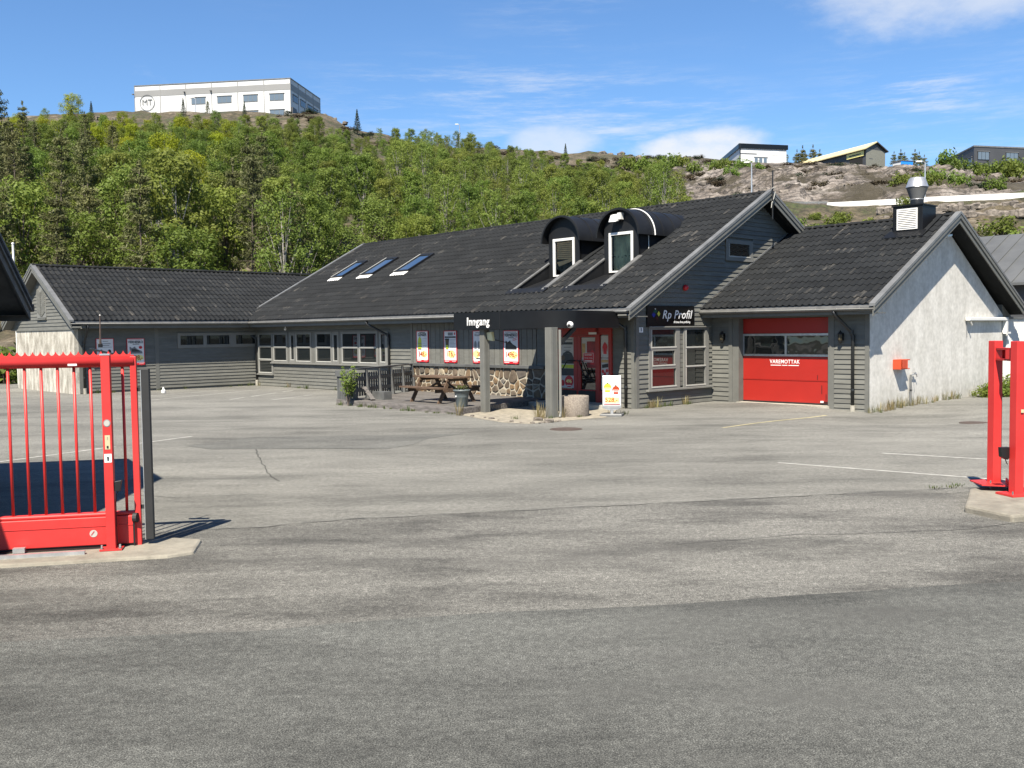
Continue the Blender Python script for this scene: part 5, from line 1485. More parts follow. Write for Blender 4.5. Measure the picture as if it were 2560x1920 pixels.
for t in (.05, .95, 1.9, 2.85, 3.8, Lr - .05):
    MB().hexa([rp(t - .05, -.02, .02), rp(t + .05, -.02, .02), rp(t + .05, -.02, .16), rp(t - .05, -.02, .16), rp(t - .04, .90, .02), rp(t + .04, .90, .02), rp(t + .04, .90, .07), rp(t - .04, .90, .07)]).build('post', M['railwood'], rl)
MB().bar(rp(-.05, .93), rp(Lr, .93), .12, .04).build('top_rail', M['railwood'], rl)
for z_ in (.62, .28): MB().bar(rp(0, z_, .04), rp(Lr, z_, .04), .03, .11).build('mid_rail', M['railwood'], rl)
for i in range(27):
    t = .09 + i * .175
    if t < Lr: MB().bar(rp(t, .08, -.03), rp(t, .80, -.03), .10, .018, up=(dn.y, -dn.x, 0)).build('picket', M['railwood'], rl)
scr = thingB('slatted_screen', 'narrow screen of upright grey boards at the deck corner, behind the sapling', 'screen', (-8.0, -4.2, DKZ))
for i in range(8): MB().box(-.38 + i * .098, -.02, .0, -.38 + i * .098 + .085, .01, .70).build('upright_board', M['railwood'], scr)
MB().box(-.42, -.06, .70, .42, .06, .88).build('top_beam', M['railwood'], scr); MB().box(-.40, .01, .1, .40, .05, .18).build('cross_rail', M['railwood'], scr)
ln = thingB('leaning_plank', 'loose grey plank propped on the deck beside the sapling', 'plank', (-7.3, -3.9, DKZ))
MB().bar((-.25, .1, .38), (.45, -.05, .03), .14, .03).build('board', M['deck'], ln); MB().box(-.1, .3, .0, .5, .6, .24).build('low_box', M['railwood'], ln)
# picnic table
tb = thingB('picnic_table', 'brown stained picnic table with attached benches on the deck', 'picnic table', (-4.85, -2.90, DKZ), math.radians(-3))
TL = 1.0
for i in range(5): MB().box(-TL, -.36 + i * .146, .705, TL, -.36 + i * .146 + .136, .745).build('top_plank', M['tablewood'], tb)
for s in (-1, 1):
    for q in (0, .145): MB().box(-TL, s * (.64 + q) - .066, .42, TL, s * (.64 + q) + .066, .46).build('seat_plank', M['tablewood'], tb)
for x in (-.68, .68):
    for s in (-1, 1): MB().hexa([(x - .022, s * .62 - .06, 0), (x + .022, s * .62 - .06, 0), (x + .022, s * .62 + .06, 0), (x - .022, s * .62 + .06, 0), (x - .022, s * .24 - .06, .705), (x + .022, s * .24 - .06, .705), (x + .022, s * .24 + .06, .705), (x - .022, s * .24 + .06, .705)]).build('leg', M['tablewood'], tb)
    MB().box(x + .024, -.78, .31, x + .06, .78, .42).build('seat_bearer', M['tablewood'], tb); MB().box(x + .024, -.36, .62, x + .06, .36, .705).build('top_bearer', M['tablewood'], tb)
for s in (-1, 1): MB().bar((s * .1, 0, .60), (s * .70, 0, .36), .09, .035).build('brace', M['tablewood'], tb)

def leaf_mesh(name, m, n, size, gen, seed, bend=True, aspect=.6):
    """n leaf faces; gen(rnd) -> (position, outward normal)"""
    r = random.Random(seed); mb = MB()
    for i in range(n):
        p, nv = gen(r)
        nv = (Vector(nv) + Vector((r.gauss(0, .55), r.gauss(0, .55), r.gauss(0, .45)))).normalized()
        a = nv.cross(Vector((r.gauss(0, 1), r.gauss(0, 1), r.gauss(0, 1))))
        if a.length < 1e-3: continue
        a.normalize(); b = nv.cross(a)
        s = size * r.uniform(.6, 1.3)
        p = Vector(p); a *= s; b *= s * aspect
        mb.quad(p - a, p - b * .8 - a * .1, p + a, p + b * .8 + a * .1)
    return mb.mesh(name, m)
pot = thingB('plant_pot', 'grey blue plastic plant pot at the front of the deck', 'plant pot', (-2.86, -3.84, DKZ))
MB().lathe([(.150, 0), (.155, .01), (.175, .25), (.18, .255), (.183, .27), (.205, .42), (.235, .425), (.235, .46), (.215, .46), (.205, .40)], (0, 0, 0), 26, cap=False).build('tub', M['potplastic'], pot, smooth=True)
MB().lathe([(.0, .41), (.20, .40)], (0, 0, 0), 20, cap=False).build('soil', M['soil'], pot)
pl = MB()
for i in range(9):
    a = i * 2.4; pl.tube([(0, 0, .4), (math.cos(a) * .10, math.sin(a) * .10, .50), (math.cos(a) * (.16 + .03 * (i % 3)), math.sin(a) * .18, .56 + .02 * (i % 4))], .006, 4)
pl.build('stems', M['bark'], pot)
link(leaf_mesh('leaves', M['leaf'], 90, .035, lambda r: ((lambda a, q: (math.cos(a) * q, math.sin(a) * q, .47 + r.random() * .10))(r.uniform(0, 6.28), r.uniform(.02, .2)), (0, 0, 1)), 3), 'leaves', pot)
MB().box(-.02, -.212, .27, .01, -.185, .31).build('white_mark', M['whitep'], pot)
pc = thingB('concrete_planter', 'round washed concrete tub beside the canopy post', 'planter', (.28, -2.72, 0))
MB().lathe([(.345, -.03), (.36, 0), (.355, .50), (.345, .52), (.30, .52), (.29, .50), (.285, .36)], (0, 0, 0), 36, cap=False).build('tub', M['aggregate'], pc, smooth=True)
MB().lathe([(.0, .37), (.29, .36)], (0, 0, 0), 24, cap=False).build('soil', M['soil'], pc)
ab = thingB('pavement_sign', 'white pavement sign with two jackets priced 528 on a grey foot', 'sign', (.98, -2.10, .0), math.radians(33))
MB().box(-.24, -.03, .20, .24, .03, 1.02).build('panel', M['galv'], ab, bevel=.01)
drect(ab, -.225, .225, .27, 1.005, 0, 'whitep', 'sheet', base=.031)
dtext(ab, 'HETTEJAKKE', .062, 0, .93, 1, 'greypr', .031, sx=.9); lines(ab, -.12, .12, .885, 1, .02, 1, 'greypr', .031, .008)
shape(ab, JACKET, -.205, .60, .20, .24, 1, 'limepr', 'jacket_print', .031); drect(ab, -.125, -.085, .82, .845, 2, 'blackpr', 'collar_print', .031)
shape(ab, JACKET, .015, .555, .185, .22, 1, 'orangepr', 'jacket_print', .031); drect(ab, .09, .125, .76, .785, 2, 'blackpr', 'collar_print', .031)
for zz in (.66, .70): drect(ab, -.17, -.04, zz, zz + .012, 2, 'whitep', 'reflective_band', .031)
for zz in (.61, .65): drect(ab, .045, .17, zz, zz + .012, 2, 'whitep', 'reflective_band', .031)
lines(ab, -.15, .13, .52, 1, .02, 1, 'greypr', .031, .014)
drect(ab, -.17, .20, .335, .475, 1, 'yellowpr', 'price_splash', .031); dtext(ab, '528,-', .16, -.01, .405, 2, 'orangepr', .031, bold=.004)
drect(ab, -.20, .21, .285, .315, 1, 'redpaper', 'print_band', .031)
MB().prism([(-.24, -.02, .20), (-.06, -.02, .14), (.06, -.02, .14), (.24, -.02, .20)], (0, .04, 0)).build('lower_bracket', M['galv'], ab)
MB().box(-.035, -.02, .05, .035, .02, .15).build('stem', M['galv'], ab)
MB().box(-.28, -.24, -.01, .28, .24, .06).build('foot', M['zinc'], ab, bevel=.015)
for (px_, py_, lab) in ((1415, 1073, 'rusty manhole cover in the asphalt in front of the planter'), (2440, 1046, 'reddish round manhole cover in front of the white gable')):
    g_ = gnd(px_, py_)
    mh = thing('manhole_cover', lab, 'manhole', (g_.x, g_.y, hump(g_.x, g_.y)), 0, 'manhole covers in the yard')
    MB().lathe([(.36, -.02), (.36, .006), (.34, .010), (.31, .010)], (0, 0, 0), 28).build('rim', M['brownmetal'], mh)
    MB().lathe([(.305, .0), (.305, .014)], (0, 0, 0), 28).build('lid', M['brownmetal'], mh)
g_ = gnd(409, 983)
bt = thing('litter_bottle', 'small white plastic bottle standing on the asphalt before the side wing', 'bottle', (g_.x, g_.y, 0))
MB().lathe([(.07, 0), (.08, .02), (.08, .10), (.035, .17), (.03, .20)], (0, 0, 0), 14).build('body', M['white'], bt); MB().lathe([(.035, .20), (.035, .23)], (0, 0, 0), 12).build('cap', M['whitep'], bt)

# ================================================================== GATE
GA = math.radians(12.45)
gate = thing('sliding_gate', 'red steel sliding gate, pushed open, with saw tooth top rail', 'gate', (-4.1, 9.87, 0), GA)
XL, XE = -6.5, .28
MB().tube([(XL, 0, 1.905), (XE, 0, 1.905)], .054, 16).build('top_rail', M['red'], gate, smooth=True)
MB().box(XL, -.010, 1.945, XE, .010, 1.972).build('rail_fin', M['red'], gate)
sp = MB(); step = .0705
xx = XE - .03
while xx > XL + step:
    prof_ = [(0, .0), (.0, .048), (.010, .026), (.022, .012), (.035, .006), (.0485, .012), (.0605, .026), (.0705, .048), (.0705, .0)]
    sp.prism([(xx - p[0], -.002, 1.968 + p[1]) for p in prof_], (0, .004, 0)); xx -= step
sp.build('saw_tooth_strip', M['red'], gate)
x = .166; k = 0
while x > XL:
    MB().tube([(x, 0, .34), (x, 0, 1.87)], .0145, 12).build('bar', M['red'], gate, smooth=True)
    x -= .1525
bm = MB().hexa([(XL, -.06, .06), (XE - .03, -.06, .06), (XE - .03, .06, .06), (XL, .06, .06), (XL, -.06, .345), (XE - .03, -.06, .345), (XE - .03, .06, .345), (XL, .06, .345)]).build('bottom_beam', M['red'], gate, bevel=.008)
MB().box(XL, -.045, .345, XE - .03, .045, .385).build('beam_cap', M['red'], gate, bevel=.015)
MB().box(XL, -.066, .25, XE - .05, -.060, .256).build('beam_crease', M['red'], gate)
MB().box(.243, -.035, .03, .302, .035, 1.955).build('end_post', M['red'], gate, bevel=.004)
MB().box(.228, -.07, .04, .246, .07, .36).build('end_plate', M['blackpl'], gate)
MB().tube([(.235, -.05, .32), (.275, -.06, .32)], .05, 12).build('end_roller', M['rubber'], gate)
MB().box(.345, -.045, .085, .425, .045, 1.83).build('rubber_edge', M['rubber'], gate, bevel=.008); MB().box(.338, -.03, .085, .346, .03, 1.82).build('edge_profile', M['galv'], gate)
for z_ in (.4, 1.6): MB().box(.300, -.01, z_, .342, .01, z_ + .04).build('edge_bracket', M['rubber'], gate)
lg = MB().lathe([(.0, .0), (.037, .0)], (0, 0, 0), 24, cap=False).build('badge', M['bead'], gate); lg.matrix_local = Matrix.Translation((-.149, -.064, .18)) @ Matrix.Rotation(math.pi / 2, 4, 'X')
bdg = MB(); bdg.quad((-.175, -.068, .165), (-.145, -.068, .205), (-.137, -.068, .205), (-.167, -.068, .165)); bdg.build('badge_stroke', M['redpr'], gate)
MB().box(-.335, -.058, 1.872, -.25, -.052, 1.892).build('rail_sticker', M['whitep'], gate)
MB().box(XL, -.035, .012, .22, .035, .058).build('carriage_beam', M['blackpl'], gate)
gp_ = thing('gate_guide_post', 'red gate guide post with stickers and a keyhole plate', 'post', (-4.1 + .0431 + .045 * math.cos(GA), 9.87 - .1953 + .045 * math.sin(GA), .045), GA)
MB().box(-.043, -.043, 0, .043, .043, 1.935).build('upright', M['red'], gp_, bevel=.006)
MB().box(-.046, -.046, 1.93, .046, .046, 1.945).build('cap', M['galv'], gp_)
MB().box(-.105, -.08, -.006, .105, .08, .008).build('base_plate', M['red'], gp_)
for s in (-.085, .085): MB().tube([(s, -.05, -.03), (s, -.05, .05)], .010, 6).build('bolt', M['galv'], gp_); MB().lathe([(.016, .008), (.016, .022)], (s, -.05, 0), 6).build('nut', M['zinc'], gp_)
MB().lathe([(.02, -.045), (.02, 0)], (0, .0, 0), 8).build('levelling_bolt', M['zinc'], gp_)
def psheet(z0_, z1_, w, m, name, k=0): MB().box(-w, -.046 - k * .001, z0_, w, -.0432, z1_).build(name, M[m], gp_)
dellipse(gp_, 0, 1.26, .034, .038, 0, 'greypr', 'round_sticker', base=.0435); dellipse(gp_, 0, 1.26, .027, .030, 1, 'bead', 'round_sticker', base=.0435)
M['creampr'] = mat('cream_print', (.75, .68, .42), .5)
psheet(1.00, 1.14, .024, 'creampr', 'warning_sticker'); dtext(gp_, '!', .04, 0, 1.11, 1, 'greypr', .046); drect(gp_, -.008, .008, 1.012, 1.035, 1, 'blackpr', 'pictogram', .046)
psheet(.87, .955, .034, 'whitep', 'key_plate'); drect(gp_, -.007, .007, .888, .912, 1, 'blackpr', 'keyhole', .046); dellipse(gp_, 0, .918, .010, .010, 1, 'blackpr', 'keyhole', .046)
MB().prism([(.046, -.03, .58), (.046, -.03, .675), (.115, -.03, .685), (.095, -.03, .575)], (0, .06, 0)).build('photocell', M['blackpl'], gp_, bevel=.004)
MB().tube([(.075, 0, .575), (.06, 0, .54), (.048, .02, .46), (.048, .02, .05)], .004, 5).build('cable', M['blackpl'], gp_)
an = thing('beacon_antenna', 'thin dark antenna with a white tip standing above the gate post', 'antenna', (-4.08, 9.99, 1.93), GA)
MB().tube([(-.10, 0, .12), (-.10, 0, .155)], .022, 8).build('socket', M['blackpl'], an); MB().tube([(-.10, 0, .155), (-.098, 0, .25), (-.095, 0, .44)], [.014, .008, .005], 6).build('whip', M['brownmetal'], an)
MB().lathe([(.0, -.009), (.009, 0), (.0, .009)], (-.095, 0, .445), 8, cap=False).build('tip', M['white'], an)
MB().hexa([(-.20, -.04, .10), (.06, -.04, .03), (.06, .04, .03), (-.20, .04, .10), (-.20, -.04, .115), (.06, -.04, .05), (.06, .04, .05), (-.20, .04, .115)]).build('bracket', M['blackpl'], an)
# concrete strip and track under the gate
ks = thing('concrete_strip', 'pale concrete foundation strip under the red sliding gate', 'kerb', (-4.1, 9.87, 0), GA)
ksp = MB().prism([(-7.0, -.62, -.1), (.62, -.62, -.1), (.86, -.50, -.1), (.88, .10, -.1), (.60, .26, -.1), (-7.0, .28, -.1)], (0, 0, .135)).build('strip', M['concslab'], ks, bevel=.03)
MB().bar((-7.0, -.42, .052), (-.18, -.34, .052), .05, .035).build('steel_angle', M['galv'], ks)
MB().box(-6, -.12, .03, .15, .12, .045).build('roller_pit', M['blackpl'], ks); MB().box(-.88, -.16, .04, -.77, -.10, .09).build('wheel_bracket', M['galv'], ks)
# catch posts on the right
ct = thing('gate_catch_frame', 'pair of red catch posts joined by a crossbar on a concrete slab', 'gate post', (6.14, 11.88, .10), GA)
lp = (.126, .547)                                  # second post, further back
PWD = .060
MB().box(-PWD, -PWD, 0, PWD, PWD, 1.865).build('post', M['red'], ct, bevel=.006)
MB().box(lp[0] - PWD, lp[1] - PWD, .06, lp[0] + PWD, lp[1] + PWD, 1.865).build('post', M['red'], ct, bevel=.006)
MB().box(-.17, -.15, -.012, .17, .15, .012).build('base_plate', M['red'], ct)
MB().prism([(lp[0] - .30, lp[1] - .16, .05), (lp[0] + .05, lp[1] - .40, .05), (lp[0] + .22, lp[1] - .14, .05), (lp[0] + .2, lp[1] + .17, .05), (lp[0] - .2, lp[1] + .2, .05)], (0, 0, .016)).build('base_plate', M['red'], ct)
MB().bar((lp[0] - .02, lp[1] - .30, .085), (lp[0] + .10, lp[1] - .10, .10), .02, .05).build('gusset', M['red'], ct)
for z0_, z1_ in ((1.62, 1.645), (1.755, 1.78)): MB().hexa([(-.03, PWD, z0_), (.07, PWD, z0_), (lp[0] + .05, lp[1] - PWD, z0_), (lp[0] - .05, lp[1] - PWD, z0_), (-.03, PWD, z1_), (.07, PWD, z1_), (lp[0] + .05, lp[1] - PWD, z1_), (lp[0] - .05, lp[1] - PWD, z1_)]).build('crossbar', M['red'], ct)
MB().hexa([(.03, PWD, 1.645), (.07, PWD, 1.645), (lp[0] + .05, lp[1] - PWD, 1.645), (lp[0] + .01, lp[1] - PWD, 1.645), (.03, PWD, 1.755), (.07, PWD, 1.755), (lp[0] + .05, lp[1] - PWD, 1.755), (lp[0] + .01, lp[1] - PWD, 1.755)]).build('crossbar_back', M['red'], ct)
MB().box(-.03, PWD, 1.645, .03, PWD + .12, 1.755).build('crossbar_end', M['red'], ct); MB().box(lp[0] - .05, lp[1] - PWD - .12, 1.645, lp[0] + .01, lp[1] - PWD, 1.755).build('crossbar_end', M['red'], ct)
for s in (-.13, .13):
    MB().tube([(s, -.1, -.09), (s, -.1, .05)], .011, 6).build('bolt', M['zinc'], ct); MB().tube([(lp[0] + s, lp[1] - .1, -.09), (lp[0] + s, lp[1] - .1, .10)], .011, 6).build('bolt', M['zinc'], ct)
MB().prism([(-.19, .02, .46), (-.20, .02, .575), (-.08, .02, .575), (-.08, .02, .44), (-.11, .02, .42)], (0, .06, 0)).build('photocell', M['blackpl'], ct, bevel=.004)
MB().tube([(-.12, .05, .43), (-.10, .05, .38), (-.085, .05, .36)], .006, 5).build('cable', M['blackpl'], ct)
drect(ct, -.01, .03, 1.0, 1.04, 0, 'creampr', 'sticker', base=.0755)
cs = thing('concrete_slab', 'rough pale concrete slab under the right hand red posts', 'slab', (5.8, 11.4, 0), GA)
MB().prism([(-.60, -.02, -.1), (-.52, -.70, -.1), (.2, -.60, -.1), (1.6, -.55, -.1), (1.6, 1.2, -.1), (.25, 1.0, -.1), (-.2, .45, -.1)], (0, 0, .185)).build('slab', M['concslab'], cs, bevel=.03)
fp = thing('mesh_fence', 'grey wire mesh fence with a steel post at the right edge', 'fence', (6.36, 12.0, 0), GA)
MB().box(-.02, -.03, 0, .04, .03, 1.92).build('post', M['zinc'], fp)
wm = MB()
for i in range(20): wm.tube([(.05 + i * .1, 0, .05), (.05 + i * .1, 0, 1.85)], .0035, 5)
for i in range(10): wm.tube([(.02, .004, .08 + i * .19), (2.0, .004, .08 + i * .19)], .004, 5)
wm.build('wire_panel', M['zinc'], fp); MB().box(1.98, -.03, 0, 2.04, .03, 1.92).build('post', M['zinc'], fp)

# ------------------------------------------------------------------ neighbours
nb_ = thing('neighbour_building', 'dark gabled building whose roof corner pokes in at the left edge', 'building', (-7.4, 15.2, 0), GA)
RS_, RYN = .56, -4.4                                # local: x along the gate line, y away; the gable faces +x, ridge at y = RYN
def nz(y): return 2.70 + RS_ * (-y) if y > RYN else 2.70 + RS_ * (-RYN) - RS_ * (RYN - y)
for y0_, y1_ in ((.0, RYN), (RYN, 2 * RYN)):
    MB().hexa([(-9, y0_, nz(y0_) - .10), (-9, y1_, nz(y1_) - .10), (.0, y1_, nz(y1_) - .10), (.0, y0_, nz(y0_) - .10), (-9, y0_, nz(y0_)), (-9, y1_, nz(y1_)), (.0, y1_, nz(y1_)), (.0, y0_, nz(y0_))]).build('roof', M['tile'], nb_)
    for off, drop, hgt in ((.0, -.05, .19), (-.03, .12, .15)):
        MB().hexa([(off - .028, y0_, nz(y0_) - drop - hgt), (off - .028, y1_, nz(y1_) - drop - hgt), (off, y1_, nz(y1_) - drop - hgt), (off, y0_, nz(y0_) - drop - hgt), (off - .028, y0_, nz(y0_) - drop), (off - .028, y1_, nz(y1_) - drop), (off, y1_, nz(y1_) - drop), (off, y0_, nz(y0_) - drop)]).build('bargeboard', M['railwood'], nb_)
    MB().quad((-.03, y0_, nz(y0_) - .22), (-.03, y1_, nz(y1_) - .22), (-.9, y1_, nz(y1_) - .22), (-.9, y0_, nz(y0_) - .22)).build('verge_soffit', M['railwood'], nb_)
MB().prism([(-.50, -.3, -.3), (-.50, 2 * RYN + .3, -.3), (-.50, 2 * RYN + .3, 2.5), (-.50, RYN, nz(RYN) - .2), (-.50, -.3, 2.5)], (-8.2, 0, 0)).build('wall', M['railwood'], nb_)
MB().box(-9, -.05, 2.42, -.05, .02, 2.60).build('eave_fascia', M['railwood'], nb_); MB().quad((-9, -.3, 2.5), (-.03, -.3, 2.5), (-.03, .0, 2.5), (-9, .0, 2.5)).build('eave_soffit', M['railwood'], nb_)
MB().tube([(-9, .07, 2.62), (.0, .07, 2.62)], .06, 8).build('gutter', M['darkpipe'], nb_)
pt = atY(38, 705, 46)
fpz = thing('flagpole', 'slim white pole rising behind the carport roof', 'pole', (pt.x, pt.y, 0))
MB().tube([(0, 0, 0), (-.04, 0, atY(36, 610, 46).z)], [.06, .05], 8).build('pole', M['white'], fpz); MB().lathe([(.0, 0), (.07, .0), (.07, .05), (.0, .08)], (-.04, 0, atY(36, 610, 46).z), 8).build('cap', M['white'], fpz)
wc = thingB('white_annex', 'white ribbed sheet clad annex behind the plastered gable', 'building', (3.0, 14.5, 0))
MB().box(-2, -1.7, -.3, 1.98, 4.5, 2.38).build('wall', M['white'], wc)
rb_ = MB()
for i in range(26): rb_.box(1.98, -1.68 + i * .1, 0, 1.995, -1.68 + i * .1 + .05, 2.36)
rb_.build('wall_ribs', M['white'], wc); MB().box(-2.05, -1.74, 2.38, 2.03, 4.55, 2.45).build('top_trim', M['zinc'], wc)
sd = thing('sheet_roof_shed', 'shed with a grey standing seam roof behind the white gable', 'building', (22.0, 41.5, 0), ANG)
def sdp(x, y, z): return (x, y, z)
MB().prism([(-5, -4.2, -.3), (9, -4.2, -.3), (9, 4.2, -.3), (-5, 4.2, -.3)], (0, 0, 4.0)).build('wall', M['facadedark'], sd)
MB().hexa([(-5.4, -4.8, 3.7), (9.4, -4.8, 3.7), (9.4, 0, 5.95), (-5.4, 0, 5.95), (-5.4, -4.8, 3.8), (9.4, -4.8, 3.8), (9.4, 0, 6.05), (-5.4, 0, 6.05)]).build('roof', M['shedroof'], sd)
MB().hexa([(-5.4, 0, 5.94), (9.4, 0, 5.94), (9.4, 4.8, 3.7), (-5.4, 4.8, 3.7), (-5.4, 0, 6.04), (9.4, 0, 6.04), (9.4, 4.8, 3.8), (-5.4, 4.8, 3.8)]).build('rear_roof', M['shedroof'], sd)
for i in range(24):
    x = -5.3 + i * .62
    MB().hexa([(x, -4.8, 3.8), (x + .04, -4.8, 3.8), (x + .04, 0, 6.05), (x, 0, 6.05), (x, -4.8, 3.84), (x + .04, -4.8, 3.84), (x + .04, 0, 6.09), (x, 0, 6.09)]).build('standing_seam', M['shedroof'], sd)

# ================================================================== FAR BUILDINGS ON THE HILL
def facade_box(t, p, q, depth, z0, z1):
    """local frame on a facade from p to q (world xy): returns (u, n) unit vectors; n points away from the viewer"""
    u = Vector((q[0] - p[0], q[1] - p[1], 0)); L = u.length; u /= L
    return u, Vector((-u.y, u.x, 0)), L
class Fac:
    def __init__(s, t, p, q):
        s.t, s.o = t, Vector((p[0], p[1], 0)) - t.location
        s.o.z = 0
        d = Vector((q[0] - p[0], q[1] - p[1], 0)); s.L = d.length; s.u = d / s.L; s.n = Vector((s.u.y, -s.u.x, 0))   # outward
    def pt(s, a, n, z): v = s.o + s.u * a + s.n * n; return (v.x, v.y, z)
    def box(s, a0, a1, n0, n1, z0, z1, name, m, parent=None):
        P = s.pt
        return MB().hexa([P(a0, n1, z0), P(a1, n1, z0), P(a1, n0, z0), P(a0, n0, z0), P(a0, n1, z1), P(a1, n1, z1), P(a1, n0, z1), P(a0, n0, z1)]).build(name, M[m], parent or s.t)
    def win(s, a0, a1, z0, z1, cols, frame='zinc'):
        w = s.box(a0, a1, -.05, .06, z0, z1, 'window', frame)
        for i in range(cols):
            c0, c1 = a0 + .08 + (a1 - a0 - .1) * i / cols, a0 + (a1 - a0 - .1) * (i + 1) / cols
            s.box(c0, c1, .055, .075, z0 + .10, z1 - .10, 'pane', 'farglass', w)
        s.box(a0 - .1, a1 + .1, .0, .14, z1, z1 + .12, 'window_hood', 'zinc', w)
# the white office block
zb = terr(-60, 190)
mtC, mtL, mtR = (-41.2, 188.0), (-72.3, 192.4), (-38.8, 204.6)
mt = thing('office_block', 'large white two storey office block with a grey band on the hilltop', 'building', (mtC[0], mtC[1], 0))
zt = atY(722, 195, 188).z
core = MB(); c4 = [mtL, mtC, mtR, (mtR[0] + mtL[0] - mtC[0], mtR[1] + mtL[1] - mtC[1])]
core.prism([(p[0] - mtC[0], p[1] - mtC[1], zb - 3) for p in c4], (0, 0, zt - zb + 3)).build('wall', M['facadewhite'], mt)
F1, F2 = Fac(mt, mtL, mtC), Fac(mt, mtC, mtR)
for F in (F1, F2):
    F.box(-.02, F.L + .02, -.02, .04, zt - 2.15, zt - 1.0, 'grey_band', 'facadegrey')
    F.box(-.06, F.L + .06, -.05, .09, zt - .12, zt + .05, 'roof_edge', 'zinc')
    n_ = 6 if F is F1 else 4
    for i in range(n_ + 1): F.box(F.L * i / n_ - .07, F.L * i / n_ + .07, .0, .055, zb - 3, zt - .1, 'panel_joint', 'facadegrey')
for i in (2, 3, 4, 5):
    c = F1.L * (i + .5) / 6
    F1.win(c - 1.5, c + 1.35, zt - 4.1, zt - 2.8, 3); F1.win(c - 1.5, c + 1.35, zt - 7.1, zt - 5.8, 3)
for a in (1.2, 5.3, 9.3, 12.6): F2.win(a, a + 2.6, zt - 4.1, zt - 2.8, 3); F2.win(a, a + 2.6, zt - 7.1, zt - 5.8, 3)
ringo = MB()
for i in range(40):
    t0, t1 = 2 * math.pi * i / 40, 2 * math.pi * (i + 1) / 40
    for t, t2 in ((t0, t1),):
        P = lambda r, t: F1.pt(2.55 + math.cos(t) * r, .10, zt - 3.35 + math.sin(t) * r)
        ringo.quad(P(1.55, t), P(1.55, t2), P(1.42, t2), P(1.42, t))
ringo.build('logo_ring', M['zinc'], mt)
put_flat(text_mesh('MT', 1.55, M['zinc'], ext=.02), 'logo_letters', mt, F1.pt(2.55, .10, zt - 3.3), tuple(F1.u), (0, 0, 1))
for a in (-.1, F1.L * .33, F1.L * .5): F1.box(a - .25, a + .05, .05, .5, zt - 1.75, zt - 1.6, 'wall_light', 'zinc')
F2.box(.15, 2.2, .05, .35, zt - 7.0, zt - 5.4, 'door_hood', 'facadedark')
# white unit with a black roof band
def simple_building(name, label, p, q, r, z0, z1, wall):
    t = thing(name, label, 'building', (q[0], q[1], 0))
    c = [p, q, r, (r[0] + p[0] - q[0], r[1] + p[1] - q[1])]
    MB().prism([(a[0] - q[0], a[1] - q[1], z0) for a in c], (0, 0, z1 - z0)).build('wall', M[wall], t)
    return t, Fac(t, p, q), Fac(t, q, r)
Y_ = 226
def w2(x, Y): v = atY(x, 400, Y); return (v.x, v.y)
zt2, zb2 = atY(1850, 362, Y_).z, atY(1850, 412, Y_).z
wu, A1, A2 = simple_building('white_unit', 'white commercial unit with a thick black roof edge on the rocky hill', w2(1792, 252), w2(1850, Y_), w2(1966, Y_ + 3), zb2 - 3, zt2, 'facadewhite')
for F in (A1, A2): F.box(-.3, F.L + .3, -.2, .25, zt2 - .75, zt2 + .3, 'roof_edge', 'blacksign')
A2.box(-.1, .12, 0, .08, zb2, zt2 - .8, 'corner_trim', 'blacksign'); A2.box(.1, 4.2, 0, .06, zt2 - 2.0, zt2 - 1.85, 'awning_line', 'facadedark')
for a in (3.6, 4.75, 5.9): A2.win(a, a + .95, zt2 - 4.0, zt2 - 2.7, 1, 'facadewhite')
A2.box(8.0, 9.8, 0, .05, zt2 - 2.1, zt2 - 1.2, 'small_sign', 'whitep')
# barn with a pale yellow roof
Yb = 235
bzb = atY(2160, 418, Yb).z - 2
bp, bq, br = w2(1975, 262), w2(2165, Yb), w2(2212, Yb + 4)
barn = thing('yellow_roofed_barn', 'long hall with a pale yellow roof and yellow banner on the hill', 'building', (bq[0], bq[1], 0))
B1, B2 = Fac(barn, bp, bq), Fac(barn, bq, br)
ez_, rz2 = atY(2165, 372, Yb).z, atY(2185, 353, Yb).z
c4 = [bp, bq, br, (br[0] + bp[0] - bq[0], br[1] + bp[1] - bq[1])]
MB().prism([(a[0] - bq[0], a[1] - bq[1], bzb) for a in c4], (0, 0, ez_ - bzb)).build('wall', M['facadedark'], barn)
mid = B2.L / 2
def bpnt(al, across, z): v = Vector((bq[0], bq[1], 0)) - barn.location; v.z = 0; v += -B1.u * al + B2.u * across; return (v.x, v.y, z)
MB().prism([bpnt(0, 0, bzb), bpnt(0, B2.L, bzb), bpnt(0, B2.L, ez_), bpnt(0, 0, ez_)], tuple(B2.n * .1)).build('gable_lower', M['barngrey'], barn)
MB().prism([bpnt(0, 0, ez_), bpnt(0, B2.L, ez_), bpnt(0, mid, rz2)], tuple(B2.n * .08)).build('gable_upper', M['facadedark'], barn)
LB = B1.L + .5
MB().hexa([bpnt(-.6, -.8, ez_ - .2), bpnt(LB, -.8, ez_ - .2), bpnt(LB, mid, rz2), bpnt(-.6, mid, rz2), bpnt(-.6, -.8, ez_ + .05), bpnt(LB, -.8, ez_ + .05), bpnt(LB, mid, rz2 + .25), bpnt(-.6, mid, rz2 + .25)]).build('roof', M['barnyellow'], barn)
MB().hexa([bpnt(-.6, mid, rz2), bpnt(LB, mid, rz2), bpnt(LB, B2.L + .8, ez_ - .2), bpnt(-.6, B2.L + .8, ez_ - .2), bpnt(-.6, mid, rz2 + .25), bpnt(LB, mid, rz2 + .25), bpnt(LB, B2.L + .8, ez_ + .05), bpnt(-.6, B2.L + .8, ez_ + .05)]).build('rear_roof', M['facadedark'], barn)
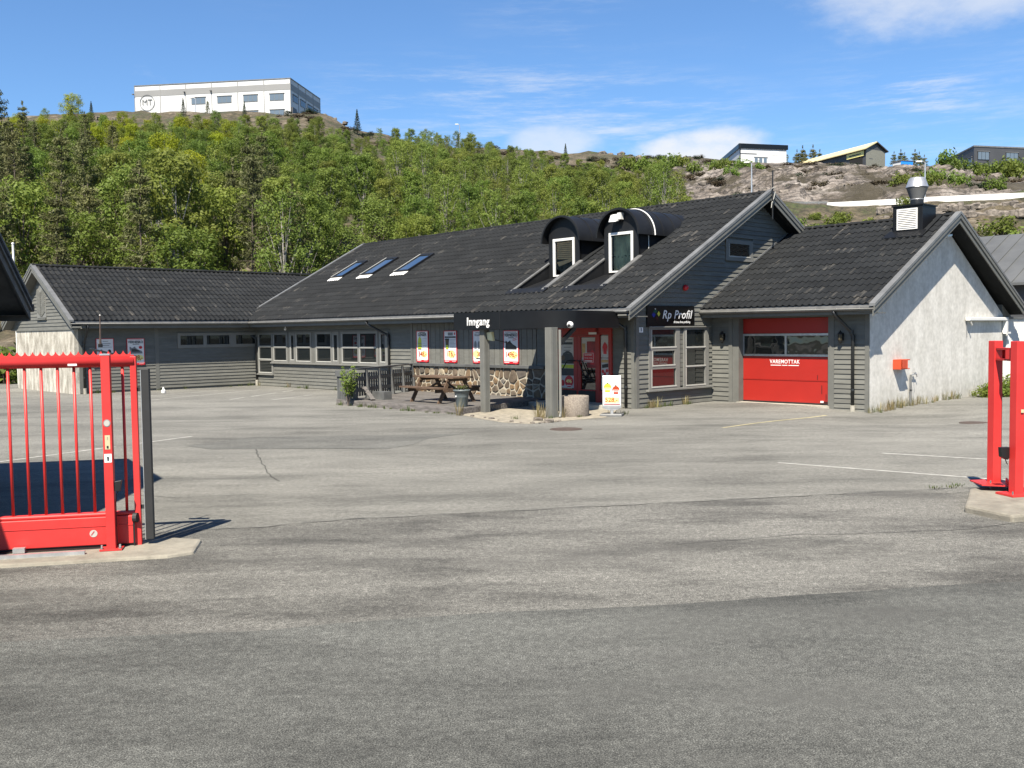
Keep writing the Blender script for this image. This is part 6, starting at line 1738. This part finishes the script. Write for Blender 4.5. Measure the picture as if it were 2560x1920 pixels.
B1.box(B1.L - 6.5, B1.L - .6, .1, .25, ez_ - 1.5, ez_ - .3, 'yellow_banner', 'yellowpr'); B1.box(B1.L - 5.6, B1.L - 1.5, .25, .28, ez_ - 1.05, ez_ - .8, 'banner_text_line', 'blackpr')
B1.box(B1.L - 5.6, B1.L - 1.2, .0, .12, bzb + 1, ez_ - 1.6, 'open_bay', 'interior'); B1.box(B1.L - 24, B1.L - 16, .0, .12, bzb + 1.5, ez_ - 1.6, 'open_bay', 'interior')
B2.win(1.2, 2.3, ez_ - 3.6, ez_ - 2.2, 1)
# blue shed
bs_ = thing('blue_site_cabin', 'small cabin with a bright blue side on the rocky hill', 'cabin', (*w2(2252, 205), 0))
z0_, z1_ = atY(2252, 425, 205).z, atY(2252, 402, 205).z
S1 = Fac(bs_, w2(2232, 207), w2(2252, 205)); S2 = Fac(bs_, w2(2252, 205), w2(2282, 206))
MB().prism([(a[0] - bs_.location.x, a[1] - bs_.location.y, z0_ - 1.5) for a in (w2(2232, 207), w2(2252, 205), w2(2282, 206), w2(2262, 208.5))], (0, 0, z1_ - z0_ + 1.4)).build('wall', M['facadewhite'], bs_)
S2.box(0, S2.L, 0, .06, z0_ - 1, z1_, 'blue_side', 'bluebox'); S1.box(-.15, S1.L + .1, -.3, .15, z1_ - .05, z1_ + .12, 'roof_edge', 'zinc'); S2.box(-.1, S2.L + .1, -2, .15, z1_ + .01, z1_ + .13, 'roof_edge', 'zinc'); S1.box(.4, 1.1, 0, .05, z0_, z0_ + 1.2, 'door', 'facadedark')
# dark grey building on the right
zt3, zb3 = atY(2435, 365, 190).z, atY(2435, 432, 190).z
gbld, C1, C2 = simple_building('grey_hall', 'dark grey industrial hall with a red and white sign at the right of the hill', w2(2326, 216), w2(2435, 190), w2(2700, 196), zb3 - 3, zt3, 'facadedark')
for F in (C1, C2): F.box(-.1, F.L + .1, -.1, .1, zt3 - .15, zt3 + .12, 'roof_edge', 'zinc')
C1.box(C1.L * .42, C1.L * .46, 0, .1, zt3 - 2.2, zt3 - 1.2, 'red_sign_mark', 'redpr'); C1.box(C1.L * .47, C1.L * .66, 0, .1, zt3 - 1.95, zt3 - 1.4, 'white_sign_strip', 'whitep')
C1.box(C1.L * .14, C1.L * .36, .0, .08, zb3 - 1, zb3 + 1.6, 'gate_door', 'blacksign'); C1.win(C1.L * .85, C1.L * .96, zt3 - 3.6, zt3 - 1.9, 1); C1.win(C1.L * .76, C1.L * .84, zb3 - .2, zb3 + .9, 1)
for a, b_ in ((.8, 3.4), (7.2, 10), (13.5, 16)): C2.win(a, b_, zt3 - 2.6, zt3 - 1.0, 3, 'blacksign'); 
C2.win(2.0, 4.0, zt3 - 5.6, zt3 - 4.2, 2, 'blacksign')

# ------------------------------------------------------------------ road furniture on the hill
br_ = thing('white_road_barrier', 'long white barrier wall along the hillside road', 'barrier', (*w2(2300, 105), 0))
pts = [atY(2068, 513, 110), atY(2150, 509, 109), atY(2300, 500, 106.5), atY(2430, 494, 104.5), atY(2600, 487, 102.5), atY(2800, 480, 100)]
for p, q in zip(pts, pts[1:]):
    P_ = [Vector(v) - br_.location for v in (p, q)]
    MB().bar(P_[0] + Vector((0, 0, -.05)), P_[1] + Vector((0, 0, -.05)), .5, .62).build('wall_segment', M['paleconc'], br_)
gr = thing('guard_rail', 'grey steel guard rail beside the hillside road', 'guard rail', (*w2(2010, 110), 0))
pp = [atY(1948, 493 + 14, 111), atY(2068, 490 + 16, 110.3)]
P_ = [Vector(v) - gr.location for v in pp]
MB().bar(P_[0], P_[1], .06, .22).build('rail', M['zinc'], gr)
for i in range(4):
    c = P_[0].lerp(P_[1], (i + .3) / 4); MB().box(c.x - .06, c.y, c.z - .9, c.x + .06, c.y + .1, c.z + .05).build('rail_post', M['galv'], gr)
def street_lamp(x, ytop, ybase, Y, label, arm=.9):
    b, t_ = atY(x, ybase, Y), atY(x, ytop, Y)
    t = thing('street_lamp', label, 'street lamp', (b.x, b.y, b.z - 1.0), 0, 'street lamps on the hill')
    h = t_.z - b.z + 1.0
    MB().tube([(0, 0, 0), (0, 0, h)], [.12, .07], 8).build('pole', M['galv'], t)
    MB().tube([(0, 0, h - .05), (-arm * .5, 0, h + .12), (-arm, 0, h + .1)], .05, 6).build('arm', M['galv'], t); MB().box(-arm - .55, -.16, h + .02, -arm + .1, .16, h + .18).build('lamp_head', M['white'], t, bevel=.04)
street_lamp(1150, 312, 380, 205, 'street lamp beside a lone tree on the ridge', .4); street_lamp(1879, 408, 486, 120, 'street lamp above the shop gable in front of the rock face', .4)
street_lamp(2312, 406, 500, 112, 'street lamp right of the steel roof cowl', .5); street_lamp(490, 246, 292, 181, 'street lamp in front of the white office block', .6)
street_lamp(1084, 345, 372, 240, 'tiny distant street lamp on the ridge near the dip', .5)

# ------------------------------------------------------------------ stones on the hill
def rock_mesh(seed, r=1.0):
    rr = random.Random(seed); mb = MB(); k, m_ = 8, 5
    for i in range(m_ + 1):
        ph = math.pi * i / m_
        for j in range(k):
            t = 2 * math.pi * j / k
            q = r * (1 + rr.uniform(-.22, .18))
            v = Vector((math.sin(ph) * math.cos(t), math.sin(ph) * math.sin(t), math.cos(ph)))
            v = Vector([math.copysign(abs(c) ** .62, c) for c in v])
            mb.v.append(tuple(v * q))
    for i in range(m_):
        for j in range(k):
            a, b = i * k + j, i * k + (j + 1) % k
            mb.f.append((a, a + k, b + k, b))
    return mb.mesh('boulder', M['rockstone'])
M['rockstone'] = mat('pale_boulder', (.27, .235, .20), .9, var=.5, scale=1.2, rnd=.25, bump=.6, bscale=6)
rocks = [rock_mesh(i) for i in range(5)]
rr = random.Random(9)
dw = thing('dry_stone_wall', 'rough dry stone retaining wall under the white barrier', 'wall', (*w2(2450, 102), 0))
for i in range(58):
    f = (i % 29) / 28; row = i // 29
    x = 2200 + 400 * f + rr.uniform(-4, 4); Yw = 104.4 - 4.4 * f
    p = atY(x, 529 - 16 * f + row * 20 + rr.uniform(-4, 4), Yw - row * 1.15)
    o = link(rocks[rr.randrange(5)], 'stone', dw)
    o.location = Vector(p) - dw.location; o.scale = (rr.uniform(.42, .75), .5, rr.uniform(.34, .5)); o.rotation_euler = (0, rr.uniform(-.2, .2), rr.uniform(-.3, .3))
for i, (x, y, Y) in enumerate([(1508 + 21 * k + rr.uniform(-6, 6), 386 + rr.uniform(-3, 3), 236 + rr.uniform(-2, 2)) for k in range(14)] + [(x, 275 + (x - 790) * .12, 183) for x in (792, 812, 838, 862)] + [(250, 297, 172), (285, 300, 171), (1330, 372, 235), (1375, 376, 235), (1290, 372, 236)]):
    p = atY(x, y, Y); p.z = min(p.z, terr(p.x, p.y) + .25); b = thing('boulder', 'square boulder in the row along the skyline' if i < 14 else 'rough boulder poking out of the heath at the hill crest', 'boulder', p, rr.uniform(0, 6), 'boulders on the hill crest')
    o = link(rocks[rr.randrange(5)], 'stone', b); s = rr.uniform(.55, .95) * (1.0 if i < 14 else .6); o.scale = (s * 1.2, s, s * .8)
for i in range(46):
    x = rr.uniform(1500, 2520); Y = rr.uniform(122, 200) if x > 1780 else rr.uniform(150, 225)
    v = atY(x, 400, Y); b = thing('boulder', 'loose rock lying on the open rocky slope', 'boulder', (v.x, v.y, terr(v.x, v.y) + .1), rr.uniform(0, 6), 'loose rocks on the slope')
    o = link(rocks[rr.randrange(5)], 'stone', b); s = rr.uniform(.3, .85); o.scale = (s * 1.3, s, s * .7)

# ================================================================== TREES
def branchy(mb, r, base, h, r0, lean=(0, 0), n=6):
    pts = [Vector(base) + Vector((lean[0] * (i / n) ** 1.4 + r.uniform(-.05, .05) * (i > 0), lean[1] * (i / n) ** 1.4 + r.uniform(-.05, .05) * (i > 0), h * i / n)) for i in range(n + 1)]
    mb.tube(pts, [r0 * (1 - .86 * i / n) for i in range(n + 1)], 7)
    return pts
def decid(seed, m, bark, H=8.5, W=2.3, n=8000, leaf=.115, low=.06, slim=1.0):
    r = random.Random(seed); tr = MB()
    trunk = branchy(tr, r, (0, 0, -.6), H * .86, .15, (r.uniform(-.4, .4), r.uniform(-.4, .4)))
    clumps = []
    k = 60
    for i in range(k):
        z = H * (low + (1 - low) * ((i + r.random()) / k))
        f = (z / H - low) / (1 - low)
        rad = W * (math.sin(math.pi * (.16 + .72 * f)) ** .8) * slim * r.uniform(.72, 1.12)
        a = i * 2.399 + r.uniform(-.4, .4); d = rad * (r.random() ** .45)
        c = Vector((math.cos(a) * d, math.sin(a) * d, z)); s = r.uniform(.45, .95) * (W / 2.3)
        clumps.append((c, s))
        if i % 2 == 0:
            t = max(0, min(5, int(z / (H * .86) * 5) - 1)); b0 = trunk[t]
            tr.tube([b0, b0.lerp(c, .5) + Vector((0, 0, -.12)), c], [.05, .03, .012], 5, cap=False)
    clumps.append((Vector((trunk[-1].x, trunk[-1].y, H * .96)), .42))
    wts = [s ** 2 for c, s in clumps]
    def gen(rr):
        c, s = rr.choices(clumps, wts)[0]
        v = Vector((rr.gauss(0, 1), rr.gauss(0, 1), rr.gauss(0, 1))).normalized()
        q = s * (rr.random() ** .38)
        p = c + Vector((v.x * q, v.y * q, v.z * q * .72))
        return p, (v * .7 + Vector((p.x, p.y, 0)).normalized() * .3 + Vector((0, 0, .45)))
    cr = leaf_mesh('crown', M[m], n, leaf, gen, seed + 100, aspect=.62)
    return tr.mesh('trunk', M[bark], True), cr
def pine(seed, H=11.5, m='needle', spread=1.9, low=.34, n=4200, dead=True):
    r = random.Random(seed); tr = MB()
    trunk = branchy(tr, r, (0, 0, -.6), H, .13, (r.uniform(-.3, .3), r.uniform(-.3, .3)), 8)
    tips = []
    z = H * low if not dead else H * .16
    a = r.uniform(0, 6)
    while z < H * .97:
        f = z / H
        live = f > low
        for j in range(r.randint(3, 5)):
            a += 2.1 + r.uniform(-.5, .5)
            L = spread * ((1 - f) ** .7 + .12) * r.uniform(.6, 1.1) * (1 if live else .75)
            i0 = min(7, int(f * 8)); b0 = trunk[i0].lerp(trunk[i0 + 1], f * 8 - i0)
            up = .28 if live else -.02
            e = b0 + Vector((math.cos(a) * L, math.sin(a) * L, up * L + .1))
            mid_ = b0.lerp(e, .5) + Vector((0, 0, .08 * L))
            tr.tube([b0, mid_, e], [.030, .018, .007], 4, cap=False)
            if live:
                for q in (.35, .55, .75, .92, 1.0): tips.append((b0.lerp(e, q) + Vector((r.uniform(-.2, .2), r.uniform(-.2, .2), r.uniform(-.02, .2))), .20 + .13 * q))
        z += H * r.uniform(.040, .065)
    for q in range(4): tips.append((Vector((trunk[-1].x, trunk[-1].y, H - .55 + q * .16)), .16))
    def gen(rr):
        c, s = tips[rr.randrange(len(tips))]
        v = Vector((rr.gauss(0, 1), rr.gauss(0, 1), rr.gauss(.25, .8))).normalized()
        return c + v * s * (rr.random() ** .5), (v + Vector((0, 0, .3)))
    cr = leaf_mesh('crown', M[m], n, .15, gen, seed + 100, aspect=.28)
    return tr.mesh('trunk', M['bark'], True), cr
def spruce(seed, H=8.0, m='darkneedle', n=2600):
    r = random.Random(seed); tr = MB(); branchy(tr, r, (0, 0, -.6), H, .11, (0, 0), 5)
    def gen(rr):
        f = rr.random() ** 1.35; z = H * (.05 + .95 * f)
        R = (1 - f) * H * .24 * (.55 + .45 * abs(math.sin(z * 4.2))) + .05
        a = rr.uniform(0, 6.283); q = R * rr.random() ** .35
        return (math.cos(a) * q, math.sin(a) * q, z - q * .25), (math.cos(a), math.sin(a), .4)
    return tr.mesh('trunk', M['bark'], True), leaf_mesh('crown', M[m], n, .16, gen, seed + 5, aspect=.35)
PD = [decid(1, 'leaf', 'birchbark'), decid(2, 'leaf', 'bark', 8.0, 2.6), decid(3, 'leaf', 'birchbark', 9.5, 2.1, slim=.9), decid(4, 'leafpale', 'birchbark', 9.0, 2.0), decid(5, 'leafpale', 'bark', 7.5, 2.5), decid(6, 'leafpale', 'birchbark', 10.0, 2.3, 4600)]
PY = [decid(11, 'leafyellow', 'bark', 8.5, 2.6), decid(12, 'leafyellow', 'bark', 7.5, 2.3)]
PP = [pine(21), pine(22, 12.5, spread=2.1), pine(23, 10.5, spread=1.8), pine(24, 11.5, spread=2.2, low=.36), pine(25, 9.0, spread=1.9, low=.22)]
PSD = [spruce(31), spruce(32, 7.0)]
def tree(protos, i, p, s, label, group, name='tree', rot=None, sz=1.0):
    tm, cm = protos[i % len(protos)]
    t = thing(name, label, 'tree', p, rr.uniform(0, 6.28) if rot is None else rot, group)
    for me, nm in ((tm, 'trunk'), (cm, 'crown')):
        o = link(me, nm, t); o.scale = (s, s, s * sz)
    return t
cnt = 0
spots = []
Yrow = 60.5
while Yrow < 202:
    dx = 4.5 if Yrow < 96 else 3.7
    x0w, x1w = Yrow * (-.60), Yrow * .205
    x = x0w + rr.uniform(0, dx)
    while x < x1w:
        spots.append((x + rr.uniform(-1.1, 1.1), Yrow + rr.uniform(-1.6, 1.6)))
        x += dx * rr.uniform(.85, 1.2)
    Yrow += 4.4
keep = []
for x, Y in spots:
    px = 1280 + x / Y * FPX
    ymax = 156 if px < 900 else (156 + (px - 900) * .22 if px < 1090 else (198 - (px - 1090) * .058 if px < 1500 else 174 - (px - 1500) * .20))
    if px > 1725 or Y > ymax or px < -160 or (px > 860 and Y < 78): continue
    keep.append((x, Y, px))
for x, Y, px in keep:
    z = terr(x, Y) - .2
    g_s = max(.40, 1.05 - (Y - 62) * .0075) * (1.0 if px < 700 else max(.84, 1.0 - (px - 700) * .0006))
    front = Y < 74
    q = rr.random()
    if front and px < 800 and q < .66 or (px < 330 and Y < 125 and q < .62) or (px < 700 and Y < 90 and q < .34):
        tree(PP, rr.randrange(5), (x, Y, z), g_s * rr.uniform(.82, 1.08), 'slender olive pine with a bare lower trunk in the wood behind the side wing', 'pines at the foot of the wooded hill', 'pine_tree')
    elif px < 600 and Y > 118 and q < .38 or (px < 620 and q < .06):
        tree(PY, rr.randrange(2), (x, Y, z), g_s * rr.uniform(.9, 1.25), 'bright yellow green broadleaf tree in the hillside wood', 'yellow green trees on the wooded hill', 'broadleaf_tree')
    elif px > 1000 and Y > 112:
        tree(PD, 3 + rr.randrange(3), (x, Y, z), g_s * rr.uniform(1.15, 1.55), 'small pale green birch high on the open right part of the wood', 'small pale birches on the upper right slope', 'pale_birch_tree')  # paler birches, drawn from the same prototypes as the other birches
    else:
        s = g_s * rr.uniform(.85, 1.2)
        tree(PD, rr.randrange(6), (x, Y, z), s, 'fresh green birch in the wood on the hillside', 'green trees on the wooded hill', 'birch_tree', sz=rr.uniform(.85, 1.05))
# named trees that stand out
def lone(protos, i, x, ytop, Y, s0, label, name):
    v = atY(x, 500, Y); zg = terr(v.x, v.y) - .2
    H = atY(x, ytop, Y).z - zg
    hp = max(vv.co.z for vv in protos[i][1].vertices)
    return tree(protos, i, (v.x, v.y, zg), H / hp, label, None, name, sz=1.0)
lone(PSD, 0, 465, 243, 176, 1, 'dark pointed spruce in front of the white office block', 'spruce_tree'); lone(PP, 4, 525, 250, 177, 1, 'small grey green pine in front of the white office block', 'pine_tree')
lone(PSD, 1, 617, 252, 177, 1, 'little spruce below the office block windows', 'spruce_tree'); lone(PSD, 0, 1148, 330, 207, 1, 'rounded dark tree beside the ridge lamp post', 'broadleaf_tree')
lone(PSD, 1, 897, 272, 180, 1, 'dark bushy conifer on the crest right of the office block', 'spruce_tree'); lone(PY, 0, 187, 232, 158, 1, 'tall yellow green maple on the skyline left of the office block', 'broadleaf_tree')
lone(PP, 1, 6, 208, 92, 1, 'tall dark pine at the left edge of the photo', 'pine_tree'); lone(PSD, 0, 236, 252, 170, 1, 'dark round conifer on the skyline by the maple', 'spruce_tree')
lone(PP, 0, 62, 250, 120, 1, 'pine reaching the skyline near the left edge', 'pine_tree'); lone(PSD, 1, 1415, 358, 222, 1, 'small conifer on the ridge above the middle of the wood', 'spruce_tree')
for x, y, Y in ((1990, 372, 262), (2003, 362, 262), (2012, 375, 260), (2036, 360, 262), (2050, 372, 260), (2232, 378, 232), (2248, 372, 236), (2262, 380, 233), (2285, 372, 236), (2300, 378, 232), (2312, 385, 228), (1935, 362, 266), (1960, 366, 268)):
    lone(PP, 2, x, y, Y, 1, 'dark pine standing behind the hilltop buildings', 'pine_tree')['group'] = 'pines behind the hilltop buildings'
def shrub_mesh(seed, m, n=700, W=1.0, H=1.0, leaf=.09):
    r = random.Random(seed)
    cl = [(Vector((r.uniform(-.6, .6) * W, r.uniform(-.6, .6) * W, r.uniform(.2, .75) * H)), r.uniform(.25, .45)) for i in range(14)]
    def gen(rr):
        c, s = cl[rr.randrange(14)]; v = Vector((rr.gauss(0, 1), rr.gauss(0, 1), rr.gauss(0, 1))).normalized()
        p = c + v * s * rr.random() ** .4
        return (p.x, p.y, max(.02, p.z)), v + Vector((0, 0, .4))
    st = MB()
    for c, s in cl[:8]: st.tube([(0, 0, -.1), c * .5, c], [.03, .02, .008], 4, cap=False)
    return st.mesh('stems', M['bark']), leaf_mesh('foliage', M[m], n, leaf, gen, seed + 50)
SHG = [shrub_mesh(41, 'leafpale'), shrub_mesh(42, 'leaf'), shrub_mesh(43, 'leaf')]
SHD = [shrub_mesh(44, 'heather', 520, leaf=.10), shrub_mesh(45, 'heather', 520, leaf=.10), shrub_mesh(46, 'darkneedle', 600)]
def shrub(protos, p, s, label, group, name='shrub', hs=1.0):
    sm, fm = protos[rr.randrange(len(protos))]
    t = thing(name, label, 'shrub', p, rr.uniform(0, 6.28), group)
    for me, nm in ((sm, 'stems'), (fm, 'foliage')):
        o = link(me, nm, t); o.scale = (s, s, s * hs)
    return t
for x, Y, s in ((1985, 66, 1.6), (2020, 70, 2.0), (2050, 64, 1.5), (2075, 75, 1.5), (2110, 78, 2.0), (2140, 84, 1.7), (2165, 72, 1.4), (2060, 92, 2.2), (2190, 90, 1.6), (1790, 120, 2.2), (1760, 100, 2.4), (2420, 60, 1.4), (2470, 70, 2.2), (2520, 66, 2.4), (2550, 80, 2.4), (2440, 80, 1.6), (2500, 88, 2.0), (2350, 96, 1.4), (2560, 60, 2.0), (1940, 105, 1.9), (1965, 100, 2.0)):
    v = atY(x, 500, Y); shrub(SHG, (v.x, v.y, terr(v.x, v.y) - .1), s * rr.uniform(.8, 1.1), 'green bush on the slope below the hillside road', 'bushes below the hillside road')
for k in range(26):
    x = rr.uniform(1985, 2300); Y = rr.uniform(88, 105)
    v = atY(x, 500, Y); shrub(SHG, (v.x, v.y, terr(v.x, v.y) - .1), rr.uniform(.6, 1.5), 'bright green bush just below the guard rail', 'bushes under the guard rail')
for k in range(54):
    x = rr.uniform(1960, 2570); Y = rr.uniform(64, 103)
    v = atY(x, 500, Y); shrub(SHD[:2] + SHG[2:], (v.x, v.y, terr(v.x, v.y) - .1), rr.uniform(.5, 1.3), 'brownish scrub on the bank below the hillside road', 'scrub below the hillside road', 'scrub', .8)
for k in range(30):
    x = rr.uniform(1980, 2570); Y = rr.uniform(80, 102)
    v = atY(x, 400, Y); b = thing('boulder', 'grey stone on the bank below the hillside road', 'boulder', (v.x, v.y, terr(v.x, v.y) + .05), rr.uniform(0, 6), 'stones on the bank')
    o = link(rocks[rr.randrange(5)], 'stone', b); s = rr.uniform(.2, .6); o.scale = (s * 1.3, s, s * .7)
for x, Y, s in ((2280, 125, 2.0), (2320, 124, 2.2), (2350, 126, 2.6), (2250, 128, 1.8), (2400, 124, 2.0), (2490, 122, 1.8), (1830, 160, 2.2), (1800, 170, 2.6), (1860, 172, 2.4), (1890, 165, 2.0), (1815, 190, 2.0), (1780, 182, 2.2), (1740, 170, 2.4), (2450, 172, 2.2), (2490, 170, 2.8), (2525, 168, 3.0), (2555, 167, 3.2), (2400, 176, 2.6), (2375, 182, 3.2), (2450, 160, 2.6), (2540, 158, 3.6), (1700, 185, 2.6), (1660, 178, 3.0), (1610, 185, 3.0), (1570, 190, 2.8)):
    v = atY(x, 500, Y); shrub(SHG[1:], (v.x, v.y, terr(v.x, v.y) - .1), s * rr.uniform(.8, 1.05), 'green thicket on the rocky slope', 'thickets on the rocky slope', 'thicket', 1.2)
for i in range(190):
    x = rr.uniform(1480, 2560); Y = rr.uniform(124, 205) if x > 1760 else rr.uniform(165, 236)
    v = atY(x, 500, Y); shrub(SHD, (v.x, v.y, terr(v.x, v.y) - .15), rr.uniform(.8, 1.9), 'dark heather tuft on the bare rock', 'heather on the rocky slope', 'heather', .6)
for i in range(60):
    x = rr.uniform(880, 1500) if i > 22 else rr.uniform(690, 1000); Y = rr.uniform(195, 240) if i > 22 else rr.uniform(166, 184)
    v = atY(x, 500, Y); shrub(SHD, (v.x, v.y, terr(v.x, v.y) - .15), rr.uniform(.9, 1.9), 'brown heather clump along the hill crest', 'heather along the crest', 'heather', .6)

# ------------------------------------------------------------------ plants near the buildings
sp_ = thingB('sapling', 'bushy green sapling growing at the deck corner', 'plant', (-7.45, -4.45, .0))
st = MB()
rr2 = random.Random(3); ends = []
for i in range(11):
    a = rr2.uniform(0, 6.28); h_ = rr2.uniform(.5, 1.12); d_2 = rr2.uniform(.06, .42)
    e = Vector((math.cos(a) * d_2 + .05, math.sin(a) * d_2 * .6, h_)); st.tube([(0, 0, 0), e * .5 + Vector((0, 0, .08)), e], [.012, .008, .004], 5, cap=False); ends.append(e)
st.build('stems', M['bark'], sp_)
def gen_s(r):
    e = ends[r.randrange(len(ends))]; q = r.uniform(.35, 1.05)
    return (e.x * q + r.gauss(0, .05), e.y * q + r.gauss(0, .05), e.z * q + .06 + r.gauss(0, .03)), (0, -.3, 1)
link(leaf_mesh('leaves', M['leafpale'], 900, .042, gen_s, 8), 'leaves', sp_)
def tuft_mesh(seed, m, n=26, h=.28, spread=.12):
    r = random.Random(seed); mb = MB()
    for i in range(n):
        a = r.uniform(0, 6.28); d = r.uniform(0, spread); b = Vector((math.cos(a) * d, math.sin(a) * d, -.02))
        hh = h * r.uniform(.5, 1.2); le = r.uniform(.1, .5) * hh; t = Vector((b.x + math.cos(a) * le, b.y + math.sin(a) * le, hh)); m_ = b.lerp(t, .55) + Vector((0, 0, hh * .12))
        w = Vector((-math.sin(a), math.cos(a), 0)) * .006
        mb.quad(b - w, b + w, m_ + w * .8, m_ - w * .8); mb.quad(m_ - w * .8, m_ + w * .8, t)
    return mb.mesh('blades', M[m])
TF = [tuft_mesh(51, 'drygrass'), tuft_mesh(52, 'grass', 22, .18), tuft_mesh(53, 'drygrass', 30, .42), tuft_mesh(54, 'grass', 30, .12, .16)]
def tuft(i, b, s, label, group):
    p = fB(*b); p.z = hump(p.x, p.y)
    t = thing('grass_tuft', label, 'grass', p, rr.uniform(0, 6), group); o = link(TF[i], 'blades', t); o.scale = (s, s, s)
for i in range(30): tuft((0, 1, 0, 2)[i % 4], (GX + rr.uniform(.03, .22), 3.4 + rr.random() ** 1.2 * 5.6, 0), rr.uniform(.45, 1.0), 'dry grass tuft at the foot of the white wall', 'grass along the white wall')
for i in range(16): tuft((1, 3, 0)[i % 3], (rr.uniform(.03, .16), rr.uniform(.0, 3.2), 0), rr.uniform(.5, 1.0), 'weed tuft at the foot of the grey gable', 'weeds along the gable')
for i in range(22): tuft((1, 3, 3)[i % 3], (rr.uniform(-8.6, -2.6), -4.30 - rr.uniform(.02, .22), 0), rr.uniform(.4, .9), 'weed tuft under the deck edge', 'weeds along the deck edge')
for i in range(16): tuft((1, 3, 0)[i % 3], (rr.uniform(-20.8, -11), -.05 - rr.uniform(.03, .25), 0), rr.uniform(.5, 1.1), 'weed tuft below the shop windows', 'weeds along the shop front')
for i in range(12): tuft((1, 3)[i % 2], (WX + rr.uniform(.05, .3), rr.uniform(-7.2, -.2), 0), rr.uniform(.5, 1.3), 'weed tuft at the foot of the side wing', 'weeds along the side wing')
for b in ((.05, -3.72), (.2, -3.8), (-.1, -3.68), (.28, -3.62), (.35, -3.25), (.62, -2.95), (-.25, -4.3), (.8, -1.9), (.95, -1.6), (-2.2, -4.5)): tuft((0, 2, 0, 3)[rr.randrange(4)], (*b, 0), rr.uniform(.6, 1.1), 'dry weed tuft round the canopy post', 'weeds round the canopy posts')
g1_ = gnd(2380, 1210)
for q in ((5.85, 13.0), (6.0, 13.15), (6.45, 13.2), (6.55, 13.1), (5.6, 12.95)):
    t = thing('grass_tuft', 'small green tuft in the asphalt joint behind the red posts', 'grass', (*q, 0), 0, 'tufts behind the red posts'); o = link(TF[3], 'blades', t); o.scale = (.7, .7, .35)
for i, (bx, by, s, h_) in enumerate(((5.45, 9.8, .55, .9), (5.6, 10.6, .7, 1.0), (5.5, 11.4, .75, 1.15), (5.75, 12.1, .8, 1.2), (5.9, 12.9, .8, 1.4), (6.3, 13.6, .9, 1.3), (6.1, 11.3, .5, .8), (6.7, 13.2, .7, 1.0))):
    p = fB(bx, by); shrub([SHG[2], SHG[1]], (p.x, p.y, -.05), s, 'dense low green shrub at the right end of the white wall', 'shrubs at the end of the white wall', hs=h_ * .75)
M['redleaf'] = m_leaf('red_leaves', (.12, .03, .02), (.22, .07, .03))
rs_ = thingB('rose_bush', 'red leaved rose bush behind the right red post', 'shrub', (6.1, 14.2, 0))
link(leaf_mesh('foliage', M['redleaf'], 500, .06, lambda r: ((r.gauss(0, .25), r.gauss(0, .4), r.uniform(.2, 1.7)), (0, 0, 1)), 77), 'foliage', rs_); MB().tube([(0, 0, 0), (.1, 0, .8), (.05, .1, 1.6)], .02, 5).build('stems', M['bark'], rs_)
for i, (x, Y, s) in enumerate(((-26.5, 46, 2.2), (-28.5, 47, 2.6), (-24.6, 47.5, 2.0), (-30, 50, 3.0), (-23.5, 50, 2.4))):
    shrub(SHG, (x, Y, -.2), s, 'round green bush left of the concrete gable', 'bushes left of the side wing')
sn = MB()                                       # spilled stones along the paved strip
r3 = random.Random(12)
es = [((-2.3, -4.35), (.9, -5.05)), ((.95, -4.9), (1.1, -3.9)), ((-2.5, -4.2), (-3.2, -2.0))]
for i in range(24):
    a, b = es[i % 3]; t = r3.random(); p = fB(a[0] + (b[0] - a[0]) * t + r3.uniform(-.1, .1), a[1] + (b[1] - a[1]) * t + r3.uniform(-.1, .1))
    k = thing('loose_stone', 'small pale stone on the edge of the sandy strip', 'stone', (p.x, p.y, .01), r3.uniform(0, 6), 'stones along the sandy strip')
    o = link(rocks[r3.randrange(5)], 'stone', k); s = r3.uniform(.02, .055); o.scale = (s * 1.4, s, s * .7)
for x, y in ((1345, 1052), (1372, 1056)):
    g_ = gnd(x, y); k = thing('loose_stone', 'larger pale stone beside the canopy post foot', 'stone', (g_.x, g_.y, .03), 0, 'stones at the canopy post'); o = link(rocks[1], 'stone', k); o.scale = (.14, .09, .06)
